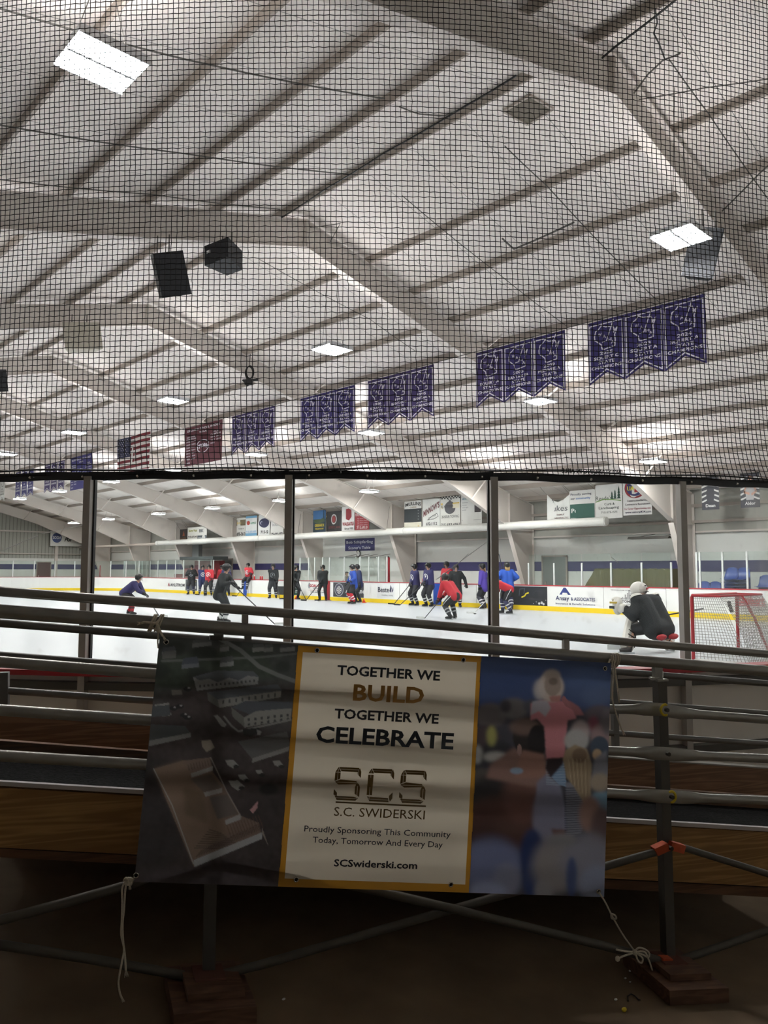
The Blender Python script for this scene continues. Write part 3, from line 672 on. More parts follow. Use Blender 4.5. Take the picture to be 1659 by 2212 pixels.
# planks
def plank(name, tl, tr, bl_, br, off, th, m, lab=None):
    P = [onP(tl[0], tl[1], off), onP(tr[0], tr[1], off), onP(br[0], br[1], off), onP(bl_[0], bl_[1], off)]
    mb = MB(); mb.add(P+[p+RN*th for p in P], [(0, 1, 2, 3), (4, 7, 6, 5)]+[(i, i+4, (i+1) % 4+4, (i+1) % 4) for i in range(4)], m); o = mb.build(name, BLE)
    if lab: o['label'] = lab
    return o
X0, X1 = -120, 1790
def at(y0, y1, x): return y0+(y1-y0)*x/1659.0
def pk(name, t0, t1, b0, b1, off, th, m, lab=None): return plank(name, (X0, at(t0, t1, X0)), (X1, at(t0, t1, X1)), (X0, at(b0, b1, X0)), (X1, at(b0, b1, X1)), off, th, m, lab)
OA = .22
pk('seat_board', 1697, 1796, 1831, 1915, OA, .04, m_woodA, 'light varnished wooden board')
pk('lower_board', 1833, 1917, 1852, 1938, OA+.03, .04, m_woodC, 'darker reddish board')
pk('metal_edge', 1688, 1788, 1697.5, 1796.5, OA-.006, .02, m_alum, 'pale aluminium edge strip')
# carpeted tread behind the aluminium edge
a, b = onP(X0, at(1688.5, 1788.5, X0), OA), onP(X1, at(1688.5, 1788.5, X1), OA)
dpt = .34
mb = MB(); P = [a, b, b+RN*dpt, a+RN*dpt]; mb.add(P+[p-ZV*.02 for p in P], [(0, 1, 2, 3), (4, 7, 6, 5)]+[(i, i+4, (i+1) % 4+4, (i+1) % 4) for i in range(4)], m_carpet); mb.build('carpet_tread', BLE)
mb = MB(); q, r_ = a+RN*dpt, b+RN*dpt; P = [q, r_, r_+ZV*.06, q+ZV*.06]; mb.add(P+[p+RN*.02 for p in P], [(0, 1, 2, 3), (4, 7, 6, 5)]+[(i, i+4, (i+1) % 4+4, (i+1) % 4) for i in range(4)], m_pipe2); mb.build('tread_upstand', BLE)
pk('back_board', 1545, 1661, 1622, 1724, .70, .035, m_woodB, 'dark brown wooden board')
pk('back_board_edge', 1542, 1658.5, 1545.5, 1661.5, .695, .05, m_pipe, None)
# unseen lower steps towards the ice, added to darken the floor under the bleacher
for off, dz in ((.56, .14), (.96, .34), (1.34, .5)):
    a2, b2 = a+RN*(off-OA)-ZV*dz, b+RN*(off-OA)-ZV*dz; a2.z = max(a2.z, .1)
    mb = MB(); P = [a2, b2, b2+RN*.38, a2+RN*.38]; mb.add(P+[p-ZV*.035 for p in P], [(0, 1, 2, 3), (4, 7, 6, 5)]+[(i, i+4, (i+1) % 4+4, (i+1) % 4) for i in range(4)], m_woodB); mb.build('unseen_shade_step', BLE)
    mb = MB(); P = [a2, b2, b2+ZV*.2, a2+ZV*.2]; mb.add(P+[p+RN*.03 for p in P], [(0, 1, 2, 3), (4, 7, 6, 5)]+[(i, i+4, (i+1) % 4+4, (i+1) % 4) for i in range(4)], m_woodB); mb.build('unseen_shade_riser', BLE)
# cross braces
pipe('cross_brace', [(452, 2112, -.01), (560, 2085, -.01), (985, 1962, -.01), (1260, 1885, -.01), (1424, 1838, -.01)], .0145, m_brace)
pipe('cross_brace', [(1436, 2078, -.035), (1300, 2042, -.035), (985, 1965, -.035), (730, 1905, -.035), (470, 1838, -.035)], .0155, m_brace)
pipe('cross_brace', [(-70, 2030, -.01), (200, 2072, -.01), (440, 2115, -.01)], .0145, m_brace)
pipe('cross_brace', [(-70, 2007, -.03), (140, 1950, -.03), (290, 1908, -.03), (462, 1838, -.03)], .015, m_brace)
pipe('cross_brace', [(1448, 2080, -.01), (1500, 2063, -.01), (1659, 2010, -.01), (1730, 1986, -.01)], .0145, m_brace)
pipe('cross_brace', [(1444, 1826, -.01), (1480, 1832, -.01), (1659, 1888, -.01), (1730, 1912, -.01)], .0135, m_brace)
for nm, pts in (('orange_end', [(1413, 1838, -.014), (1440, 1826, -.03)]), ('orange_end', [(1446, 1825, -.03), (1474, 1833, -.014)]), ('orange_end', [(1426, 2076, -.04), (1447, 2077, -.04)]), ('orange_end', [(446, 2112, -.02), (470, 2107, -.02)])):
    mb = MB(); p, q = onP(*pts[0]), onP(*pts[1]); mb.box((p+q)/2, ((p-q).length, .034, .032), m_org, ((q-p).normalized(), RN, ((q-p).normalized()).cross(RN).normalized())); mb.build(nm, BLE)['label'] = 'orange painted flattened brace end'
for px, py in ((1443, 1829), (1452, 2080), (450, 2112)):
    mb = MB(); c = onP(px, py, -.03); mb.tube([c, c-RN*.025], .009, m_boltd, 6); mb.build('bolt', BLE)
# feet on wood blocks
def foot(px, py, tw, lab):
    t = thing('wooden_block', lab, 'block', onP(px, py, -.02), 'wooden blocks under the bleacher posts')
    c = onP(px, py, -.03); zf = floor_z(c); ax = (Vector((RD.x, RD.y, FS)).normalized(), RN, ZV)
    X, Y = math.cos(tw), math.sin(tw); ax = ((RD*X+RN*Y+ZV*FS*X).normalized(), (RN*X-RD*Y).normalized(), ZV)
    mb = MB(); mb.box(Vector((c.x, c.y, zf+.028))-RN*.03, (.255, .30, .052), m_block2, ax); mb.build('lower_block', t)
    mb = MB(); mb.box(Vector((c.x, c.y, zf+.066))-RN*.02+RD*.01, (.18, .20, .022), m_block2, ax); mb.build('upper_block', t)
    mb = MB(); mb.box(Vector((c.x, c.y, zf+.08)), (.10, .10, .006), m_rust, ax); mb.build('steel_plate', t)
foot(1445, 2098, 0, 'wooden block under the right bleacher post, beside the tied rope bow'); foot(450, 2136, .1, 'wooden block under the left bleacher post, at the bottom edge')
# ================================================================== SPONSOR BANNER
BC = [(345, 1375), (1320, 1432), (1305, 1938), (290, 1905)]
def bz(px, py):
    """cloth relief: gentle horizontal folds, fuller at the bottom"""
    v = (py-1400)/500.0
    return -.052-.012*math.sin(v*15+px*.002)*(.5+.5*v)*.5-.016*v-.006*math.sin(px*.006+v*2)-.004*math.sin(v*34+px*.004)
def bp(px, py, off=0.): return onP(px, py, bz(px, py)-off)
BAN = thing('sponsor_banner', 'wide printed sponsor banner tied to the bleacher rails, cream centre and photo sides', 'banner', bp(830, 1650))
def bil(u, v):
    a = [BC[0][i]+(BC[1][i]-BC[0][i])*u for i in (0, 1)]; b = [BC[3][i]+(BC[2][i]-BC[3][i])*u for i in (0, 1)]
    x = a[0]+(b[0]-a[0])*v; y = a[1]+(b[1]-a[1])*v
    if v == 0: y += 3.5*math.sin(u*math.pi*1)*(-1 if .0 < u < .05 else 1)*.6
    return x, y
m_cream = mat('cream_vinyl', lin((236, 226, 206)), .42, var=.02); m_gold = mat('gold_border', lin((206, 150, 52)), .45, var=.03)
def bgrid(u0, u1, v0, v1, nu, nv, off, m, name, back=False):
    mb = MB(); vs = []
    for j in range(nv+1):
        for i in range(nu+1):
            x, y = bil(u0+(u1-u0)*i/nu, v0+(v1-v0)*j/nv); vs.append(bp(x, y, off))
    W = nu+1; mb.add(vs, [(j*W+i, (j+1)*W+i, (j+1)*W+i+1, j*W+i+1) for j in range(nv) for i in range(nu)], m)
    o = mb.build(name, BAN, smooth=True); return o
translucent(m_cream, .38); translucent(m_gold, .3)
mb0 = None
for nm, (u0, u1, v0, v1) in (('gold_border', (.306, .3185, 0, 1)), ('gold_border', (.7035, .713, 0, 1)), ('gold_border', (.3185, .7035, 0, .030)), ('gold_border', (.3185, .7035, .966, 1))):
    bgrid(u0, u1, v0, v1, max(2, int((u1-u0)*120)), max(2, int((v1-v0)*70)), 0, m_gold, nm)
bgrid(.3185, .7035, .030, .966, 46, 66, 0, m_cream, 'cream_panel')
# --- printed pictures, painted as colour data of the print itself
KI = .40
def L3(c): return np.array(lin(c))/KI*.42/.42
class Canvas:
    def __init__(s, x0, y0, x1, y1, bg):
        s.x0, s.y0 = x0, y0; s.w, s.h = x1-x0, y1-y0; s.a = np.zeros((s.h, s.w, 3)); s.a[:] = np.array(lin(bg)); s.X, s.Y = np.meshgrid(np.arange(x0, x1)+.5, np.arange(y0, y1)+.5)
    def mask_poly(s, pts):
        m = np.zeros(s.X.shape, bool); n = len(pts)
        for i in range(n):
            (ax, ay), (bx, by) = pts[i], pts[(i+1) % n]
            if ay == by: continue
            c = ((s.Y >= min(ay, by)) & (s.Y < max(ay, by))); m ^= c & (s.X < ax+(s.Y-ay)*(bx-ax)/(by-ay))
        return m.astype(float)
    def blur(s, m, r):
        r = int(r*.6)
        if r < 1: return m
        for _ in range(3):
            for ax in (0, 1):
                k = np.ones(2*r+1)/(2*r+1); p = np.pad(m, [(r+1, r) if i == ax else (0, 0) for i in (0, 1)], mode='edge'); c = np.cumsum(p, ax)
                m = (c[2*r+1:, :]-c[:-2*r-1, :])/(2*r+1) if ax == 0 else (c[:, 2*r+1:]-c[:, :-2*r-1])/(2*r+1)
        return m
    def put(s, m, c, al=1.): m = (m*al)[..., None]; s.a = s.a*(1-m)+np.array(lin(c))*m
    def P(s, pts, c, b=0, al=1.): s.put(s.blur(s.mask_poly(pts), b), c, al)
    def E(s, cx, cy, rx, ry, c, b=0, al=1., rot=0.):
        ca, sa = math.cos(rot), math.sin(rot); dx, dy = s.X-cx, s.Y-cy; q = ((dx*ca+dy*sa)/rx)**2+((-dx*sa+dy*ca)/ry)**2
        s.put(s.blur((q < 1).astype(float), b), c, al)
    def Ln(s, pts, w_, c, al=1., b=0):
        m = np.zeros(s.X.shape)
        for (ax, ay), (bx, by) in zip(pts[:-1], pts[1:]):
            dx, dy = bx-ax, by-ay; l2 = dx*dx+dy*dy+1e-9; t = np.clip(((s.X-ax)*dx+(s.Y-ay)*dy)/l2, 0, 1)
            d = np.hypot(s.X-ax-t*dx, s.Y-ay-t*dy); m = np.maximum(m, np.clip(w_/2-d+.5, 0, 1))
        s.put(s.blur(m, b), c, al)
    def noise(s, amt, r, seed=0):
        g = np.random.RandomState(seed).normal(0, 1, s.X.shape); g = s.blur(g, r); g /= g.std(); s.a *= np.clip(1+amt*g, .2, 3)[..., None]
    def sample(s, x, y):
        fx = np.clip(x-s.x0-.5, 0, s.w-1.001); fy = np.clip(y-s.y0-.5, 0, s.h-1.001); i = fx.astype(int); j = fy.astype(int); u = (fx-i)[:, None]; v = (fy-j)[:, None]
        return s.a[j, i]*(1-u)*(1-v)+s.a[j, i+1]*u*(1-v)+s.a[j+1, i]*(1-u)*v+s.a[j+1, i+1]*u*v
def picture(cv, u0, u1, nu, nv, name, lab):
    o = bgrid(u0, u1, 0, 1, nu, nv, 0, m_pic, name); xy = np.array([bil(u0+(u1-u0)*i/nu, j/nv) for j in range(nv+1) for i in range(nu+1)])
    c = cv.sample(xy[:, 0], xy[:, 1]); g_ = c.mean(1, keepdims=True); c = (g_+(c-g_)*.8)*PIC_GAIN; ca = o.data.color_attributes.new('print', 'FLOAT_COLOR', 'POINT')
    ca.data.foreach_set('color', np.concatenate([np.clip(c, 0, .9), np.ones((len(c), 1))], 1).astype(np.float32).ravel()); o['label'] = lab
m_pic = translucent(vcol_mat('printed_photo'), .3); PIC_GAIN = 2.1
# left picture: construction site from the air
c = Canvas(280, 1365, 655, 1925, (58, 56, 56))
c.P([(280, 1365), (655, 1365), (655, 1470), (280, 1500)], (56, 60, 58), 10)
c.P([(330, 1420), (560, 1400), (600, 1460), (420, 1490), (330, 1480)], (50, 58, 50), 8)
c.P([(280, 1560), (430, 1480), (655, 1640), (655, 1925), (280, 1925)], (56, 50, 50), 18)
c.E(330, 1760, 70, 130, (44, 41, 42), 20); c.E(470, 1900, 160, 30, (60, 55, 58), 14); c.E(590, 1800, 60, 90, (50, 45, 45), 18); c.noise(.06, 6, 3)
for x, y, rx in ((380, 1400, 22), (440, 1410, 26), (300, 1440, 20), (610, 1440, 18), (345, 1450, 24), (505, 1390, 18), (430, 1460, 26)): c.E(x, y, rx, rx*.7, (40, 44, 42), 5, .8)
c.Ln([(475, 1380), (520, 1405), (560, 1440), (600, 1458), (655, 1478)], 9, (96, 98, 98), .75); c.Ln([(350, 1428), (460, 1424), (560, 1420), (640, 1412)], 5, (86, 88, 88), .7)
def house(x, y, w_, d, roof, wall, sk=.1, h=9):
    c.P([(x, y), (x+w_, y-w_*sk), (x+w_-d*.3, y-w_*sk-d), (x+d*.3, y-d)], roof, 1); c.P([(x, y), (x+w_, y-w_*sk), (x+w_, y-w_*sk+h), (x, y+h)], wall, 1)
for a in ((350, 1408, 30, 9, (62, 66, 70), (92, 96, 98)), (415, 1390, 42, 8, (70, 72, 74), (92, 94, 94)), (545, 1400, 26, 8, (72, 74, 76), (104, 106, 104)), (570, 1400, 20, 8, (72, 74, 76), (98, 100, 98)), (605, 1400, 32, 7, (64, 66, 70), (96, 98, 98)), (475, 1432, 30, 12, (70, 72, 74), (104, 108, 108)), (392, 1436, 38, 14, (60, 66, 76), (84, 88, 94)), (350, 1415, 30, 7, (78, 78, 78), (80, 80, 78)), (475, 1399, 20, 6, (80, 80, 80), (98, 100, 100))): house(*a)
# row houses
c.P([(417, 1462), (470, 1448), (548, 1450), (560, 1462), (548, 1476), (424, 1488)], (70, 74, 80), 1); c.P([(417, 1462), (432, 1470), (452, 1466), (470, 1474), (495, 1464), (515, 1470), (535, 1460), (558, 1462), (557, 1478), (425, 1492)], (108, 110, 110), 1)
for i in range(14): c.P([(430+i*9, 1480-i*.9), (434+i*9, 1480-i*.9), (434+i*9, 1485-i*.9), (430+i*9, 1485-i*.9)], (60, 62, 64))
c.P([(447, 1495), (600, 1478), (610, 1492), (470, 1512)], (66, 70, 76), 1); c.P([(470, 1511), (608, 1492), (606, 1506), (474, 1529)], (102, 102, 98), 1); c.P([(447, 1495), (470, 1511), (474, 1529), (450, 1514)], (78, 78, 76), 1)
for i in range(9): c.P([(480+i*14, 1513-i*1.9), (484+i*14, 1512-i*1.9), (484+i*14, 1520-i*1.9), (480+i*14, 1521-i*1.9)], (58, 60, 62))
c.P([(500, 1528), (530, 1514), (632, 1516), (630, 1535), (553, 1548)], (62, 66, 72), 1); c.P([(527, 1550), (553, 1536), (630, 1530), (628, 1553), (528, 1572)], (104, 104, 100), 1); c.P([(500, 1528), (527, 1549), (528, 1571), (502, 1548)], (84, 84, 80), 1)
for i in range(7): c.P([(535+i*14, 1552-i*1.6), (540+i*14, 1551-i*1.6), (540+i*14, 1557-i*1.6), (535+i*14, 1558-i*1.6)], (54, 56, 58)); c.P([(535+i*14, 1563-i*2), (540+i*14, 1562-i*2), (540+i*14, 1567-i*2), (535+i*14, 1568-i*2)], (54, 56, 58))
c.Ln([(484, 1548), (500, 1568), (515, 1580), (560, 1570), (628, 1555)], 4, (108, 108, 106), .8); c.P([(462, 1546), (470, 1544), (489, 1565), (486, 1571), (478, 1569)], (112, 110, 108), 1)
c.P([(514, 1602), (620, 1580), (628, 1612), (545, 1640)], (74, 74, 74), 1); c.P([(545, 1638), (626, 1612), (624, 1622), (544, 1648)], (104, 104, 102), 1)
c.P([(322, 1565), (400, 1568), (412, 1585), (322, 1600)], (64, 68, 70), 1); c.P([(322, 1600), (412, 1583), (412, 1592), (322, 1612)], (104, 106, 106), 1)
c.P([(334, 1522), (365, 1518), (366, 1522), (334, 1527)], (106, 106, 104)); c.P([(348, 1544), (370, 1540), (370, 1545), (350, 1548)], (104, 104, 102)); c.P([(370, 1490), (392, 1490), (394, 1500), (372, 1502)], (92, 88, 84), 1); c.P([(330, 1525), (366, 1523), (368, 1545), (322, 1550)], (62, 66, 70), 1)
for x, y in ((405, 1488), (375, 1530), (388, 1526), (398, 1545), (405, 1550)): c.E(x, y, 9, 5, (36, 36, 38), 1); c.E(x+3, y-2, 3, 2, (112, 112, 112), 1)
c.P([(525, 1575), (560, 1572), (562, 1582), (540, 1592), (526, 1588)], (40, 40, 40), 1); c.P([(555, 1576), (565, 1580), (562, 1588), (556, 1587)], (104, 104, 102))
for x, y, k in ((500, 1650, 1), (510, 1696, 1.2), (525, 1680, .8), (600, 1650, .8), (560, 1668, .6)): c.P([(x-14*k, y-8*k), (x+4, y-9*k), (x+16*k, y+4), (x+4, y+10*k), (x-8*k, y+3)], (112, 112, 110), 1); c.E(x+10*k, y+6, 6, 4, (42, 42, 42), 1)
c.P([(435, 1600), (455, 1598), (464, 1615), (446, 1625), (436, 1612)], (112, 104, 92), 1); c.P([(540, 1750), (557, 1730), (556, 1745), (546, 1758)], (150, 110, 112), 1); c.E(580, 1705, 20, 12, (34, 34, 34), 4)
# unfinished building in the foreground of the picture
c.P([(332, 1661), (395, 1643), (455, 1636), (460, 1668), (485, 1700), (520, 1762), (560, 1778), (566, 1810), (418, 1872)], (96, 80, 70), 1)
c.P([(332, 1661), (395, 1643), (440, 1700), (500, 1790), (418, 1860)], (104, 86, 70), 6, .8); c.P([(395, 1700), (440, 1710), (450, 1780), (400, 1760)], (88, 72, 56), 8)
c.P([(412, 1671), (460, 1655), (460, 1664), (414, 1680)], (120, 118, 114), 1); c.P([(412, 1682), (455, 1672), (478, 1702), (440, 1712)], (84, 74, 68), 2); c.P([(440, 1712), (480, 1702), (480, 1712), (444, 1721)], (122, 120, 118), 1); c.P([(452, 1722), (490, 1716), (515, 1758), (470, 1770)], (80, 72, 68), 2); c.P([(486, 1772), (520, 1758), (520, 1770), (488, 1782)], (124, 124, 124), 1)
for i in range(9): c.Ln([(406+i*6, 1652-i*1.5), (409+i*6, 1664-i*1.5)], 1.4, (70, 56, 48))
for i in range(26): c.Ln([(424+i*5.4, 1851-i*2.3), (436+i*5.2, 1836-i*2.4)], 1.5, (66, 52, 44))
for i in range(9): c.Ln([(452-i*4, 1792+i*5), (478+i*6, 1800+i*4)], 1.6, (60, 48, 42), .9)
for i in range(12): c.Ln([(490+i*6.2, 1782-i*1.8), (500+i*6.2, 1810-i*2)], 1.5, (78, 60, 50))
c.P([(418, 1858), (566, 1798), (566, 1812), (420, 1873)], (126, 128, 130), 1); c.P([(566, 1786), (573, 1808), (581, 1830), (566, 1800)], (110, 102, 92), 1); c.Ln([(332, 1661), (372, 1740), (418, 1866)], 2, (130, 128, 126)); c.Ln([(455, 1636), (490, 1710), (521, 1765)], 2.2, (116, 110, 104))
c.noise(.03, 1, 5)
picture(c, 0, .307, 165, 270, 'aerial_picture', 'dark aerial photograph of a building site')
# right picture: crowd with a child on shoulders
c = Canvas(1005, 1405, 1330, 1948, (52, 52, 60))
c.P([(1005, 1405), (1330, 1405), (1330, 1535), (1200, 1530), (1040, 1540), (1005, 1560)], (38, 56, 96), 12); c.E(1270, 1480, 60, 40, (50, 70, 108), 20); c.E(1290, 1505, 30, 20, (66, 84, 120), 10, .7)
for x, y, rx, ry, col in ((1060, 1545, 34, 26, (78, 72, 74)), (1110, 1530, 30, 22, (84, 80, 82)), (1092, 1525, 12, 14, (48, 46, 52)), (1150, 1525, 20, 14, (62, 64, 72)), (1050, 1600, 30, 34, (60, 50, 54)), (1075, 1625, 34, 26, (44, 44, 50)), (1062, 1590, 10, 22, (126, 124, 60)), (1030, 1630, 12, 20, (140, 142, 142)), (1070, 1635, 26, 10, (156, 156, 154)), (1040, 1680, 20, 20, (70, 66, 62)), (1295, 1545, 30, 22, (74, 66, 74)), (1282, 1565, 12, 18, (104, 52, 66)), (1300, 1590, 24, 26, (118, 96, 98)), (1254, 1580, 20, 24, (134, 122, 124)), (1312, 1560, 14, 30, (84, 78, 84))): c.E(x, y, rx, ry, col, 5)
c.E(1070, 1730, 70, 56, (34, 32, 34), 12); c.E(1080, 1780, 90, 60, (66, 42, 36), 16); c.E(1130, 1720, 44, 60, (82, 52, 46), 12); c.E(1140, 1690, 26, 20, (104, 84, 78), 8); c.E(1040, 1800, 40, 50, (58, 36, 32), 14)
c.E(1130, 1700, 30, 22, (88, 56, 48), 8)
# man in the middle (dark hair, seen from behind)
c.P([(1060, 1650), (1110, 1615), (1180, 1640), (1190, 1690), (1150, 1700), (1050, 1680)], (112, 84, 76), 6)
c.E(1144, 1592, 36, 42, (36, 32, 32), 3); c.E(1132, 1570, 32, 18, (96, 76, 68), 5, .8); c.E(1160, 1602, 20, 36, (28, 26, 28), 3); c.P([(1128, 1620), (1176, 1630), (1178, 1680), (1110, 1680)], (122, 88, 76), 4)
c.E(1122, 1620, 5, 13, (128, 100, 92), 1); c.E(1116, 1665, 14, 7, (104, 124, 146), 2)
c.P([(1160, 1690), (1180, 1672), (1210, 1696), (1224, 1760), (1226, 1820), (1190, 1830), (1160, 1800)], (96, 98, 120), 4)
c.E(1185, 1770, 34, 80, (92, 92, 112), 6); c.P([(1190, 1790), (1224, 1792), (1216, 1832), (1206, 1836)], (84, 56, 56), 4)
c.P([(1174, 1560), (1182, 1640), (1218, 1645), (1224, 1700), (1206, 1694), (1186, 1672)], (78, 106, 138), 1)
for i in range(17): c.Ln([(1180, 1646+i*3.0), (1222, 1650+i*2.9)], 1.1, (128, 146, 164), .7)
# child in pink on the shoulders
c.P([(1146, 1520), (1170, 1512), (1215, 1514), (1240, 1530), (1245, 1552), (1226, 1556), (1222, 1600), (1220, 1640), (1180, 1640), (1176, 1570), (1160, 1552), (1146, 1556)], (150, 88, 96), 2)
c.P([(1218, 1502), (1226, 1512), (1256, 1535), (1250, 1540), (1222, 1526), (1212, 1510)], (128, 76, 82), 1); c.P([(1150, 1515), (1182, 1512), (1190, 1530), (1178, 1548), (1164, 1536), (1146, 1545)], (128, 130, 140), 3, .9)
c.P([(1228, 1512), (1242, 1545), (1262, 1545), (1250, 1526)], (124, 72, 78), 2)
c.P([(1182, 1638), (1218, 1636), (1216, 1650), (1190, 1680), (1178, 1660)], (44, 36, 40), 2)
c.E(1190, 1484, 28, 32, (150, 138, 130), 4); c.E(1166, 1490, 13, 22, (150, 144, 142), 5, .8); c.E(1192, 1458, 18, 12, (124, 112, 104), 4); c.E(1194, 1480, 18, 24, (122, 108, 98), 3); c.E(1195, 1472, 10, 8, (92, 82, 74), 2)
c.P([(1186, 1504), (1212, 1502), (1210, 1516), (1190, 1516)], (140, 92, 86), 2)
# girl with long hair and striped top, boy with cap
c.E(1245, 1600, 26, 24, (132, 132, 132), 4); c.E(1295, 1612, 20, 22, (48, 60, 76), 3); c.E(1290, 1630, 10, 12, (142, 118, 90), 3); c.P([(1284, 1640), (1310, 1620), (1318, 1700), (1275, 1700)], (96, 98, 108), 4)
c.P([(1222, 1690), (1272, 1690), (1270, 1760), (1255, 1800), (1226, 1810), (1222, 1750)], (96, 98, 110), 2)
for i in range(22): c.Ln([(1220, 1703+i*5.0), (1268, 1701+i*5.0)], 2.2, (34, 38, 54), .85)
c.P([(1216, 1640), (1222, 1620), (1242, 1608), (1268, 1618), (1278, 1650), (1276, 1720), (1262, 1736), (1240, 1700), (1224, 1680)], (120, 104, 80), 3); c.E(1252, 1632, 16, 16, (94, 76, 58), 3)
for i in range(10): c.Ln([(1228+i*4.5, 1640), (1234+i*4, 1690+i*4)], 1.4, (88, 72, 56) if i % 2 else (150, 134, 106), .6)
c.E(1300, 1730, 24, 22, (84, 122, 146), 6, .8); c.E(1296, 1690, 22, 20, (126, 114, 98), 6); c.E(1275, 1760, 24, 40, (112, 84, 74), 8); c.E(1300, 1800, 26, 60, (70, 52, 52), 10)
# out of focus fronts
c.E(1060, 1870, 70, 60, (82, 90, 124), 14); c.E(1095, 1900, 30, 36, (98, 102, 124), 10); c.E(1150, 1850, 26, 60, (24, 40, 82), 8); c.E(1150, 1900, 22, 40, (30, 46, 88), 8); c.E(1200, 1870, 50, 60, (104, 100, 102), 14); c.E(1270, 1860, 60, 60, (98, 98, 110), 16); c.E(1235, 1895, 12, 44, (48, 62, 100), 6); c.E(1290, 1910, 40, 40, (104, 112, 136), 12)
c.E(1175, 1925, 20, 26, (106, 104, 108), 8); c.E(1052, 1925, 40, 20, (112, 120, 150), 10); c.E(1215, 1815, 30, 14, (100, 100, 104), 8)
c.noise(.025, 1, 9)
picture(c, .712, 1., 150, 262, 'crowd_picture', 'blue-toned photograph of a crowd with a child on shoulders')
# --- lettering of the banner, set on sloping baselines measured on the cloth
m_ink = mat('dark_blue_ink', lin((34, 42, 52)), .45); m_ink2 = mat('black_ink', lin((24, 20, 26)), .45); m_gold2 = mat('gold_ink', lin((176, 128, 58)), .45); m_bronze = mat('bronze_ink', lin((110, 84, 34)), .42, var=.35, scale=9)
mb = MB()
def bt(s, xl, yl, xr, yr, cap, m, bold=0., up_lean=-.075):
    vs, fs = glyphs(s, bold); a = min(v[0] for v in vs); b = max(v[0] for v in vs); k = (xr-xl)/(b-a); out = []
    for vx, vy in vs:
        t = (vx-a)/(b-a); hh = vy*cap/CAPH; out.append(bp(xl+t*(xr-xl)+hh*.075, yl+t*(yr-yl)-hh, .004))
    mb = MB(); mb.add(out, fs, m); mb.build('lettering', BAN)
bt('TOGETHER WE', 728, 1457, 950, 1470, 21, m_ink, .028); bt('BUILD', 762, 1512, 915, 1519, 35, m_gold2, .028)
bt('TOGETHER WE', 722, 1551, 947, 1563, 21, m_ink2, .028); bt('CELEBRATE', 682, 1602, 979, 1618, 35, m_ink, .028)
bt('S.C. SWIDERSKI', 721, 1762, 917, 1770, 20, m_bronze, .004)
bt('Proudly Sponsoring This Community', 657, 1796, 973, 1809, 13.5, m_ink2, .004); bt('Today, Tomorrow And Every Day', 675, 1820, 956, 1831, 13.5, m_ink2, .004); bt('SCSwiderski.com', 721, 1871, 901, 1877, 15.5, m_ink2, .022)
# faceted monogram
mb = MB()
def bf(u, v, off=0.): return bp(725+u*198-(v*6)*-1-6+0*u, 1728-v*72+u*9, .004+off)
def monogram(x, kind):
    S = .285; T_ = .20
    def q(a, b): return (x+a*S, b)
    o, i_ = 0, T_
    segs = []
    ch = .12
    # outer/inner chamfered frame pieces
    segs.append([(ch, 1), (1-ch*.6, 1), (1-ch*.6, .86), (.22, .86)]); segs.append([(ch, 1), (.22, .86), (.22, .84), (0, .84)])
    segs.append([(1-ch*.5, 1), (1, .88), (1, .68), (.86, .80), (.86, .88)])
    if kind == 'S':
        segs += [[(0, .84), (.22, .84), (.22, .64), (0, .56)], [(0, .55), (.22, .63), (.86, .60), (.95, .5), (.15, .46)], [(.96, .5), (.86, .58), (.80, .42), (.80, .2), (1, .1), (1, .42)], [(0, .34), (.14, .22), (.14, .12), (0, .16)], [(.02, .14), (.16, .13), (.80, .13), (.98, .08), (.88, 0), (.12, 0)]]
    else:
        segs += [[(0, .83), (.22, .83), (.22, .17), (0, .17)], [(0, .16), (.22, .15), (.86, .13), (.9, 0), (.12, 0)], [(1, .32), (.86, .2), (.87, .1), (.91, .01), (1, .12)]]
    for sg in segs:
        cx = sum(p[0] for p in sg)/len(sg); cy = sum(p[1] for p in sg)/len(sg); P = [(cx+(a-cx)*.94, cy+(b-cy)*.92) for a, b in sg]
        mb.add([bf(*q(a, b)) for a, b in P], [tuple(range(len(P)))], m_bronze)
monogram(0, 'S'); monogram(.36, 'C'); monogram(.715, 'S')
mb.add([bp(725, 1731, .004), bp(920, 1740, .004), bp(920, 1743.5, .004), bp(725, 1734.5, .004)], [(0, 1, 2, 3)], m_bronze)
mb.build('monogram', BAN)
mb = MB()   # thin cream facets across the monogram
for x in (0, .36, .715):
    for l in ([(.11, .93), (.9, .93)], [(.11, .93), (.11, .58)], [(.9, .93), (.9, .78)], [(.1, .07), (.9, .07)], [(.9, .07), (.9, .45)] if x != .36 else [(.11, .6), (.11, .07)], [(.1, .54), (.9, .54)] if x != .36 else [(.11, .6), (.11, .5)]):
        (a, b), (e, g) = l; w2 = .009
        P = [(x+a*.285, b-w2), (x+e*.285, g-w2), (x+e*.285, g+w2), (x+a*.285, b+w2)] if abs(b-g) < .01 else [(x+a*.285-w2*.4, b), (x+a*.285+w2*.4, b), (x+e*.285+w2*.4, g), (x+e*.285-w2*.4, g)]
        mb.add([bf(u, v, .0015) for u, v in P], [(0, 1, 2, 3)], m_cream)
mb.build('monogram_facets', BAN)
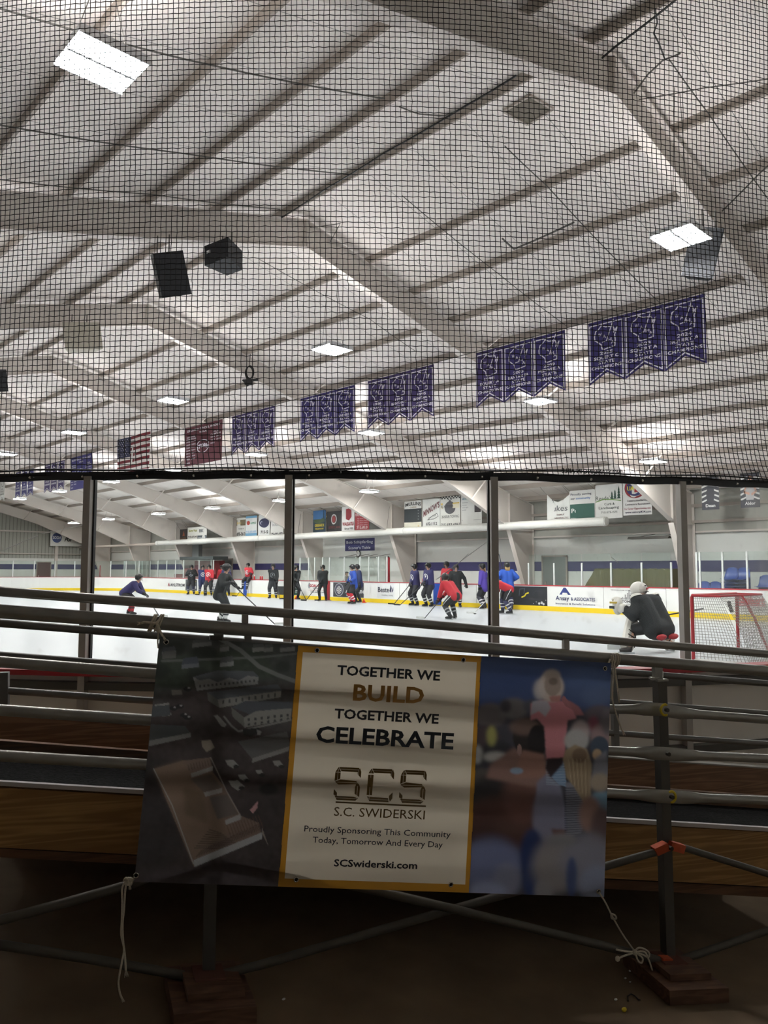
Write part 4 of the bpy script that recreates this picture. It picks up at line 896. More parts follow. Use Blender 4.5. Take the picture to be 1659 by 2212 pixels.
# eyelets
m_eye = mat('nickel_eyelet', lin((200, 196, 188)), .25, metal=.9); m_hole = mat('eyelet_hole', lin((10, 10, 10)), .9)
for px, py in ((685, 1405), (1001, 1425.5), (640, 1900), (974, 1911), (359, 1387), (1307, 1444), (294, 1891), (1293, 1926)):
    c0 = bp(px, py, .005); mb = MB(); mb.tube([c0+RD*math.cos(a)*.0075+ZV*math.sin(a)*.0075 for a in [2*math.pi*i/14 for i in range(14)]], .0022, m_eye, 6, closed=True)
    e_ = mb.build('eyelet', BAN, smooth=True); mb = MB(); mb.add([c0+RN*.002+RD*math.cos(a)*.006+ZV*math.sin(a)*.006 for a in [2*math.pi*i/12 for i in range(12)]], [tuple(range(12))], m_hole); mb.build('eyelet_hole', e_)
# ------------------------------------------------------------------ cords
m_rope = mat('cotton_cord', lin((216, 206, 186)), .9, var=.25, scale=260, bump=.6)
def cord(name, pts, r, par, m=None):
    P = [onP(*p) for p in pts]; out = []
    for i in range(len(P)-1):
        p0, p1, p2, p3 = P[max(i-1, 0)], P[i], P[i+1], P[min(i+2, len(P)-1)]
        for k in range(5):
            t = k/5; out.append(.5*((2*p1)+(p2-p0)*t+(2*p0-5*p1+4*p2-p3)*t*t+(-p0+3*p1-3*p2+p3)*t*t*t))
    out.append(P[-1]); mb = MB(); mb.tube(out, r, m or m_rope, 7); return mb.build(name, par, smooth=True)
def fray(px, py, off, dx, dy, par, n=9, L_=12):
    mb = MB(); rnd = random.Random(px)
    for i in range(n):
        a = rnd.uniform(-.45, .45); ex = dx*math.cos(a)-dy*math.sin(a); ey = dx*math.sin(a)+dy*math.cos(a); l = L_*rnd.uniform(.7, 1.1)
        mb.tube([onP(px, py, off), onP(px+ex*l*.5, py+ey*l*.5, off-.002), onP(px+ex*l, py+ey*l, off)], [.0022, .002, .0008], m_rope, 5)
    mb.build('frayed_end', par, smooth=True)
t1 = thing('tie_cord', 'beige cord knotted round the guard rail at the banner upper left corner', 'cord', onP(335, 1340, -.03), 'cotton cords tying the banner')
for i, x in enumerate((330, 335, 340, 345)):
    c0 = onP(x, 1345-i*.0+x*.0, 0); lean = (-.004 if i < 2 else .002)
    y = 1315.5+(x+70)/900*66.5-0
    c0 = onP(x, 1345.5, 0); mb = MB(); mb.tube([c0+RN*math.cos(a)*.0268+ZV*math.sin(a)*.0268+RD*(lean+.010*math.sin(a)) for a in [2*math.pi*k/20 for k in range(20)]], .0036, m_rope, 7, closed=True); mb.build('cord_wrap', t1, smooth=True)
cord('cord_tail', [(345, 1338, -.03), (336, 1346, -.036), (325, 1345, -.036), (312, 1344, -.034), (306, 1346, -.034)], .0042, t1); fray(308, 1346, -.034, -1, .1, t1)
cord('cord_tail', [(336, 1343, -.034), (341, 1352, -.036), (348, 1368, -.045), (359, 1385, -.062)], .0042, t1)
cord('cord_tail', [(327, 1355, -.02), (333, 1358, -.03), (341, 1362, -.032), (341, 1385, -.03), (342, 1400, -.025)], .0026, t1)
t2 = thing('tie_cord', 'pale cord looped over the rail with two tails at the banner upper right corner', 'cord', onP(1323, 1430, -.03), 'cotton cords tying the banner')
for i, x in enumerate((1316, 1321, 1326, 1330)):
    c0 = onP(x, 1426.5, 0); mb = MB(); mb.tube([c0+RN*math.cos(a)*.0265+ZV*math.sin(a)*.0265+RD*(.008*math.sin(a)) for a in [2*math.pi*k/20 for k in range(20)]], .0038, m_rope, 7, closed=True); mb.build('cord_wrap', t2, smooth=True)
cord('cord_tail', [(1307, 1444, -.062), (1313, 1436, -.05), (1318, 1424, -.04)], .0036, t2)
cord('cord_tail', [(1320, 1415, -.03), (1323, 1440, -.045), (1325, 1460, -.045), (1323, 1490, -.05), (1324, 1518, -.05), (1332, 1545, -.05), (1340, 1568, -.05), (1345, 1580, -.05)], .0034, t2)
cord('cord_tail', [(1324, 1418, -.032), (1328, 1445, -.045), (1333, 1480, -.05), (1338, 1518, -.06)], .0034, t2); fray(1345, 1577, -.05, .15, 1, t2)
t3 = thing('tie_cord', 'pale cord with two long hanging tails at the banner lower left corner', 'cord', onP(275, 1905, -.04), 'cotton cords tying the banner')
cord('cord_tail', [(294, 1891, -.065), (288, 1898, -.05), (280, 1904, -.045), (270, 1906, -.045)], .0042, t3)
for i in range(3): cord('knot', [(268+i*5, 1903, -.035), (272+i*5, 1897, -.055), (278+i*4, 1902, -.055), (276+i*3, 1911, -.05), (268+i*4, 1906, -.04)], .004, t3)
cord('cord_tail', [(270, 1905, -.05), (264, 1920, -.05), (264, 1955, -.05), (263, 1990, -.05), (262, 2020, -.05), (268, 2050, -.05), (263, 2080, -.05), (256, 2120, -.05), (259, 2145, -.05), (264, 2158, -.05)], .0033, t3)
cord('cord_tail', [(273, 1906, -.05), (270, 1930, -.05), (268, 1965, -.05), (265, 1995, -.052), (266, 2030, -.052), (270, 2065, -.05), (272, 2098, -.05)], .0033, t3)
fray(264, 2156, -.05, .3, 1, t3, 7, 9); fray(272, 2096, -.05, .2, 1, t3, 8, 15); fray(280, 1912, -.045, .2, 1, t3, 8, 10)
t4 = thing('tie_cord', 'white cord tied in a bow round the brace below the banner lower right corner', 'cord', onP(1370, 2050, -.04), 'cotton cords tying the banner')
cord('cord_line', [(1293, 1926, -.065), (1308, 1950, -.06), (1323, 1980, -.055), (1346, 2020, -.05), (1371, 2055, -.045)], .0034, t4)
for i in range(2): cord('knot', [(1321, 1974, -.05), (1328, 1977, -.06), (1331, 1984, -.06), (1322, 1984, -.055), (1320, 1976, -.052)], .0038, t4)
for pts in ([(1371, 2056, -.06), (1350, 2055, -.065), (1331, 2051, -.065)], [(1371, 2058, -.06), (1350, 2064, -.065), (1336, 2070, -.065)], [(1371, 2057, -.06), (1378, 2048, -.07), (1390, 2049, -.07), (1402, 2058, -.07), (1400, 2068, -.068), (1388, 2062, -.065), (1373, 2058, -.06)], [(1372, 2057, -.06), (1378, 2075, -.07), (1386, 2080, -.07), (1388, 2070, -.068), (1376, 2060, -.06)], [(1372, 2057, -.06), (1392, 2056, -.07), (1402, 2075, -.07), (1409, 2096, -.07)]): cord('bow_loop', pts, .0034, t4)
mb = MB(); mb.ell(onP(1371, 2057, -.063), (.010, .010, .011), m_rope, 10, 7); mb.build('bow_knot', t4, smooth=True); mb = MB(); mb.ell(onP(1334, 2071, -.066), (.011, .009, .010), m_rope, 10, 7); mb.build('cord_end', t4, smooth=True)
# litter on the ramp
def onF(px, py, dz=0):
    p = onZ(px, py, .2)
    for _ in range(8): p = onZ(px, py, floor_z(p)+dz)
    return p
mb = MB(); p = onF(1348, 2181, .006); mb.ell(p, (.011, .009, .007), m_yel, 7, 5); mb.ell(p+RD*.006+RN*.003, (.006, .006, .006), m_yel, 6, 4); tag(mb.build('litter_scrap'), 'small yellow scrap lying on the dark concrete', 'litter')
for (px, py, s_), lb in zip(((1330, 2159, .006), (613, 2158, .005), (1351, 2113, .0045), (1361, 2121, .004), (1361, 2097, .005)), ('white crumb lying beside the wire hook', 'pale yellowish crumb on the concrete below the banner middle', 'white crumb left of the right block, upper one of two', 'white crumb left of the right block, lower one of two', 'white crumb just below the rope bow')):
    mb = MB(); mb.ell(onF(px, py, s_*.4), (s_*1.4, s_, s_*.6), WHITE, 7, 5); tag(mb.build('litter_crumb'), lb, 'litter')
mb = MB(); P = [onF(1357, 2162, .004), onF(1356, 2152, .004), onF(1363, 2147, .006), onF(1372, 2152, .004), onF(1380, 2160, .004), onF(1383, 2160, .004)]; mb.tube(P, .0024, m_black, 6); tag(mb.build('wire_hook'), 'bent dark wire hook lying beside the right wooden block', 'wire')
# ================================================================== HANGING CHAMPIONSHIP BANNERS
m_nav = mat('purple_navy_cloth', lin((54, 46, 104)), .75, var=.1, scale=3); m_nav2 = mat('violet_navy_cloth', lin((60, 48, 96)), .75, var=.1, scale=3)
m_mar = mat('maroon_cloth', lin((92, 46, 56)), .75, var=.08); m_royal = mat('blue_cloth', lin((60, 58, 116)), .75, var=.08); m_wcloth = mat('white_cloth', lin((214, 214, 210)), .7, var=.04)
m_wp = mat('white_ink', lin((216, 214, 222)), .7, var=.03)
STATE = [(.03, .58), (.08, .78), (.22, .86), (.33, .98), (.42, .92), (.50, .88), (.80, .84), (.84, .72), (.82, .60), (.97, .78), (.93, .66), (.86, .50), (.88, .30), (.86, .08), (.42, .02), (.33, .05), (.30, .22), (.16, .34), (.04, .44), (.03, .58)]
SB = .9                                           # the pennants hang on a wire just below the beams
def sz(z): return H+SB*(z-H)
TP = 16.9*SB
def pennant(La, T, lines, lab, group, mcl, w_=.985, ztop=8.0, zbot=6.37, dn=1):
    La, T, w_, ztop, zbot = La*SB, TP, w_*SB, sz(ztop), sz(zbot)
    t = thing('championship_banner', lab, 'banner', (T, La-w_/2, ztop), group)
    ph = random.uniform(0, 6)
    f = sheetmap(T, La, La-w_, zbot, ztop, lambda u, v: .012*math.sin(u*5+ph)*(1-v))
    mb = MB(); sheet(mb, f, mcl, outline=[(0, 0), (.5, .17), (1, 0), (1, 1), (0, 1)]); mb.build('banner_cloth', t)
    mb = MB(); stroke(mb, [(.045, .05), (.045, .93), (.955, .93), (.955, .05), (.5, .215), (.045, .05)], .018, m_wp, f, .006, w_/1.63); mb.build('border_line', t)
    mb = MB(); g = lambda a, b: (.16+a*.68, .52+b*.40)
    stroke(mb, [g(a, b) for a, b in STATE], .017, m_wp, f, .006, w_/1.63); stroke(mb, [g(.82, 1.10), g(.52, .33), g(.36, .31)], .015, m_wp, f, .007, w_/1.63)
    for ch, a, b in (('W', .18, .56), ('A', .36, .46), ('H', .58, .30), ('A', .70, .18)):
        x, y = g(a, b); text(mb, ch, x, x+.10, y, .052, m_wp, f, .007, .02)
    mb.build('state_outline', t)
    mb = MB(); n = len(lines); y = .455
    for i, s in enumerate(lines):
        wd = {0: .36, 1: .70, 2: .46, 3: .84}[i]; y = (.452, .378, .306, .232)[i]
        text(mb, s, .5-wd/2, .5+wd/2, y, .050, m_wp, f, .006, .03)
    mb.build('lettering', t); mb = MB(); mb.tube([f(0, 1, -.006), f(1, 1, -.006)], .016, m_steel, 6); mb.build('top_bar', t)
GG_ = 0
G = 'championship pennants hung from one roof purlin'
def trio(La, rows_, where, mcl):
    for i, ln in enumerate(rows_):
        yr = ln[0]; pennant(La-i*1.0, 16.9, ln, 'purple swallowtail banner %s %s, %s in the %s' % (yr, ln[1].title(), ('left', 'middle', 'right')[i], where), G, mcl[i])
S_, C_ = 'STATE', 'CHAMPIONS'
trio(10.12, [('2025', 'SQUIRT C', S_, C_), ('2023', 'SQUIRT A', S_, C_), ('2024', 'SQUIRT A', S_, C_)], 'farthest right set', [m_nav]*3)
trio(13.80, [('1998', 'SQUIRT A', S_, C_), ('2003', 'BANTAM IIA', S_, C_), ('2009', 'PEEWEE A', S_, C_)], 'second set from the right', [m_nav2, m_nav, m_nav])
trio(18.45, [('1986', 'SQUIRT C', S_, C_), ('1995', 'BANTAM C', S_, C_), ('1995', 'BANTAM A', S_, C_)], 'third set from the right', [m_nav2]*3)
trio(22.10, [('1961', 'MIDGET A', S_, C_), ('1960', 'MIDGET A', S_, C_), ('1959', 'JUVENILE A', S_, C_)], 'fourth set from the right', [m_nav]*3)
trio(26.72, [('1967', 'BANTAM A', S_, C_), ('1967', 'MIDGET A', S_, C_), ('1968', 'JUNIOR A', S_, C_)], 'fifth set from the right', [m_nav2]*3)
def small_pennant(La, lab, mcl, ink, ztop=8.0, zbot=6.3):
    La, ztop, zbot = La*SB, sz(ztop), sz(zbot)
    t = thing('championship_banner', lab, 'banner', (TP, La-.43, ztop), 'small distant pennants at the far left'); f = sheetmap(TP, La, La-.864, zbot, ztop)
    mb = MB(); sheet(mb, f, mcl, outline=[(0, 0), (.5, .12), (1, 0), (1, 1), (0, 1)]); mb.build('banner_cloth', t)
    mb = MB(); stroke(mb, [(.05, .04), (.05, .95), (.95, .95), (.95, .04), (.5, .16), (.05, .04)], .02, ink, f, .006, .6); stroke(mb, [(.2+a*.6, .58+b*.3) for a, b in STATE], .03, ink, f, .006, .6)
    for i, (s, wd) in enumerate((('19', .3), ('STATE', .6), (C_, .8))): text(mb, s, .5-wd/2, .5+wd/2, .45-i*.1, .06, ink, f, .006, .03)
    mb.build('lettering', t)
for i, L in enumerate((47.55, 46.5, 45.4)): small_pennant(L, 'dark blue pennant left of the blue records banner, %s of three' % ('left', 'middle', 'right')[i], m_nav)if False else small_pennant(L, 'dark blue pennant left of the blue records banner, %s of three' % ('left', 'middle', 'right')[i], m_nav2, m_wp)
for i, L in enumerate((52.7, 51.5, 50.4)): small_pennant(L, 'blue pennant in the far left set before the white ones, %s of three' % ('left', 'middle', 'right')[i], m_royal, m_wp)
m_gink = mat('grey_ink', lin((120, 118, 112)), .7)
for i, L in enumerate((58.6, 57.2, 55.8)): small_pennant(L, 'whitish pennant at the left edge of the photo, %s of three' % ('left', 'middle', 'right')[i], m_wcloth, m_gink)
mb = MB(); mb.tube([(TP, 6.0, sz(8.03)), (TP, 20, sz(8.02)), (TP, 40, sz(8.02)), (TP, LB, sz(8.03))], .012, m_cable, 5); tag(mb.build('hanging_wire'), 'long steel wire below the beams from which the pennants hang', 'wire')
# records banners
def records(La, Lb, z0, z1, mcl, title, sub, lab, logo):
    La, Lb, z0, z1 = La*SB, Lb*SB, sz(z0), sz(z1)
    t = thing('records_banner', lab, 'banner', (TP, (La+Lb)/2, z1)); f = sheetmap(TP, La, Lb, z0, z1, lambda u, v: .02*math.sin(u*7)*(1-v)); a = (La-Lb)/(z1-z0)
    mb = MB(); sheet(mb, f, mcl, nu=8); mb.build('banner_cloth', t); mb = MB()
    text(mb, title, .06, .95, .875, .055, m_wp, f, .008, .03); text(mb, sub, .40, .60, .79, .045, m_wp, f, .008, .02)
    text(mb, 'REGIONAL', .06, .30, .72, .036, m_wp, f, .008, .02); text(mb, 'CHAMPIONS', .05, .32, .665, .036, m_wp, f, .008, .02)
    for i in range(7): text(mb, '%d  %d' % (1996+i*4, 1998+i*4), .05, .31, .60-i*.075, .034, m_wp, f, .008, .02)
    text(mb, '2024', .05, .17, .05, .034, m_wp, f, .008, .02)
    text(mb, 'STATE', .76, .92, .72, .036, m_wp, f, .008, .02); text(mb, 'CHAMPIONS', .70, .97, .665, .036, m_wp, f, .008, .02)
    for i, s in enumerate(('2006  2016', '2017  2023', '2024')): text(mb, s, .70, .70+.027*len(s), .60-i*.075, .034, m_wp, f, .008, .02)
    if logo:
        ring(mb, .50, .44, .17, .17, .12, m_wp, f, .008, 20, 160); text(mb, logo, .34, .66, .36, .10, m_wp, f, .009, .05, arc=.05); ring(mb, .5, .42, .15, .15, .12, m_wp, f, .008, 200, 340)
    mb.build('lettering', t)
records(30.55, 27.45, 6.28, 8.0, m_mar, 'GIRLS HIGH SCHOOL HOCKEY', 'WIAA', 'maroon records banner with a white emblem beside the striped flag', 'STORM')
records(43.5, 40.6, 6.15, 8.02, m_royal, 'BOYS HIGH SCHOOL HOCKEY', 'WIAA', 'blue records banner of lists left of the striped flag', 'STATE')
# flag
t = thing('american_flag', 'American flag hanging between the blue and the maroon records banners', 'flag', (TP, 32, sz(8.3))); f = sheetmap(TP, 37.4*SB, 33.9*SB, sz(6.45), sz(8.32), lambda u, v: .03*math.sin(u*9+v))
m_fr = mat('flag_red', lin((112, 34, 46)), .75); m_fb = mat('flag_blue', lin((40, 44, 74)), .75)
mb = MB(); sheet(mb, f, m_wcloth, nu=10)
for i in range(7):
    for j in range(10): rect(mb, j/10, 1-(2*i+1)/13, (j+1)/10, 1-(2*i)/13, m_fr, f, .006)
mb.build('flag_cloth', t); mb = MB()
for j in range(4): rect(mb, j/10, 6/13, (j+1)/10, 1, m_fb, f, .010)
for r_ in range(9):
    for c_ in range(6 if r_ % 2 == 0 else 5):
        x = .033*(1+2*c_+(r_ % 2)); y = 1-(7/13)*(r_+1)/10
        poly(mb, [(x+.012*(1 if k % 2 == 0 else .4)*math.sin(k*math.pi/5), y+.022*(1 if k % 2 == 0 else .4)*math.cos(k*math.pi/5)) for k in range(10)], m_wp, f, .013)
mb.build('star_field', t)
# ================================================================== SPONSOR SHEETS ABOVE THE DUCT
TS = 27.95
def z2(z, T=29.2): return H+(z-H)*TS/T
def spons(px0, px1, zt, zb, bg, lab, draw, group='advertising sheets above the duct', T=TS, sag=0.):
    T = TS; zt, zb = z2(zt), z2(zb); La, Lb = onT(px0, 1100, T).y, onT(px1, 1100, T).y; ph = px0*.7
    t = thing('advertising_sheet', lab, 'banner', (T, (La+Lb)/2, zt), group); f = sheetmap(T, La, Lb, zb, zt, lambda u, v: .03*math.sin(u*6+ph)*(1-v*.5))
    mb = MB()
    if sag: sheet(mb, f, cmat(bg), outline=[(0, 0), (1, 0), (1, 1-sag*.2), (.75, 1-sag*.75), (.5, 1-sag), (.25, 1-sag*.7), (.02, 1)])
    else: sheet(mb, f, cmat(bg), nu=6)
    mb.build('sheet', t); mb = MB(); draw(mb, f); mb.build('print', t)
    mb = MB()
    for u in (.02, .98): a_ = f(u, .99, .0); mb.tube([a_, Vector((27.44, a_.y, roof_z(27.43)-.2))], .008, m_cable, 4)
    mb.build('hanging_ties', t)
def T_(mb, f, s, x0, x1, y, cap, col, bold=.02, **k): text(mb, s, x0, x1, y, cap, cmat(col), f, .008, bold, **k)
K = (30, 30, 34); W_ = (222, 222, 220)
def d1(mb, f):
    T_(mb, f, 'Jukes', .1, .92, .42, .2, (70, 76, 84), .0, shear=.12); T_(mb, f, 'FAMILY', .45, .8, .27, .055, (130, 110, 110)); T_(mb, f, 'CHIROPRACTIC', .28, .96, .16, .055, (130, 110, 110)); stroke(mb, [(.1, .4), (.22, .62), (.3, .74), (.26, .82), (.2, .74), (.3, .5), (.2, .34), (.08, .38)], .02, cmat((70, 76, 84)), f, .008, 1)
spons(1181, 1230, 5.12, 3.78, (224, 226, 222), 'white chiropractor sheet with grey script, its top edge sagging', d1, sag=.28)
def d2(mb, f):
    rect(mb, .02, .02, .98, .55, cmat((28, 84, 72)), f, .006); T_(mb, f, 'Proudly serving', .05, .86, .84, .075, (50, 56, 80), .01); T_(mb, f, 'our', .05, .22, .71, .06, (50, 56, 80)); T_(mb, f, 'community', .26, .82, .71, .07, (50, 110, 180)); T_(mb, f, 'Peoples', .08, .86, .27, .15, (232, 236, 232), .015); T_(mb, f, 'STATE BANK', .5, .86, .2, .035, (200, 214, 206)); T_(mb, f, 'bankpeoples.com 888-929-9902', .05, .86, .08, .04, (220, 230, 224))
spons(1231, 1286, 5.2, 3.85, (222, 222, 218), 'sheet with a green lower half reading Peoples', d2)
def d3(mb, f):
    T_(mb, f, "Reede's", .02, .6, .54, .13, (40, 60, 50), .0)
    for x, h in ((.62, .2), (.74, .24), (.88, .32)):
        for k in range(4): poly(mb, [(x-.07+k*.012, .56+h*k/4), (x+.07-k*.012, .56+h*k/4), (x, .56+h*(k+1.6)/4)], cmat((30, 70, 56)), f, .008)
    stroke(mb, [(.03, .5), (.3, .57), (.6, .55), (.95, .5)], .03, cmat((124, 160, 90)), f, .009, 1); T_(mb, f, 'Curb &', .32, .72, .39, .07, (50, 66, 60), .01); T_(mb, f, 'Landscaping', .12, .88, .28, .075, (50, 66, 60), .01); T_(mb, f, '715-573-1575', .2, .82, .15, .06, (70, 84, 76), .01)
spons(1287, 1345, 5.35, 3.9, (226, 226, 222), 'white landscaping sheet with green trees and a phone number', d3)
def d4(mb, f):
    disc(mb, .45, .74, .38, .28, cmat((150, 40, 48)), f, .006, 30); disc(mb, .45, .74, .31, .22, cmat((48, 56, 110)), f, .008, 30); T_(mb, f, 'UA', .17, .42, .68, .12, (240, 220, 60), .03); T_(mb, f, '434', .56, .75, .70, .09, (240, 220, 60), .02)
    poly(mb, [(.42, .62), (.44, .8), (.54, .86), (.58, .74), (.57, .62)], cmat((190, 60, 60)), f, .010); poly(mb, [(.4, .76), (.46, .87), (.54, .88), (.52, .78)], W and cmat(W_), f, .011)
    for i, (s, a, b, y, c_) in enumerate((('Construction/Service', .16, .86, .37, (60, 40, 60)), ('Contractors Recruitment', .08, .95, .27, (60, 40, 60)), ('For Career Opportunities visit:', .06, .97, .15, (150, 60, 80)), ('www.ualocal434.com', .08, .97, .05, (40, 40, 70)))): T_(mb, f, s, a, b, y, .055 if i < 3 else .065, c_, .015)
W = 1
spons(1346, 1408, 5.5, 3.98, (228, 228, 224), 'white union sheet with a red and blue oval emblem', d4)
def d5(mb, f):
    rect(mb, .0, .25, 1, .72, cmat((54, 60, 64)), f, .005); rect(mb, 0, 0, 1, .24, cmat((226, 224, 206)), f, .005); T_(mb, f, "MULLINS", .06, .97, .80, .12, K, .03, arc=.05); T_(mb, f, 'CHEESE', .3, .7, .75, .05, (120, 90, 40)); 
    for i in range(4): T_(mb, f, 'Knowlton Wisconsin' if i != 2 else '(715) 693-3205', .12, .85, .63-i*.1, .035, (190, 194, 194))
    disc(mb, .27, .1, .1, .06, cmat((220, 190, 50)), f, .008); T_(mb, f, 'MULLINS', .42, .88, .08, .05, (200, 160, 50))
spons(874, 911, 5.38, 3.86, (222, 222, 218), 'cheese maker sheet with a dark middle band', d5)
def d6(mb, f): T_(mb, f, "MINNOW'S", .06, .98, .56, .2, (100, 40, 48), .03, slope=.32); T_(mb, f, '692-1112', .22, .86, .12, .1, (40, 44, 60), .02); stroke(mb, [(.3, .3), (.6, .42), (.85, .5), (.92, .4), (.7, .32), (.3, .3)], .02, cmat((110, 112, 112)), f, .008); T_(mb, f, 'Supper Club', .35, .8, .38, .06, (90, 92, 96), .0, slope=.2)
spons(912, 950, 5.4, 3.84, (224, 226, 222), 'white sheet with slanted maroon lettering and 692-1112', d6)
def d7(mb, f):
    for i in range(14):
        if i % 2: rect(mb, i/14, .92, (i+1)/14, .96, cmat(K), f, .006); rect(mb, (i-1)/14, .96, i/14, 1, cmat(K), f, .006)
    disc(mb, .5, .64, .26, .2, cmat((84, 84, 90)), f, .006); rect(mb, .04, .62, .96, .76, cmat((232, 226, 200)), f, .009); rect(mb, .04, .75, .96, .79, cmat((222, 184, 60)), f, .009); T_(mb, f, 'B.J. AUTO REPAIR INC.', .07, .93, .65, .08, K, .02); T_(mb, f, '24-HOUR TOWING', .08, .92, .32, .09, (70, 76, 84), .0); T_(mb, f, '715.693.6961', .05, .96, .05, .11, (60, 64, 72), .01)
    stroke(mb, [(.4, .8), (.6, .92)], .03, cmat((90, 90, 94)), f, .01); stroke(mb, [(.6, .8), (.4, .92)], .03, cmat((90, 90, 94)), f, .01)
spons(951, 994, 5.45, 3.82, (226, 226, 220), 'auto repair sheet with a chequered top and 715.693.6961', d7)
def d8(mb, f):
    rect(mb, .66, .42, .96, .84, cmat((60, 52, 56)), f, .006); disc(mb, .8, .72, .08, .1, cmat((190, 140, 120)), f, .008); T_(mb, f, 'AMERICAN FAMILY', .06, .44, .82, .05, (50, 110, 130))
    for i in range(4): T_(mb, f, 'Insurance agency', .06, .06+(.3, .24, .32, .22)[i], .72-i*.075, .03, (110, 116, 120), .01)
    rect(mb, .04, .19, .96, .2, cmat((150, 150, 150)), f, .007)
spons(996, 1040, 5.5, 3.85, (222, 222, 218), 'white sheet with a small portrait on its right side', d8)
def d9(mb, f): T_(mb, f, 'GREENHECK', .12, .92, .3, .12, (214, 190, 60), .02); T_(mb, f, 'FIELDHOUSE', .16, .86, .18, .06, (214, 190, 60)); rect(mb, 0, .62, 1, 1, cmat((60, 104, 150)), f, .004); disc(mb, .5, .55, .45, .14, cmat((70, 84, 60)), f, .006)
spons(677, 704, 5.3, 3.88, (36, 56, 72), 'blue sheet with a painted landscape and yellow lettering', d9)
def d10(mb, f): ring(mb, .5, .62, .2, .24, .25, cmat((190, 190, 190)), f, .006); disc(mb, .5, .62, .12, .16, cmat((140, 60, 60)), f, .007); T_(mb, f, 'STETZ AN', .12, .9, .2, .1, (120, 54, 54), .02)
spons(706, 738, 5.18, 3.9, (42, 42, 44), 'black sheet with a round silver emblem', d10)
def d11(mb, f): poly(mb, [(.3, .5), (.3, .9), (.75, .95), (.78, .58), (.55, .44)], cmat((150, 44, 56)), f, .006); rect(mb, .36, .78, .72, .84, cmat(W_), f, .008); rect(mb, .5, .56, .58, .8, cmat(W_), f, .008); T_(mb, f, 'WAUSAUTILE', .06, .97, .24, .14, (150, 44, 56), .04); T_(mb, f, 'Since 1953', .2, .9, .08, .08, K, .02)
spons(739, 766, 5.38, 3.92, (226, 226, 224), 'white tile maker sheet with a big red T', d11)
def d12(mb, f):
    disc(mb, .45, .86, .12, .09, cmat((214, 190, 190)), f, .006); T_(mb, f, 'HAYES GRAPH', .03, .95, .62, .13, (228, 214, 214), .02)
    for i in range(4): T_(mb, f, 'Signs  Banners  Graphics', .15, .9, .5-i*.09, .035, (214, 180, 184))
    T_(mb, f, '715.693.0', .12, .9, .08, .12, (228, 214, 214), .02)
spons(767, 798, 5.3, 3.92, (160, 48, 58), 'red graphics sheet with white lettering, partly behind a beam', d12)
def d13(mb, f): rect(mb, 0, .62, 1, .9, cmat((120, 108, 84)), f, .005); T_(mb, f, 'BUILDING', .05, .95, .7, .1, (224, 200, 120), .03); T_(mb, f, 'Center of', .25, .8, .44, .06, (80, 80, 84)); T_(mb, f, '693-3613', .05, .97, .13, .16, K, .04)
spons(512, 531, 5.25, 3.84, (220, 220, 214), 'first of the four far sheets, with 693-3613 in black', d13)
def d14(mb, f): rect(mb, 0, .0, 1, .2, cmat((120, 170, 204)), f, .005); rect(mb, 0, .9, 1, 1, cmat((120, 170, 204)), f, .005); disc(mb, .22, .68, .13, .1, cmat((190, 80, 70)), f, .006); T_(mb, f, 'ASPIRUS', .38, .92, .62, .1, (90, 150, 120), .03); T_(mb, f, '715-693-6000', .05, .95, .22, .1, (110, 160, 200), .02)
spons(532, 556, 5.32, 3.86, (226, 228, 226), 'sheet with pale blue bands and a red heart', d14)
def d15(mb, f): disc(mb, .5, .64, .44, .22, cmat((50, 54, 84)), f, .006); T_(mb, f, 'Chiro', .14, .86, .58, .14, (200, 204, 220), .03); T_(mb, f, '715-12', .2, .85, .16, .13, K, .03)
spons(559, 584, 5.3, 3.86, (224, 226, 224), 'sheet with a dark blue oval', d15)
def d16(mb, f): T_(mb, f, 'Recreational', .1, .9, .74, .05, (90, 90, 96)); T_(mb, f, 'DOORCHIE', .12, .9, .52, .12, (100, 104, 112), .0); T_(mb, f, '75-693-1872', .05, .97, .06, .12, (60, 60, 66), .03)
spons(586, 613, 5.15, 3.86, (224, 224, 220), 'plain white sheet right of the blue oval one', d16)
def d17(mb, f): poly(mb, [(.3, .55), (.5, .9), (.7, .55)], cmat((150, 80, 50)), f, .006); T_(mb, f, 'LUCKYS', .1, .9, .35, .1, (150, 110, 70), .02)
spons(390, 406, 4.75, 3.58, (52, 48, 48), 'narrow black sheet at the far left end of the duct', d17, T=28.9)
def d18(mb, f): T_(mb, f, 'Badger Wash', .06, .48, .74, .14, (150, 150, 60), .03); T_(mb, f, '715-675-43', .03, .48, .4, .1, K, .03); disc(mb, .25, .12, .12, .08, cmat((190, 180, 70)), f, .006); T_(mb, f, 'BK', .6, .85, .68, .18, (90, 94, 100), .03); rect(mb, .5, .2, 1, .5, cmat((84, 96, 104)), f, .006); T_(mb, f, 'STREET', .53, .97, .27, .14, (200, 204, 204), .02)
spons(407, 448, 4.85, 3.55, (222, 222, 216), 'white two-part sheet hanging at the left end of the duct', d18, T=28.9)
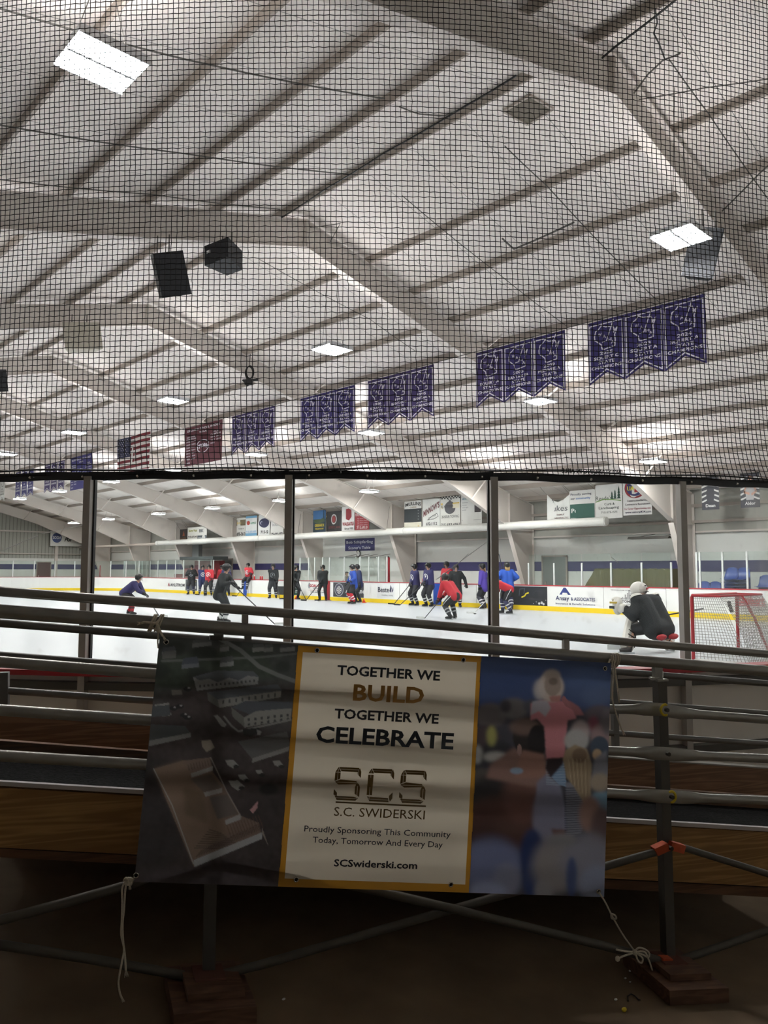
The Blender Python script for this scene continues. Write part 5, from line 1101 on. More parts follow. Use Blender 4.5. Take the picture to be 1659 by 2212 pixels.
def poster(px0, px1, lab, nm, pale):
    La, Lb = onT(px0, 1100, TS).y, onT(px1, 1100, TS).y; t = thing('player_poster', lab, 'poster', (TS, (La+Lb)/2, z2(5.3)), 'player posters on the far wall'); f = sheetmap(TS, La, Lb, z2(4.03), z2(5.32))
    mb = MB(); sheet(mb, f, cmat((66, 68, 76))); mb.build('poster_sheet', t); mb = MB()
    for i in range(5): poly(mb, [(0, .86-i*.15), (.38, .90-i*.14), (.38, .86-i*.14), (0, .80-i*.15)], cmat((214, 214, 212)), f, .005); poly(mb, [(.62, .90-i*.14), (1, .86-i*.15), (1, .80-i*.15), (.62, .86-i*.14)], cmat((214, 214, 212)), f, .005)
    rect(mb, 0, .96, 1, 1, cmat((30, 30, 32)), f, .006)
    body = cmat((170, 170, 172) if pale else (58, 60, 68)); poly(mb, [(.3, .22), (.26, .5), (.34, .66), (.46, .74), (.6, .74), (.7, .64), (.76, .5), (.68, .22)], body, f, .007); disc(mb, .52, .82, .09, .07, cmat((196, 150, 130)), f, .009); disc(mb, .52, .86, .11, .07, cmat((120, 92, 70)), f, .008)
    if pale: stroke(mb, [(.3, .62), (.2, .45), (.45, .4)], .07, cmat((196, 150, 130)), f, .010); stroke(mb, [(.72, .6), (.84, .46), (.6, .38)], .07, cmat((196, 150, 130)), f, .010)
    rect(mb, 0, 0, 1, .22, cmat((52, 54, 64)), f, .008); text(mb, nm, .22, .78, .08, .09, cmat(W_), f, .012, .02); mb.build('poster_print', t); mb = MB()
    for u in (.05, .95): a_ = f(u, .99, .0); mb.tube([a_, Vector((27.44, a_.y, roof_z(27.43)-.2))], .008, m_cable, 4)
    mb.build('hanging_ties', t)
poster(1517, 1554, 'striped poster of a player in dark clothes, left of two', 'Dean', False); poster(1601, 1642, 'striped poster of a player in a pale shirt with folded arms, right of two', 'Aldor', True)
# end wall banner
t = thing('advertising_sheet', 'long white sheet of sponsor emblems on the far end wall', 'banner', (26.9, 68.0, 4.95)); xa, xb = onL(109, 1160, 68.0).x, onL(222, 1160, 68.0).x
f = lambda u, v, o=0.: Vector((xa+(xb-xa)*u, 68.0-o, 3.7+1.28*v)); mb = MB(); sheet(mb, f, cmat((222, 224, 220))); mb.build('sheet', t)
mb = MB(); disc(mb, .12, .56, .09, .34, cmat((52, 70, 120)), f, .006); text(mb, 'SODA', .04, .2, .48, .2, cmat(W_), f, .01, .02); T_(mb, f, 'PGI', .26, .38, .34, .28, K, .05, shear=.1); T_(mb, f, 'WEISENBERGER', .5, .74, .26, .1, (130, 50, 54)); disc(mb, .6, .6, .08, .18, cmat((150, 54, 58)), f, .006); T_(mb, f, 'SPORTS FIELD', .8, .97, .5, .1, (90, 90, 94)); mb.build('print', t)
# ------------------------------------------------------------------ signs
t = thing('scorers_sign', "dark blue scorer's table sign with two lines of white lettering", 'sign', (29.42, 32.6, 3.1)); La, Lb = onT(745.5, 1176, 29.42).y, onT(809, 1176, 29.42).y
f = sheetmap(29.42, La, Lb, 2.78, 3.5); mb = MB(); sheet(mb, f, cmat((58, 60, 110))); mb.build('sign_board', t); mb = MB(); T_(mb, f, 'Bob Schipferling', .05, .95, .60, .24, (226, 228, 236), .01); T_(mb, f, "Scorer's Table", .12, .87, .14, .24, (226, 228, 236), .01); mb.build('lettering', t)
t = thing('wall_clock', "round black-rimmed clock below the scorer's sign", 'clock', (29.4, onT(774.5, 1196, 29.42).y, 2.4)); c0 = onT(774.5, 1196, 29.4); ax = (Vector((0, 1, 0)), ZV, Vector((-1, 0, 0)))
mb = MB(); mb.tube([c0+Vector((.0, 0, 0)), c0-Vector((.05, 0, 0))], .15, cmat((226, 226, 222)), 20); mb.build('clock_face', t); mb = MB(); mb.tube([c0+Vector((-.03, math.cos(a)*.16, math.sin(a)*.19)) for a in [2*math.pi*i/24 for i in range(24)]], .025, m_black, 6, closed=True); mb.build('clock_rim', t); mb = MB(); mb.bar(c0-Vector((.06, 0, 0)), c0-Vector((.06, 0, -.1)), .012, .012, m_black); mb.bar(c0-Vector((.06, 0, 0)), c0-Vector((.06, .07, .02)), .012, .012, m_black); mb.build('clock_hands', t)
m_heat = mat('silver_heater', lin((150, 152, 150)), .35, metal=.6); m_glow = emit('heater_tube', (1, 1, .95), 1.6)
def heater(px, py, lab, T=28.3, w_=1.4, hot=True, m=None):
    c0 = onT(px, py, T); t = thing('strip_heater' if hot else 'dark_heater', lab, 'heater', c0); mb = MB(); pf = [(-.16, 0), (-.07, .1), (.07, .1), (.16, 0), (.14, 0), (.06, .08), (-.06, .08), (-.14, 0)]
    mb.prism(pf, c0.y-w_/2, c0.y+w_/2, m or m_heat, lambda a, b, s: Vector((c0.x+a, s, c0.z+b))); mb.build('reflector', t)
    mb = MB()
    for d in (-.04, .04): mb.tube([c0+Vector((d, -w_/2+.1, .03)), c0+Vector((d, w_/2-.1, .03))], .015, m_glow if hot else m_purlin, 6)
    mb.build('tube', t); mb = MB()
    for d in (-.5, .5): mb.tube([c0+Vector((0, d, .08)), c0+Vector((1.16 if c0.y > 25 else 1.5, d, .25))], .012, m_cable, 4)
    mb.build('hanger', t)
heater(753, 1206, 'silver strip heater left of the clock'); heater(797, 1206, 'silver strip heater right of the clock'); heater(1402, 1164, 'dark strip fixture below the union sheet', w_=1.7, hot=False, m=mat('dark_fixture', lin((84, 82, 78)), .5))
t = thing('red_pole', "red padded upright pole beside the scorer's area", 'pole', (27.9, onT(838, 1230, 27.9).y, 0)); p = onT(838, 1230, 27.9); mb = MB(); mb.tube([(p.x, p.y, 0), (p.x, p.y, 2.35)], .11, mat('red_padding', lin((164, 44, 54)), .5), 14); smooth_angle(mb.build('pole_padding', t)); mb = MB(); mb.tube([(p.x, p.y, 2.35), (p.x, p.y, 2.4)], .06, m_black, 10); mb.build('pole_cap', t)
# ================================================================== BOARD ADVERTS (stickers, parts of the boards)
def ad(px0, px1, z0, z1, bg, draw, lab):
    La, Lb = bl(px0), bl(px1); f = sheetmap(TB-.006, La, Lb, z0, z1); mb = MB(); sheet(mb, f, cmat(bg, .4), back=-.004) if False else mb.add([f(0, 0), f(1, 0), f(1, 1), f(0, 1)], [(0, 1, 2, 3)], cmat(bg, .4)); draw(mb, f); o = mb.build('advert', BO); o['label'] = lab
def bl(px, T=TB): return onT(px, 1260, T).y
BWH = (230, 231, 228)
def a1(mb, f): T_(mb, f, 'AHLSTROM', .14, .98, .3, .28, (40, 40, 48), .03); poly(mb, [(0, .28), (.05, .6), (.08, .6), (.12, .28), (.08, .28), (.06, .42), (.03, .28)], cmat((150, 44, 60)), f, .008)
ad(363, 400, .25, 1.0, BWH, a1, 'white advert reading AHLSTROM')
def a2(mb, f): T_(mb, f, 'VERIZON', .2, .9, .8, .12, (210, 196, 90)); T_(mb, f, 'SS', .7, .95, .2, .2, W_, .03)
ad(401, 426, .22, .98, (74, 78, 82), a2, 'grey advert left of the row of players')
def a3(mb, f): T_(mb, f, 'COUNTY', .2, .8, .55, .12, (150, 150, 156)); T_(mb, f, 'CONCRETE', .15, .9, .35, .1, (120, 120, 126)); rect(mb, .1, .1, .9, .16, cmat((90, 110, 150)), f, .006)
ad(452, 472, .25, 1.0, (214, 216, 216), a3, 'pale advert behind the row of players')
def a4(mb, f): T_(mb, f, 'ECK', .3, .95, .5, .16, W_, .03); rect(mb, .2, .3, .9, .35, cmat(W_), f, .006); rect(mb, .2, .2, .9, .24, cmat(W_), f, .006)
ad(634, 645, .22, 1.0, (34, 76, 58), a4, 'dark green advert beside the grey post')
def a5(mb, f): T_(mb, f, 'GOAL-LINE', .12, .96, .62, .2, (160, 44, 56), .05); T_(mb, f, 'SPORTS', .35, .75, .48, .08, (60, 60, 66)); T_(mb, f, 'www.goallinesports.com', .06, .96, .36, .06, (170, 90, 96)); T_(mb, f, '715-359-1799', .2, .96, .18, .11, (60, 64, 80), .02); poly(mb, [(.04, .7), (.1, .95), (.18, .9), (.16, .5), (.08, .5)], cmat((150, 156, 160)), f, .006)
ad(664, 702, .25, 1.0, BWH, a5, 'white sports shop advert reading GOAL-LINE')
def a6(mb, f):
    disc(mb, .2, .5, .15, .44, cmat((190, 192, 198)), f, .005); disc(mb, .2, .5, .135, .40, cmat((74, 76, 92)), f, .007); disc(mb, .2, .48, .08, .26, cmat((230, 230, 230)), f, .009)
    for i in range(5):
        for j in range(6):
            if (i+j) % 2: rect(mb, .135+i*.026, .26+j*.075, .161+i*.026, .335+j*.075, cmat((40, 40, 44)), f, .011)
    T_(mb, f, 'JUST', .55, .85, .6, .2, (226, 228, 228), .04); T_(mb, f, 'AFTERMATH', .42, 1.0, .3, .2, (226, 228, 228), .04); rect(mb, .45, .08, .8, .18, cmat((200, 202, 202)), f, .006)
ad(720, 786, .22, 1.0, (58, 60, 66), a6, 'dark grey advert with a round chequered emblem')
def a7(mb, f): T_(mb, f, 'Beste', .05, .7, .42, .36, (58, 62, 72), .02); T_(mb, f, 'FUNERAL HOME', .28, .92, .14, .12, (110, 114, 120), .0); poly(mb, [(.72, .5), (.8, .95), (.86, .7), (.8, .4)], cmat((70, 72, 96)), f, .006); poly(mb, [(.84, .5), (.94, .8), (.95, .55), (.88, .4)], cmat((90, 92, 110)), f, .006)
ad(815, 852, .25, .98, (222, 224, 224), a7, 'white advert reading Beste')
def a8(mb, f):
    stroke(mb, [(.56-.34, .5), (.24, .85), (.38, .9), (.36, .62)], .05, cmat((84, 92, 104)), f, .006, 2); stroke(mb, [(.30, .42), (.38, .50), (.42, .62), (.48, .66)], .07, cmat((232, 214, 50)), f, .008, 2); T_(mb, f, 'COMMUNITY', .5, .86, .3, .08, (70, 72, 76))
    ring(mb, .74, .5, .14, .3, .08, cmat((70, 72, 78)), f, .006, 20, 170)
    for x, y, r_ in ((.78, .12, .03), (.85, .16, .035), (.9, .1, .03), (.70, .2, .012), (.62, .1, .01), (.96, .3, .01)): disc(mb, x, y, r_, r_*2.2, cmat((200, 202, 202)), f, .008, 7)
ad(1105, 1182, .2, 1.0, (40, 43, 48), a8, 'black advert with a yellow swoosh and scuffs')
def a9(mb, f): poly(mb, [(.22, .62), (.30, .98), (.34, .98), (.43, .62), (.38, .62), (.36, .72), (.28, .72), (.27, .62)], cmat((44, 58, 124)), f, .006); disc(mb, .325, .6, .05, .1, cmat(BWH), f, .008); T_(mb, f, 'Ansay', .15, .40, .34, .22, (44, 48, 92), .02); T_(mb, f, '& ASSOCIATES', .43, .86, .34, .17, (64, 72, 108), .02); T_(mb, f, 'Insurance & Benefit Solutions', .15, .86, .12, .1, (84, 88, 110), .01, shear=.02)
ad(1183, 1303, .2, 1.0, BWH, a9, 'white advert with a blue A and the words Ansay & ASSOCIATES')
def a10(mb, f):
    T_(mb, f, 'THE SOUND SYSTEM YOU ARE HEARING WAS', .12, .62, .9, .045, (60, 60, 64), .02)
    for i, h in enumerate((1, 2, 1.5, 4, 2, 6, 8, 4, 3, 5.5, 6.5, 3, 2, 1)):
        for k in range(int(h*1.3)+1): rect(mb, .29+i*.021, .48+k*.04, .303+i*.021, .508+k*.04, cmat((40, 40, 44)), f, .006)
    T_(mb, f, 'AUTOMATION', .22, .62, .33, .12, (56, 56, 60), .02); T_(mb, f, 'FOR ALL YOUR', .38, .58, .23, .05, (70, 70, 74), .02); T_(mb, f, 'COMMERCIAL + RESIDENTIAL', .18, .56, .14, .05, (60, 60, 64), .02)
ad(1304, 1438, .2, 1.0, BWH, a10, 'white advert with black equaliser bars and the word AUTOMATION')
def a11(mb, f): T_(mb, f, 'Seubert', .05, .95, .38, .42, (196, 44, 60), .05); rect(mb, .03, .3, .97, .34, cmat((196, 44, 60)), f, .006); T_(mb, f, 'INC.', .72, .92, .06, .14, (60, 60, 66), .02)
ad(1590, 1654, .3, .98, (226, 228, 228), a11, 'white advert with red lettering, seen through the goal net')
# ================================================================== THINGS BEHIND THE FAR BOARDS
m_olive = mat('olive_tarp', lin((98, 94, 62)), .8, var=.15, scale=3, bump=.3); m_bchair = mat('blue_plastic', lin((40, 70, 150)), .4)
La, Lb = onT(1262, 1250, 28.4).y, onT(1452, 1250, 28.4).y
t = thing('covered_stack', 'long olive tarpaulin-covered stack behind the glass, right of the grey door', 'stack', (28.6, (La+Lb)/2, 0)); mb = MB(); N = 30; vs = []
for i in range(N+1):
    y = La+(Lb-La)*i/N; h = 1.75+.03*math.sin(i*1.7); h = h*(.55+.45*min(1, i/4))
    vs += [(28.35+.02*math.sin(i*2.3), y, 0), (28.38, y, h), (28.9, y, h), (28.95, y, 0)]
mb.add(vs, [(4*i+k, 4*i+k+1, 4*i+k+5, 4*i+k+4) for i in range(N) for k in range(3)]+[(0, 1, 2, 3), (4*N, 4*N+3, 4*N+2, 4*N+1)], m_olive); mb.build('cover', t)
for px in (1321, 1386):
    mb = MB(); y = onT(px, 1250, 28.3).y; mb.box((28.34, y, .9), (.02, .03, 1.7), m_black); mb.build('strap', t)
def bchair(px, n, lab):
    p = onT(px, 1250, 28.2); t = thing('stacked_chairs', lab, 'chair', (p.x, p.y, 0), 'stacks of blue plastic chairs')
    for k in range(n):
        z = .45+k*.13; mb = MB(); yy = p.y
        prof = [(-.24, .02), (-.1, 0), (.1, .02), (.2, .10), (.25, .25), (.29, .42), (.28, .46)]; M_ = 8; vs = []
        for i, (dx, dz) in enumerate(prof):
            for j in range(M_+1):
                u = j/M_*2-1; wd = .25*(1-.15*max(0, i-3)/3); ed = .03*u**4; vs.append((p.x-.0+dx-.0+ed*(i > 3)*-1, yy+u*wd, z+dz-(ed if i > 3 else -ed)-(.06*abs(u)**3 if i == 6 else 0)))
        mb.add(vs, [(i*(M_+1)+j, i*(M_+1)+j+1, (i+1)*(M_+1)+j+1, (i+1)*(M_+1)+j) for i in range(6) for j in range(M_)], m_bchair); o = mb.build('chair_shell', t, smooth=True); md = o.modifiers.new('s', 'SOLIDIFY'); md.thickness = .012
    for sx in (-.2, .2):
        for sy in (-.22, .22): mb = MB(); mb.tube([(p.x+sx, p.y+sy, 0), (p.x+sx*.8, p.y+sy*.8, .47)], .014, m_alu, 6); mb.build('leg', t)
bchair(1515, 4, 'single low stack of blue chairs, left'); bchair(1538, 4, 'low stack of blue plastic chairs beside the taller one'); bchair(1576, 8, 'tall stack of blue plastic chairs behind the glass'); bchair(1601, 8, 'tall stack of blue plastic chairs, right one of the pair'); bchair(1650, 6, 'blue plastic chairs at the right edge of the photo')
# red stepped seating under a dark canopy
m_rseat = mat('dull_red_seats', lin((128, 44, 50)), .6); m_can = mat('dark_canopy', lin((66, 74, 74)), .6)
La, Lb = onT(404, 1230, 28.2).y, onT(464, 1230, 28.2).y
t = thing('team_bench', 'dull red stepped bench under a dark canopy behind the boards', 'bench', (28.4, (La+Lb)/2, 0))
mb = MB()
for i, (x, h) in enumerate(((27.9, 1.35), (28.3, 1.75), (28.7, 2.3))): mb.box((x+.2, (La+Lb)/2+.6-(i*.3), h/2), (.42, (La-Lb)+1.4-i*.9, h), m_rseat)
mb.build('steps', t); mb = MB(); mb.box((28.4, (La+Lb)/2, 2.48), (1.2, La-Lb+.8, .22), m_can); mb.build('canopy', t)
for y in (La, Lb): mb = MB(); mb.box((27.9, y, 1.2), (.05, .05, 2.4), m_alu); mb.build('canopy_post', t)
mb = MB(); p = onT(424, 1160, 28.6); mb.box((28.7, p.y, 3.0), (.3, .9, 1.0), mat('grey_hanging_box', lin((110, 114, 114)), .5)); o_ = mb.build('hanging_unit', t)
# bottles and cones
m_cone = mat('orange_cone', lin((226, 84, 44)), .5); m_bot = mat('red_bottle', lin((196, 34, 44)), .35)
def bottle(px, lab, red=True):
    p = onT(px, 1250, TB+.05); p.z = 1.075; t = thing('water_bottle', lab, 'bottle', p, 'water bottles on the boards'); mb = MB(); mb.tube([p, p+ZV*.03, p+ZV*.12, p+ZV*.15, p+ZV*.2], [.042, .045, .045, .04, .042], m_bot, 10); mb.build('bottle_body', t, smooth=True)
    mb = MB(); mb.tube([p+ZV*.2, p+ZV*.225, p+ZV*.23, p+ZV*.27], [.044, .042, .016, .01], WHITE if red else m_black, 10); mb.build('bottle_cap', t)
for px, lb in ((549.5, 'red water bottle behind the player seated on the boards'), (562.5, 'tall red water bottle on the boards right of the seated player'), (566.5, 'second red bottle on the boards right of the seated player'), (914, 'red water bottle between the two navy players, left'), (920, 'red water bottle between the two navy players, right')): bottle(px, lb)
def cone(px, T, lab, on=0.):
    L = onT(px, 1250, T).y; t = thing('training_cone', lab, 'cone', (T, L, on), 'small orange cones'); mb = MB(); mb.tube([(T, L, on+.02), (T, L, on+.2)], [.09, .03], m_cone, 14); mb.build('cone_body', t, smooth=True); mb = MB(); mb.box((T, L, on+.01), (.22, .22, .02), m_cone); mb.build('cone_base', t)
cone(640.5, 26.75, 'orange cone on the ice beside the grey glass post'); cone(786, 26.6, 'orange cone on the ice right of the blue-shirted player')
# ================================================================== LOUDSPEAKERS, CABLE COIL
m_spk = mat('black_speaker', lin((40, 42, 46)), .6, var=.1); m_grl = mat('speaker_grille', lin((34, 36, 40)), .75, var=.25, scale=200); m_pale = mat('pale_speaker', lin((176, 170, 156)), .6)
def speaker(c, w_, h, d, yaw, tilt, roll_, lab, m, mg, chains, badge=False):
    c = Vector(c); t = thing('loudspeaker', lab, 'loudspeaker', c, 'loudspeakers hung from the beams'); R = Matrix.Rotation(yaw, 3, 'Z') @ Matrix.Rotation(tilt, 3, 'X') @ Matrix.Rotation(roll_, 3, 'Y')
    # trapezoid cabinet: wide front, narrower back
    pf = [(-w_/2, -d/2), (w_/2, -d/2), (w_*.33, d/2), (-w_*.33, d/2)]
    mb = MB(); mb.prism(pf, -h/2, h/2, m, lambda a, b, s: c+R@Vector((a, b, s))); mb.build('cabinet', t)
    mb = MB(); mb.box(c+R@Vector((0, -d/2-.008, 0)), (w_*.94, .014, h*.95), mg, (R@Vector((1, 0, 0)), R@Vector((0, 1, 0)), R@Vector((0, 0, 1)))); mb.build('grille', t)
    if badge: mb = MB(); mb.box(c+R@Vector((-w_*.3, -d/2-.02, h*.1)), (w_*.14, .008, h*.14), WHITE, (R@Vector((1, 0, 0)), R@Vector((0, 1, 0)), R@Vector((0, 0, 1)))); mb.build('badge', t)
    mb = MB(); 
    for dx in (-.2, .2):
        a = c+R@Vector((dx*w_, .1*d, h/2)); mb.tube([a, Vector((a.x, a.y, a.z+chains))], .014, m_cable, 5)
    mb.build('chain', t)
FY = -YAW
c = (onL(364, 594, 13.0)+Vector((0, 0, 0))); speaker(c, .58, .80, .46, FY+.62, math.radians(14), math.radians(-19), 'tall black loudspeaker hanging below the first full beam on the left', m_spk, m_grl, .35)
c = onL(487, 556, 12.8); speaker(c, .60, .42, .55, FY-.5, math.radians(-4), math.radians(-6), 'squat black loudspeaker beside the tall one, with a small white badge', m_spk, m_grl, .3, True)
c = onL(1519, 549, 5.2); speaker(c, .50, .78, .42, FY-.45, math.radians(12), math.radians(15), 'black loudspeaker behind the bright lamp at the right', m_spk, m_grl, .35)
c = onL(175, 730, 20.2); speaker(c, .95, .70, .7, FY+.5, math.radians(4), math.radians(-8), 'pale cream loudspeaker under the second beam on the left', m_pale, m_pale, .3)
c = onL(-8, 822, 27.8); speaker(c, .6, .75, .45, FY+.7, math.radians(12), math.radians(-10), 'dark loudspeaker cut off by the left edge', m_spk, m_grl, .4)
c0 = onL(538, 806, 20.6); t = thing('cable_coil', 'coiled black cable with a clamp on the second beam, above the pennants', 'cable', c0)
mb = MB(); a1_, a2_ = rt, up
for k in range(3): mb.tube([c0+rt*(.12*math.cos(a)+.015*k)+Vector((0, 0, 1))*(.21*math.sin(a)+.02*k)+fw*.02*k for a in [2*math.pi*i/20 for i in range(20)]], .018, m_black, 5, closed=True)
mb.build('cable_loops', t); mb = MB(); mb.box(c0-ZV*.3, (.26, .14, .18), m_black, (rt, fw, up)); mb.tube([c0-ZV*.25-rt*.16, c0-ZV*.22+rt*.3], .045, m_black, 8); mb.tube([c0-ZV*.22-rt*.2, c0-ZV*.42-rt*.02], .035, m_black, 6); mb.build('clamp', t)
mb = MB(); mb.tube([c0+ZV*.2, c0+ZV*.75+rt*.04], .012, m_black, 5); mb.build('hanging_line', t)
# ================================================================== HOCKEY GOAL
def cw(x, z): return Vector((z*math.sin(YAW)+x*math.cos(YAW), z*math.cos(YAW)-x*math.sin(YAW), 0))
g0, g1 = cw(5.86, 14.55), cw(7.25, 15.72); gd = (g1-g0).normalized(); g1 = g0+gd*1.83; gb = Vector((gd.y, -gd.x, 0))      # gb = backwards
if gb.dot(rt) < 0: gb = -gb
m_gr = mat('goal_red', lin((168, 34, 46)), .4); m_gn = mat('goal_net_cord', lin((138, 136, 132)), .8); m_gw = mat('goal_white_pad', lin((206, 206, 202)), .6); GH = 1.24
GO = thing('hockey_goal', 'red-framed hockey goal with white netting, seen from behind its side', 'goal', g0)
mb = MB(); mb.tube([g0, g0+ZV*(GH-.03), g0+ZV*GH+gd*.03, g1+ZV*GH-gd*.03, g1+ZV*(GH-.03), g1], .034, m_gr, 10); smooth_angle(mb.build('goal_frame', GO))
b0, b1 = g0+gb*1.02+gd*.12, g1+gb*1.02-gd*.12
mb = MB(); P = [g0+ZV*.03]+[g0+gb*(1.02*math.sin(a))+gd*(.12*math.sin(a))+ZV*.03 for a in (.4, .8, 1.2, 1.5)]+[b0.lerp(b1, .5)+ZV*.03+gb*.06]+[g1+gb*(1.02*math.sin(a))-gd*(.12*math.sin(a))+ZV*.03 for a in (1.5, 1.2, .8, .4)]+[g1+ZV*.03]; mb.tube(P, .03, m_gw, 8); mb.build('base_frame', GO, smooth=True)
s0, s1 = g0+gb*.52+gd*.05+ZV*GH, g1+gb*.52-gd*.05+ZV*GH
mb = MB(); mb.tube([g0+ZV*GH, s0, s1, g1+ZV*GH], .022, m_gr, 8); mb.build('top_shelf_frame', GO)
mb = MB(); mid_t = (s0+s1)/2; mid_b = (b0+b1)/2+gb*.06; mb.tube([mid_t, mid_t.lerp(mid_b, .4)+ZV*.1, mid_b], .026, m_gr, 8); mb.build('centre_bar', GO)
def netsurf(fn, nu, nv, name, r=.0055):
    mb = MB()
    for i in range(nu+1): mb.tube([fn(i/nu+.5*((j % 2)-.5)/nu*0, j/nv) for j in range(nv+1)], r, m_gn, 3, caps=False)
    for k in range(-nv, nu+nv):
        pass
    for j in range(nv+1): mb.tube([fn(i/nu, j/nv) for i in range(nu+1)], r, m_gn, 3, caps=False)
    mb.build(name, GO)
def side(g, b, s):
    def fn(u, v):
        # u from post to back, v from ice to top; slanted diamonds
        top = g+ZV*GH+(s-(g+ZV*GH))*u; bot = g+(b-g)*u; q = bot.lerp(top, v); return q+gd*.05*math.sin(math.pi*u)*math.sin(math.pi*v)
    return fn
netsurf(side(g0, b0, s0), 15, 24, 'side_net'); netsurf(side(g1, b1, s1), 15, 24, 'side_net')
def back(u, v): 
    p = s0.lerp(s1, u); q = b0.lerp(b1, u)+gb*.1*math.sin(math.pi*u); r_ = q.lerp(p, v); return r_+gb*.10*math.sin(math.pi*v)
netsurf(back, 32, 26, 'back_net'); netsurf(lambda u, v: (g0+ZV*GH).lerp(g1+ZV*GH, u).lerp(s0.lerp(s1, u), v)-ZV*.03*math.sin(math.pi*v), 32, 9, 'top_net')
def lining(u, v):
    p = g0.lerp(g1, u)+ZV*(GH*v); return p+gb*.015
# ================================================================== PEOPLE
FH = Vector((math.sin(YAW), math.cos(YAW), 0)); RH = Vector((math.cos(YAW), -math.sin(YAW), 0))
m_skin = mat('skin', lin((198, 152, 128)), .6, var=.05); m_hair = mat('blond_hair', lin((150, 124, 84)), .8); m_dhair = mat('dark_hair', lin((52, 42, 36)), .8)
C_BLACK, C_RED, C_NAVY, C_BLUE, C_PURP = (24, 29, 32), (176, 34, 48), (44, 42, 88), (36, 72, 160), (76, 58, 150)
m_helm = mat('black_helmet', lin((26, 28, 30)), .3); m_cage = mat('helmet_cage', lin((120, 122, 124)), .4, metal=.5); m_boot = mat('black_skate', lin((24, 25, 28)), .4); m_steelb = mat('skate_blade', lin((196, 200, 204)), .3, metal=.6)
m_glv = mat('black_glove', lin((26, 27, 30)), .6); m_shaft = mat('dark_stick', lin((52, 54, 60)), .4); m_wshaft = mat('white_stick', lin((206, 208, 206)), .4); m_blade = mat('taped_blade', lin((44, 44, 46)), .7); m_wblade = mat('pale_blade', lin((196, 198, 196)), .6)
def V3(a): return Vector(a)
def ik(a, b, l1, l2, pole):
    d = b-a; D = min(d.length, (l1+l2)*.995); n = d.normalized(); b = a+n*D
    x = (l1*l1-l2*l2+D*D)/(2*D); h = math.sqrt(max(0, l1*l1-x*x)); p = pole-n*pole.dot(n)
    if p.length < 1e-4: p = Vector((0, 1, 0))
    return a+n*x+p.normalized()*h, b
def blob(name, segs, m, par, f, vox=.028, sm=3, extra=None):
    mb = MB()
    for p, r0, q, r1 in segs:
        p, q = V3(p), V3(q)
        if (p-q).length > 1e-4: mb.tube([f(p), f(q)], [r0*f.s, r1*f.s], m, 10)
        mb.ell(f(p), (r0*f.s,)*3, m, 10, 7)
        if (p-q).length > 1e-4: mb.ell(f(q), (r1*f.s,)*3, m, 10, 7)
    if extra: extra(mb)
    o = mb.build(name, par, smooth=True); r = o.modifiers.new('r', 'REMESH'); r.mode = 'VOXEL'; r.voxel_size = vox; r.use_smooth_shade = True
    s_ = o.modifiers.new('s', 'SMOOTH'); s_.iterations = sm; s_.factor = .5; return o
class Fr:
    def __init__(s, p, a, sc=1.):
        s.p, s.s = p, sc; a = math.radians(a); s.y = (-FH*math.cos(a)-RH*math.sin(a)).normalized(); s.x = s.y.cross(ZV).normalized()
    def __call__(s, v): return s.p+(s.x*v[0]+s.y*v[1]+ZV*v[2])*s.s
    def inv(s, w_): d = (w_-s.p)/s.s; return Vector((d.dot(s.x), d.dot(s.y), d.z))
    def d(s, v): return (s.x*v[0]+s.y*v[1]+ZV*v[2]).normalized()
def hand(par, f, wrist, along, grip, side, m, big=1.15, lab=None):
    """palm, four curled fingers of different length and a thumb from the side of the palm, closed round <grip>"""
    al = along.normalized(); g = grip-al*grip.dot(al); g = g.normalized() if g.length > 1e-4 else Vector((1, 0, 0)); n = al.cross(g).normalized(); k = big
    mb = MB(); c = wrist+al*.05*k
    def ellf(c, r, ax): mb.ell(f(c), tuple(q*f.s for q in r), m, 8, 6, tuple(f.d(a) for a in ax))
    ellf(c, (.052*k, .034*k, .056*k), (g, n, al)); ellf(wrist-al*.05, (.058*k, .055*k, .06*k), (g, n, al))
    for i, (o_, l) in enumerate(((-.036, .062), (-.012, .072), (.012, .070), (.036, .055))):
        b = c+g*o_*k+al*.04*k; l *= k
        mb.tube([f(b), f(b+al*l*.5+n*.006), f(b+al*l*.62+n*l*.45), f(b+al*l*.25+n*l*.62)], [.0135*k*f.s, .0135*k*f.s, .0125*k*f.s, .0105*k*f.s], m, 6)
    b = c-g*.046*k*side+al*-.01; mb.tube([f(b), f(b-g*.022*k*side+al*.025+n*.02), f(b+al*.035-g*.006*side+n*.045)], [.015*k*f.s, .0145*k*f.s, .011*k*f.s], m, 6)
    o = mb.build('glove', par, smooth=True)
    if lab: o['label'] = lab
    return o
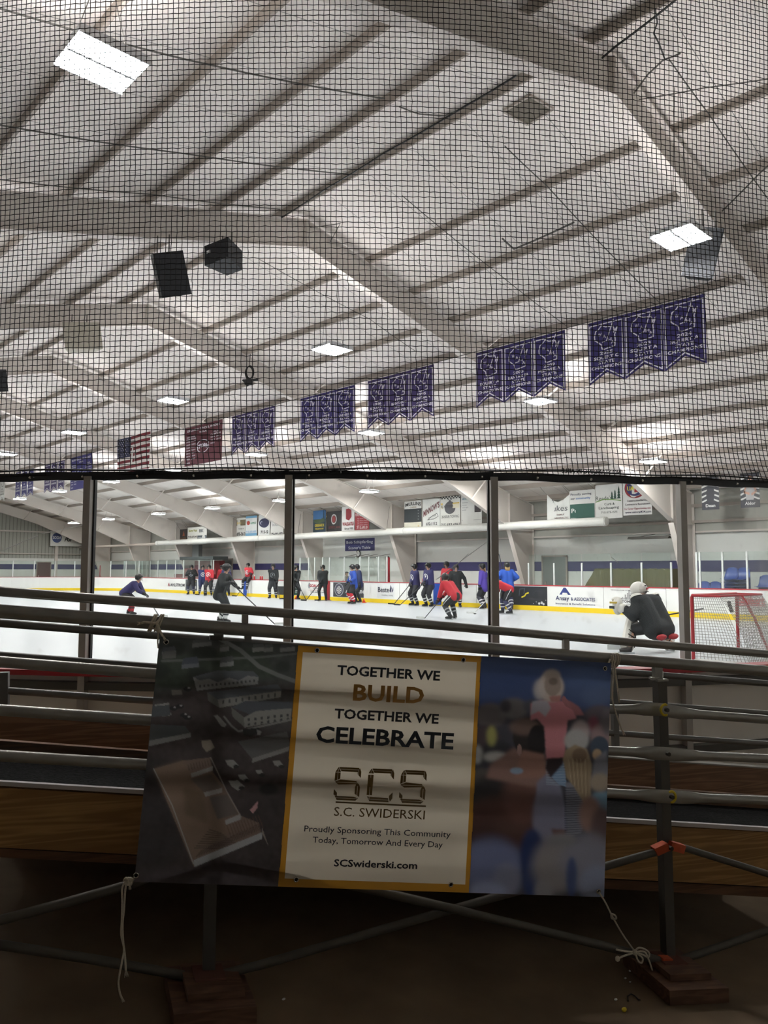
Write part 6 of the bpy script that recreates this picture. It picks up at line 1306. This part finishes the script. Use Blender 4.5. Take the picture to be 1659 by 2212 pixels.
def head(par, f, c, dirf, up_, kind, body_segs, helm=None, hair=None):
    """face on the body mesh, helmet with cage on top; c = head centre in local coordinates"""
    y = dirf.normalized(); z = (up_-y*up_.dot(y)).normalized(); x = y.cross(z)
    body_segs += [(c+z*.02, .088, c-z*.035+y*.02, .068), (c-z*.06+y*.04, .045, c-z*.075+y*.05, .035), (c+y*.085-z*.005, .014, c+y*.10-z*.03, .018)]
    mb = MB(); e = MB()
    for s in (-1, 1):
        e.ell(f(c+y*.082+x*.032*s+z*.008), (.011*f.s,)*3, m_dhair, 6, 5)
        mb.ell(f(c+x*.088*s-z*.01), tuple(q*f.s for q in (.012, .02, .03)), m_skin, 6, 5, (f.d(x), f.d(y), f.d(z)))
    e.box(f(c+y*.083-z*.052), (.045*f.s, .012*f.s, .009*f.s), mat('lips', lin((150, 84, 80)), .6), (f.d(x), f.d(y), f.d(z)))
    e.build('facial_features', par, smooth=True); mb.build('ears', par, smooth=True)
    if kind in ('helmet', 'cage'):
        mb = MB(); A = (f.d(x), f.d(y), f.d(z)); mh = helm or m_helm
        mb.ell(f(c+z*.035-y*.008), tuple(q*f.s for q in (.118, .142, .118)), mh, 16, 7, A, 0, .56)
        mb.ell(f(c+z*.0-y*.03), tuple(q*f.s for q in (.116, .115, .10)), mh, 14, 6, A, .3, .75)
        for s in (-1, 1): mb.ell(f(c+x*.104*s-z*.03+y*.01), tuple(q*f.s for q in (.016, .04, .055)), mh, 8, 6, A)
        mb.box(f(c+z*.05+y*.135), (.17*f.s, .03*f.s, .02*f.s), mh, A)
        hm = mb.build('helmet', par, smooth=True)
        mb = MB()
        for s in (-1, 1): mb.tube([f(c+x*.05*s*q+y*(.125-abs(q)*.012)+z*(.03-t*.14)) for q in (1,) for t in (0, .3, .6, .9)], .004*f.s, m_cage, 4)
        for t in (.0, .25, .5, .75): mb.tube([f(c+x*.105*math.sin(a)+y*.135*math.cos(a)+z*(.02-t*.15)) for a in (-1.3, -.8, -.3, .3, .8, 1.3)], .004*f.s, m_cage, 4)
        mb.tube([f(c+y*.137+z*.03), f(c+y*.142-z*.03), f(c+y*.12-z*.115)], .004*f.s, m_cage, 4); mb.build('face_cage', hm)
        mb = MB(); mb.tube([f(c+x*.105), f(c+x*.06-z*.11+y*.03), f(c-x*.06-z*.11+y*.03), f(c-x*.105)], .006*f.s, m_helm, 4); mb.build('chin_strap', hm)
    if kind == 'cap':
        mb = MB(); A = (f.d(x), f.d(y), f.d(z)); mb.ell(f(c+z*.04-y*.005), tuple(q*f.s for q in (.10, .118, .085)), m_helm, 14, 6, A, 0, .52); mb.box(f(c+z*.045+y*.13), (.12*f.s, .08*f.s, .012*f.s), m_helm, A); mb.build('cap', par, smooth=True)
    if hair:
        mb = MB()
        for i in range(9):
            a = -1.2+i*.3; b = c-y*.085+x*.075*math.sin(a)-z*.04; mb.tube([f(b), f(b-z*.10-y*.02), f(b-z*.24-y*.01+x*.01*math.sin(i*3))], [.026*f.s, .024*f.s, .008*f.s], hair, 6)
        mb.build('hair', par, smooth=True)
def strp(name, base, line, n, z0, z1):
    m = mat(name, base, .7); return m
def person(lab, p, a, jersey, pants=(30, 32, 36), socks=(34, 36, 42), sockb=None, hip=(0, 0, .95), lean=8, side=0, twist=0, feet=((-.16, 0), (.16, .05)), hands=None, sc=1.06, stick=None, look=(0, 0), kind='helmet', crest=(222, 222, 222), crest_c=None, hair=None, group=None, seated=False, stripe=False, footz=(0, 0), white_sleeve=False, glv=None, coach=False, numback=False, leanh=None, knee_out=.15):
    f = Fr(Vector(p), a, sc); t = thing('person', lab, 'person', f.p, group)
    mj = cmat(jersey, .75); mp = cmat(pants, .75); ms = cmat(socks, .75)
    hipc = V3(hip); l, sd, tw = math.radians(lean), math.radians(side), math.radians(twist)
    u = Vector((math.sin(sd), math.sin(l), math.cos(l))).normalized(); X = Vector((math.cos(tw), math.sin(tw), 0)); X = (X-u*X.dot(u)).normalized(); Y = u.cross(X)
    if Y.dot(Vector((0, 1, 0))) < -.3 and abs(twist) < 60: Y = -Y
    shc = hipc+u*.50; neck = shc+u*.06; hl = math.radians(leanh if leanh is not None else lean*.35)
    hd = Vector((math.sin(sd)*.5, math.sin(hl), math.cos(hl))).normalized(); lk = math.radians(look[0]); lp = math.radians(look[1])
    fy = Vector((math.sin(lk)*math.cos(lp), math.cos(lk)*math.cos(lp), math.sin(lp))); hc = neck+hd*.165+fy*.015
    SH = [shc+X*s*.185 for s in (-1, 1)]; HP = [hipc+X*s*.10-u*.05 for s in (-1, 1)]
    FT = [Vector((feet[i][0], feet[i][1], .115+footz[i])) for i in (0, 1)]
    KN = []; 
    for i, s in enumerate((-1, 1)):
        k, e = ik(HP[i], FT[i], .45, .43, Vector((s*knee_out, 1, .1))); KN.append(k); FT[i] = e
    # hands: on the stick when there is one
    tips = None
    if stick:
        heel = f.inv(stick['heel']); top = V3(stick['top']); dr = (heel-top).normalized(); lo = top+dr*stick.get('gap', .42); th = stick.get('tophand', 1)
        hh = [None, None]; hh[th] = top+dr*.06; hh[1-th] = lo if not stick.get('one') else V3(hands[1-th])
        hands = hh
    hands = [V3(h) for h in (hands or ((-.28, .12, .85), (.28, .12, .85)))]
    EL = []; WR = []
    for i, s in enumerate((-1, 1)):
        e, w_ = ik(SH[i], hands[i], .30, .29, Vector((s*.8, -.6, -.6))); EL.append(e); WR.append(w_)
    # body: one continuous figure under the clothes
    B = [(hipc-u*.03-X*.06, .12, hipc-u*.03+X*.06, .12), (hipc, .13, hipc+u*.25, .12), (hipc+u*.25-X*.05, .12, shc-u*.08-X*.07, .11), (hipc+u*.25+X*.05, .12, shc-u*.08+X*.07, .11), (shc-X*.16, .065, shc+X*.16, .065), (shc, .06, neck+hd*.05, .055), (neck, .055, hc-hd*.04, .055)]
    for i in (0, 1): B += [(SH[i], .06, EL[i], .048), (EL[i], .045, WR[i], .03), (HP[i], .095, KN[i], .06), (KN[i], .058, FT[i], .042)]
    head(t, f, hc, fy, hd, kind, B, hair=hair)
    blob('body', B, m_skin, t, f, .026, 2)
    # jersey
    J = [(hipc-u*.06-X*.09, .155, hipc+u*.2-X*.08, .155), (hipc-u*.06+X*.09, .155, hipc+u*.2+X*.08, .155), (hipc+u*.2-X*.08, .155, shc-u*.08-X*.1, .15), (hipc+u*.2+X*.08, .155, shc-u*.08+X*.1, .15), (shc-X*.19-u*.01, .098, shc+X*.19-u*.01, .098)]
    if not coach and lean < 40: J += [(hipc-u*.12-X*.09, .16, hipc-u*.12+X*.09, .16)]
    for i in (0, 1): J += [(SH[i], .10, EL[i], .082), (EL[i], .082, EL[i].lerp(WR[i], .82), .062)]
    jo = blob('jacket' if coach else 'jersey', J, mj, t, f, .028, 3)
    P = [(hipc-u*.06-X*.09, .15, hipc-u*.06+X*.09, .15)]
    for i in (0, 1):
        k = .5 if False else 1
        if coach: P += [(HP[i], .115, KN[i], .085), (KN[i], .082, FT[i]+Vector((0, 0, .02)), .068)]
        else: P += [(HP[i], .14, KN[i]+(HP[i]-KN[i]).normalized()*.06, .115)]
    blob('trousers' if coach else 'hockey_pants', P, mp, t, f, .028, 2)
    for i in (0, 1):
        if not coach:
            mb = MB(); K, E = KN[i], FT[i]; D = (E-K); N = 9; pts = [K-D*.04+D*1.0*j/N for j in range(N+1)]; rr = [.088, .092, .088, .084, .084, .08, .076, .07, .064, .06]
            mb.tube([f(q) for q in pts], [r*f.s for r in rr], ms, 12); so = mb.build('sock', t, smooth=True)
            if sockb:
                mb = MB()
                for j0 in (.35, .62): mb.tube([f(K+D*j0), f(K+D*(j0+.1))], [(.0885)*f.s, .0865*f.s], cmat(sockb, .75), 12, caps=False)
                mb.build('sock_band', so, smooth=True)
        d = Vector((FT[i].x-HP[i].x, 1, 0)) if not seated else Vector((0, 1, 0)); d = Vector((.25*(-1, 1)[i], 1, 0)).normalized(); F0 = Vector((FT[i].x, FT[i].y, FT[i].z)); base = F0.z-.115
        mb = MB(); mb.tube([f(F0+ZV*.05), f(F0-ZV*.01), f(F0-ZV*.04+d*.02)], [.062*f.s, .056*f.s, .05*f.s], m_boot, 10); mb.tube([f(F0-ZV*.045-d*.06), f(F0-ZV*.04+d*.05), f(F0-ZV*.05+d*.14), f(F0-ZV*.055+d*.19)], [.044*f.s, .048*f.s, .044*f.s, .03*f.s], m_boot, 10)
        bt = mb.build('skate_boot', t, smooth=True); mb = MB(); q = Vector((F0.x, F0.y, base+.012))+d*.06; mb.box(f(q), (.30*f.s, .007*f.s, .024*f.s), m_steelb, (f.d(d), f.d(Vector((d.y, -d.x, 0))), ZV)); 
        for dd in (-.04, .14): mb.box(f(Vector((F0.x, F0.y, base+.04))+d*dd), (.05*f.s, .02*f.s, .05*f.s), m_alu, (f.d(d), f.d(Vector((d.y, -d.x, 0))), ZV))
        mb.build('skate_blade', bt)
    for i, s in enumerate((-1, 1)):
        al = (WR[i]-EL[i]).normalized(); gr = (heel-top).normalized() if stick and not (stick.get('one') and i != th) else Vector((1, 0, 0)); hand(t, f, WR[i]-al*.03, al, gr, s, m_glv if not coach else m_glv, 1.2 if not coach else .95)
    # crest on the chest
    if crest is not None and not coach:
        mb = MB(); c0 = hipc+u*.30+Y*.158; mc = cmat(crest, .7); mi_ = cmat(jersey, .7)
        def cf(u_, v_, off=0.): 
            px_, pz_ = (u_-.5)*.26, (v_-.5)*.26; return f(c0+X*px_+u*pz_+Y*(off+.018-.55*px_*px_*2))
        ring(mb, .5, .5, .5, .5, .22, mc, cf, .004); poly(mb, [(.28, .25), (.42, .75), (.58, .75), (.72, .25), (.6, .25), (.5, .5), (.4, .25)], mc, cf, .004); mb.build('crest', t)
    if stripe:
        for i, s in enumerate((-1, 1)):
            for k in (-1, 0, 1):
                mb = MB(); a0, a1 = HP[i], KN[i]; sd_ = (X*s); mb.tube([f(a0+sd_*.135+Y*.03*k-u*.02), f(a0.lerp(a1, .5)+sd_*.13+Y*.03*k), f(a1+sd_*.11+Y*.03*k+(a0-a1)*.15)], .0075*f.s, cmat((206, 208, 210)), 4); mb.build('pants_stripe', t)
    # stick
    if stick:
        ms_ = stick.get('m', m_shaft); h = f(heel); tp = f(top-dr*.05); t2 = thing('hockey_stick', stick['label'], 'hockey stick', h, 'hockey sticks held by players'); h = h+ZV*.02
        mb = MB(); mb.bar(tp, h, .032, .024, ms_); mb.build('shaft', t2); bd = V3(stick.get('blade', (-RH.x, -RH.y, 0))).normalized(); mb = MB()
        pts = [h, h+bd*.11+ZV*.01, h+bd*.22+ZV*.012, h+bd*.29+ZV*.02]
        for q0, q1 in zip(pts[:-1], pts[1:]): mb.bar(q0+ZV*.015, q1+ZV*.015, .02, .07, stick.get('mb', m_blade))
        mb.build('blade', t2)
    return t, f
def gnd(px, T): q = onT(px, 1290, T); q.z = 0; return q
def ic(px, py): return onZ(px, py, 0)
LFT, RGT = (-RH.x, -RH.y, 0), (RH.x, RH.y, 0)
# foremost skaters
person('hockey player in navy jersey and red socks skating bent forward, farthest left', ic(283, 1328), -82, C_NAVY, (28, 28, 34), (176, 34, 48), (30, 30, 34), hip=(0, -.22, .80), lean=52, feet=((-.16, -.18), (.18, .12)), leanh=10, look=(0, 0), crest=None, stick=dict(heel=ic(345, 1334), top=(.1, .55, .75), gap=.3, label='dark stick with a pale blade held by the leftmost skater', blade=RGT, mb=m_wblade), sc=1.06)
person('hockey player in black jersey and pale socks gliding behind the upper rails', ic(484, 1345), -78, C_BLACK, (34, 38, 42), (206, 208, 206), (36, 40, 46), hip=(0, -.14, .92), lean=17, feet=((-.14, -.22), (.16, .10)), crest=None, kind='helmet', stick=dict(heel=ic(594, 1350), top=(.12, .22, 1.22), gap=.55, label='dark stick stretched ahead of the black player behind the rails', blade=RGT, mb=m_wblade), sc=1.08)
person('hockey player in red jersey crouching low over a long stick, nearest the ice centre', ic(978, 1338), 142, C_RED, (36, 40, 44), (40, 44, 48), (150, 152, 154), hip=(0, -.1, .80), lean=44, leanh=25, feet=((-.2, -.1), (.22, .12)), crest=None, stripe=True, stick=dict(heel=ic(917, 1337), top=(-.1, .38, .72), gap=.3, label='dark stick with a long pale blade of the crouching red player', blade=(-RH.x*.9+.2*FH.x, -RH.y*.9+.2*FH.y, .0), mb=m_wblade, m=m_shaft), sc=1.06)
person('hockey player in red jersey bent double, right of the middle glass post', ic(1096, 1326), 95, C_RED, (30, 33, 38), (52, 52, 84), (200, 202, 204), hip=(0, -.05, .92), lean=66, leanh=45, feet=((-.14, -.12), (.16, .16)), stripe=True, crest=None, stick=dict(heel=ic(1024, 1326), top=(.0, .42, .86), gap=.35, label='white stick of the bent red player reaching left past the post', m=m_wshaft, mb=m_wblade, blade=LFT), sc=1.06)
G2 = 'players waiting along the far boards'
person('player in black jersey with raised arms, leftmost of the waiting group', gnd(413, 26.1), 0, C_BLACK, (34, 36, 40), (60, 62, 84), (150, 152, 156), lean=3, hands=((-.12, .2, 1.3), (.12, .2, 1.3)), crest=(150, 156, 160), group=G2, sc=1.10)
person('player in black, white and blue jersey behind the red one in the left group', gnd(436, 26.5), -25, (40, 52, 104), (34, 44, 80), (70, 74, 96), (150, 152, 156), lean=3, crest=(214, 214, 214), group=G2, stick=dict(heel=gnd(431, 26.0), top=(-.3, .2, 1.2), gap=.3, label='pale stick held upright in the left group of players', m=m_wshaft), sc=1.09)
person('player in red jersey with white crest in the left waiting group', gnd(451, 25.8), 5, C_RED, (38, 42, 46), (40, 44, 48), (140, 142, 144), lean=4, group=G2, stick=dict(heel=gnd(462, 25.5), top=(-.25, .2, .95), gap=.45, label='dark stick across the red player in the left group', blade=RGT), sc=1.10)
person('player in navy jersey with white crest, right of the left waiting group', gnd(489, 26.5), 8, C_NAVY, group=G2, sc=1.10)
person('person in a red jersey standing behind the boards, left of the navy player', gnd(480, 28.0), 20, C_RED, crest=None, sc=1.10, hands=((-.2, .2, 1.2), (.25, .15, .9)))
q = gnd(537, 27.1)
person('player in red jersey sitting on top of the boards with legs hanging', q, 22, C_RED, (38, 40, 44), (36, 38, 42), (180, 182, 184), hip=(0, .02, 1.24), lean=8, feet=((-.18, .5), (.18, .42)), footz=(.42, .45), seated=True, stick=dict(heel=gnd(511, 26.4), top=(-.42, .32, 1.42), gap=.16, one=False, label='dark stick held upright by the player sitting on the boards'), sc=1.0)
person('player in black jersey and striped socks standing left of the second glass post', gnd(590, 26.2), 5, C_BLACK, (36, 38, 44), (44, 46, 54), (200, 202, 204), crest=(120, 124, 126), group=G2, stick=dict(heel=gnd(604, 25.9), top=(-.22, .22, 1.0), gap=.35, label='dark stick of the black player left of the second post', blade=RGT), sc=1.12)
person('player in black half hidden by the second glass post', gnd(637, 26.2), -30, C_BLACK, crest=None, group=G2, stick=dict(heel=gnd(662, 25.6), top=(.1, .3, 1.05), gap=.35, label='dark stick reaching right from behind the second post', blade=LFT), sc=1.10, hip=(0, -.05, .93), lean=16)
person('coach in black tracksuit and cap standing in front of the red gate panel', gnd(698, 26.2), 12, C_BLACK, C_BLACK, C_BLACK, coach=True, kind='helmet', crest=None, stick=dict(heel=gnd(661, 25.8), top=(.02, .28, 1.02), gap=.25, label='dark stick of the coach slanting down to the left', blade=LFT), sc=1.08)
person('person in grey seated behind the boards beside the blue player', gnd(752, 28.1), 60, (110, 108, 100), kind='cap', crest=None, hip=(0, 0, .75), feet=((-.15, .35), (.15, .35)), sc=1.0, coach=True, hands=((-.2, .35, 1.0), (.2, .35, 1.0)))
person('player in royal blue jersey, black pants and red socks facing left', ic(764, 1305), 72, C_BLUE, (30, 32, 36), (186, 40, 54), (222, 222, 222), lean=6, crest=(222, 222, 222), hands=((-.22, .25, 1.0), (.2, .3, .95)), sc=1.08)
person('player in black helmet and dark blue jersey just behind the royal blue one', gnd(775, 26.3), 60, (34, 46, 86), crest=None, group=G2, sc=1.09)
person('player in navy jersey with puck stick, left one of the navy pair', gnd(898, 26.2), 62, C_NAVY, (34, 36, 42), (40, 42, 52), (190, 192, 196), lean=6, group=G2, stick=dict(heel=ic(851, 1306), top=(-.02, .25, .98), gap=.35, label='grey stick of the left navy player, beside the puck', blade=LFT, m=m_shaft), sc=1.09)
person('player in navy jersey, right one of the navy pair', gnd(928, 26.0), 55, C_NAVY, (34, 36, 42), (40, 42, 48), (206, 208, 210), lean=6, group=G2, stick=dict(heel=ic(864, 1308), top=(-.05, .3, 1.0), gap=.4, label='long black stick of the right navy player', blade=LFT), sc=1.12)
person('player in red jersey standing behind the boards above the crouching one', gnd(968, 27.7), 45, C_RED, sc=1.16)
person('player in black with spread arms behind the crouching red one', gnd(985, 26.4), 2, C_BLACK, (30, 32, 36), (40, 42, 48), (200, 202, 204), crest=None, group=G2, hands=((-.42, .12, .95), (.48, .14, .92)), sc=1.08)
person('player in purple jersey with long fair hair, half hidden by the third post', gnd(1047, 26.3), 120, C_PURP, (34, 36, 42), (60, 60, 70), (200, 200, 204), hair=m_hair, crest=(222, 222, 222), group=G2, sc=1.10, look=(-40, 0))
person('player in bright blue jersey seen from behind, stick over the shoulder', gnd(1097, 26.3), 175, (32, 78, 170), (30, 32, 36), (52, 52, 84), (200, 202, 204), hair=m_hair, crest=None, group=G2, hands=((-.25, .2, 1.2), (.25, .2, 1.1)), sc=1.13)
p, q = onT(1078, 1198, 26.5), onT(1090, 1240, 26.3); mb = MB(); t = thing('hockey_stick', 'dark stick pointing up over the shoulder of the bright blue player', 'hockey stick', q, 'hockey sticks held by players'); mb.bar(p, q-ZV*.2, .03, .024, m_shaft); mb.build('shaft', t); mb = MB(); mb.bar(p, p+ZV*.06-RH*.25, .02, .07, m_blade); mb.build('blade', t)
for a_, b_, lb, mm in (((848, 1303), (0, 0), 'black puck beside the left navy player', 0), ((1026, 1326.5), (0, 0), 'black puck at the blade of the bent red player', 0)):
    c = ic(*a_); mb = MB(); mb.tube([c, c+ZV*.03], .05, m_black, 14); tag(mb.build('puck'), lb, 'puck', 'pucks on the ice')
a_, b_ = ic(690, 1297.5), ic(732, 1297); t = thing('hockey_stick', 'black stick lying flat on the ice at the feet of the coach', 'hockey stick', a_); mb = MB(); mb.bar(a_+ZV*.02, b_+ZV*.02, .032, .024, m_shaft); mb.build('shaft', t); mb = MB(); mb.bar(a_+ZV*.03, a_-RH*.27+ZV*.03, .02, .07, m_blade); mb.build('blade', t)
# goaltender
gp = ic(1408, 1409); f = Fr(gp, 148, 1.10); t = thing('person', 'goaltender in black jersey and white pads crouching in front of the goal', 'person', gp)
hipc = Vector((0, -.12, .56)); u = Vector((0, math.sin(.50), math.cos(.50))); X = Vector((1, 0, 0)); Y = Vector((0, math.cos(.5), -math.sin(.5))); shc = hipc+u*.50; neck = shc+u*.05+Vector((0, .04, .0)); hc = neck+Vector((0, .10, .13))
SH = [shc-X*.21, shc+X*.21]; FT = [Vector((-.60, .02, .12)), Vector((.60, -.02, .12))]; KN = [Vector((-.31, .20, .42)), Vector((.31, .18, .42))]; HP = [hipc-X*.11, hipc+X*.11]
EL = [Vector((-.42, .06, .70)), Vector((.45, .12, .72))]; WR = [Vector((-.46, .30, .84)), Vector((.40, .40, .60))]
B = [(hipc-X*.07, .12, hipc+X*.07, .12), (hipc, .13, shc-u*.05, .13), (shc-X*.17, .07, shc+X*.17, .07), (shc, .06, hc, .055)]
for i in (0, 1): B += [(SH[i], .06, EL[i], .05), (EL[i], .05, WR[i], .035), (HP[i], .1, KN[i], .07), (KN[i], .06, FT[i], .045)]
head(t, f, hc, Vector((-.55, 1, -.1)), Vector((0, 0, 1)), 'none', B); blob('body', B, m_skin, t, f, .026, 2)
m_gj = cmat((24, 30, 34), .75); m_pad = mat('white_goal_pad', lin((214, 212, 204)), .5, var=.05); m_padk = cmat((40, 42, 46))
J = [(hipc-u*.06-X*.15, .20, shc-u*.10-X*.15, .19), (hipc-u*.06+X*.15, .20, shc-u*.10+X*.15, .19), (shc-X*.26-u*.03, .135, shc+X*.26-u*.03, .135), (hipc-u*.12-X*.16, .2, hipc-u*.12+X*.16, .2)]
for i in (0, 1): J += [(SH[i]-u*.03, .125, EL[i], .115), (EL[i], .115, EL[i].lerp(WR[i], .75), .085)]
blob('jersey', J, m_gj, t, f, .03, 4)
mb = MB()
for i, s in enumerate((-1, 1)): mb.ell(f(shc+X*s*.25+u*.045-Y*.02), (.13*f.s, .11*f.s, .075*f.s), m_pad, 12, 5, (f.d(X), f.d(Y), f.d(u+X*s*.3)), 0, .5)
mb.build('shoulder_panel', t, smooth=True)
P = [(hipc-X*.12-u*.16, .18, hipc+X*.12-u*.16, .18)]+[(HP[i]-u*.05, .15, KN[i], .12) for i in (0, 1)]; blob('goalie_pants', P, cmat((36, 40, 44)), t, f, .03, 2)
for s_ in (-1, 1): mb = MB(); mb.ell(f(hipc-u*.33+X*.17*s_-Y*.10), (.13*f.s, .07*f.s, .055*f.s), cmat((170, 34, 44)), 10, 6, (f.d(X), f.d(Y), f.d(u))); mb.build('pants_patch', t, smooth=True)
# mask
y = Vector((-.55, 1, -.1)).normalized(); z = Vector((0, 0, 1)); z = (z-y*z.dot(y)).normalized(); x = y.cross(z); A = (f.d(x), f.d(y), f.d(z)); m_mask = mat('white_mask', lin((216, 214, 208)), .3)
mb = MB(); mb.ell(f(hc+z*.02), (.135*f.s, .155*f.s, .15*f.s), m_mask, 18, 10, A, 0, .8); mb.ell(f(hc-z*.07+y*.05), (.09*f.s, .10*f.s, .09*f.s), m_mask, 14, 8, A); hm = mb.build('mask', t, smooth=True)
mb = MB(); mb.ell(f(hc+z*.02-y*.055), (.13*f.s, .125*f.s, .13*f.s), mat('mask_backplate', lin((200, 196, 190)), .35), 14, 8, A); mb.box(f(hc-y*.17+z*.02), (.12*f.s, .03*f.s, .035*f.s), cmat((170, 40, 50)), A); mb.box(f(hc-y*.16-z*.04), (.16*f.s, .03*f.s, .02*f.s), m_black, A); mb.box(f(hc-y*.15+z*.08), (.14*f.s, .03*f.s, .018*f.s), m_black, A); mb.build('mask_straps', hm, smooth=False)
mb = MB()
for k in range(4): mb.tube([f(hc+x*.11*math.sin(a)+y*.165*math.cos(a)+z*(.05-k*.035)) for a in (-.8, -.3, .3, .8)], .004*f.s, m_cage, 4)
mb.build('mask_cage', hm)
# leg pads
for i, s in enumerate((-1, 1)):
    K, E = KN[i], FT[i]; D = (E-K).normalized(); fr = Vector((0, 1, 0)); fr = (fr-D*fr.dot(D)).normalized(); sd_ = D.cross(fr); mb = MB(); N = 8
    prof = [(-.15, .04), (-.13, .11), (0, .13), (.13, .11), (.15, .04), (.12, -.02), (-.12, -.02)]; cs = []
    for j in range(N+1):
        c = K-D*.26+(E-K+D*.26)*(j/N); wd = 1-.12*abs(j/N-.4); bend = -.05*(1-j/N)**2
        cs += [f(c+sd_*a*wd+fr*(b+bend+.03*(j == N))) for a, b in prof]
    n = len(prof); mb.add(cs, [(j*n+k, j*n+(k+1) % n, (j+1)*n+(k+1) % n, (j+1)*n+k) for j in range(N) for k in range(n)]+[tuple(range(n-1, -1, -1)), tuple(range(N*n, N*n+n))], m_pad); pd = mb.build('leg_pad', t, smooth=False)
    mb = MB()
    for v_ in (.25, .5, .75): c = K.lerp(E, v_); mb.tube([f(c+sd_*.13-fr*.02), f(c-fr*.075), f(c-sd_*.13-fr*.02)], .012*f.s, m_black, 5)
    mb.build('pad_strap', pd); mb = MB(); c = K.lerp(E, .35); mb.box(f(c+fr*.122+sd_*.05), (.05*f.s, .02*f.s, .25*f.s), m_padk, (f.d(sd_), f.d(fr), f.d(D))); mb.build('pad_mark', pd)
    mb = MB(); q = E; d = Vector((s*.5, .8, 0)).normalized(); mb.tube([f(q+ZV*.02), f(q-ZV*.045), f(q-ZV*.05+d*.08), f(q-ZV*.06+d*.18)], [.06*f.s, .05*f.s, .045*f.s, .03*f.s], m_boot, 10); bt = mb.build('skate_boot', t, smooth=True); mb = MB(); mb.box(f(Vector((q.x, q.y, .018))+d*.06), (.30*f.s, .008*f.s, .035*f.s), m_steelb, (f.d(d), f.d(Vector((d.y, -d.x, 0))), ZV)); mb.build('skate_blade', bt)
# trapper (left hand) and blocker (right hand), fingers inside
hand(t, f, WR[0]-Vector((0, .03, 0)), Vector((0, 1, .2)), Vector((1, 0, 0)), -1, m_padk, 1.3); mb = MB()
c = WR[0]+Vector((-.0, .10, .03)); mb.ell(f(c), (.15*f.s, .09*f.s, .17*f.s), m_pad, 14, 9, (f.d((1, .2, 0)), f.d((0, 1, 0)), f.d((0, 0, 1))), 0, 1); mb.ell(f(c+Vector((.02, .05, .13))), (.13*f.s, .05*f.s, .05*f.s), m_pad, 12, 6, (f.d((1, 0, 0)), f.d((0, 1, 0)), f.d((0, 0, 1)))); mb.tube([f(WR[0]-Vector((0, .1, .02))), f(WR[0]+Vector((0, .05, 0)))], [.085*f.s, .10*f.s], m_pad, 12)
tr = mb.build('catching_glove', t, smooth=True); mb = MB(); mb.box(f(c+Vector((-.10, .0, .07))), (.10*f.s, .14*f.s, .035*f.s), mat('gold_patch', lin((196, 168, 70)), .5), (f.d((1, 0, 0)), f.d((0, 1, 0)), f.d((0, 0, 1)))); mb.box(f(c+Vector((-.12, .02, -.02))), (.06*f.s, .12*f.s, .05*f.s), m_padk, (f.d((1, 0, 0)), f.d((0, 1, 0)), f.d((0, 0, 1)))); mb.build('glove_patch', tr)
hand(t, f, WR[1]-Vector((0, .03, 0)), Vector((0, 1, -.2)), Vector((.3, 0, -1)), 1, m_padk, 1.3); mb = MB(); c = WR[1]+Vector((.08, .04, .02)); mb.box(f(c), (.05*f.s, .22*f.s, .38*f.s), m_pad, (f.d((1, .1, 0)), f.d((0, 1, .2)), f.d((0, -.2, 1)))); mb.build('blocker', t)
t2 = thing('hockey_stick', 'goaltender stick, its grey butt end showing through the goal netting', 'hockey stick', f((.3, .5, .3))); b0_ = f(WR[1]+Vector((0, .06, 0)))
e1 = onZ(1519, 1315, 0); d = ray(1519, 1315); tip = CAM+d*((b0_-CAM).dot(fw)/d.dot(fw)*1.02); mb = MB(); mb.bar(tip, b0_, .032, .026, m_shaft); mb.build('shaft', t2); mb = MB(); mb.tube([tip, tip.lerp(b0_, .12)], .022, m_cage, 8); mb.build('butt_tape', t2)
dn = (b0_-tip).normalized(); hl = b0_+Vector((dn.x*.6, dn.y*.6, -.55)); hl.z = .05; mb = MB(); mb.bar(b0_, hl, .09, .03, m_wshaft); mb.build('paddle', t2); mb = MB(); mb.bar(hl, hl-RH*.3, .03, .10, m_wblade); mb.build('blade', t2)
# bottle hanging inside the net
mb = MB(); c = g0.lerp(g1, .75)+ZV*1.1+gb*.05; mb.tube([c, c-ZV*.05+rt*.01, c-ZV*.22+rt*.06], [.03, .035, .035], m_black, 10); tag(mb.build('hanging_bottle', smooth=True), 'black bottle hanging under the crossbar inside the goal', 'bottle')
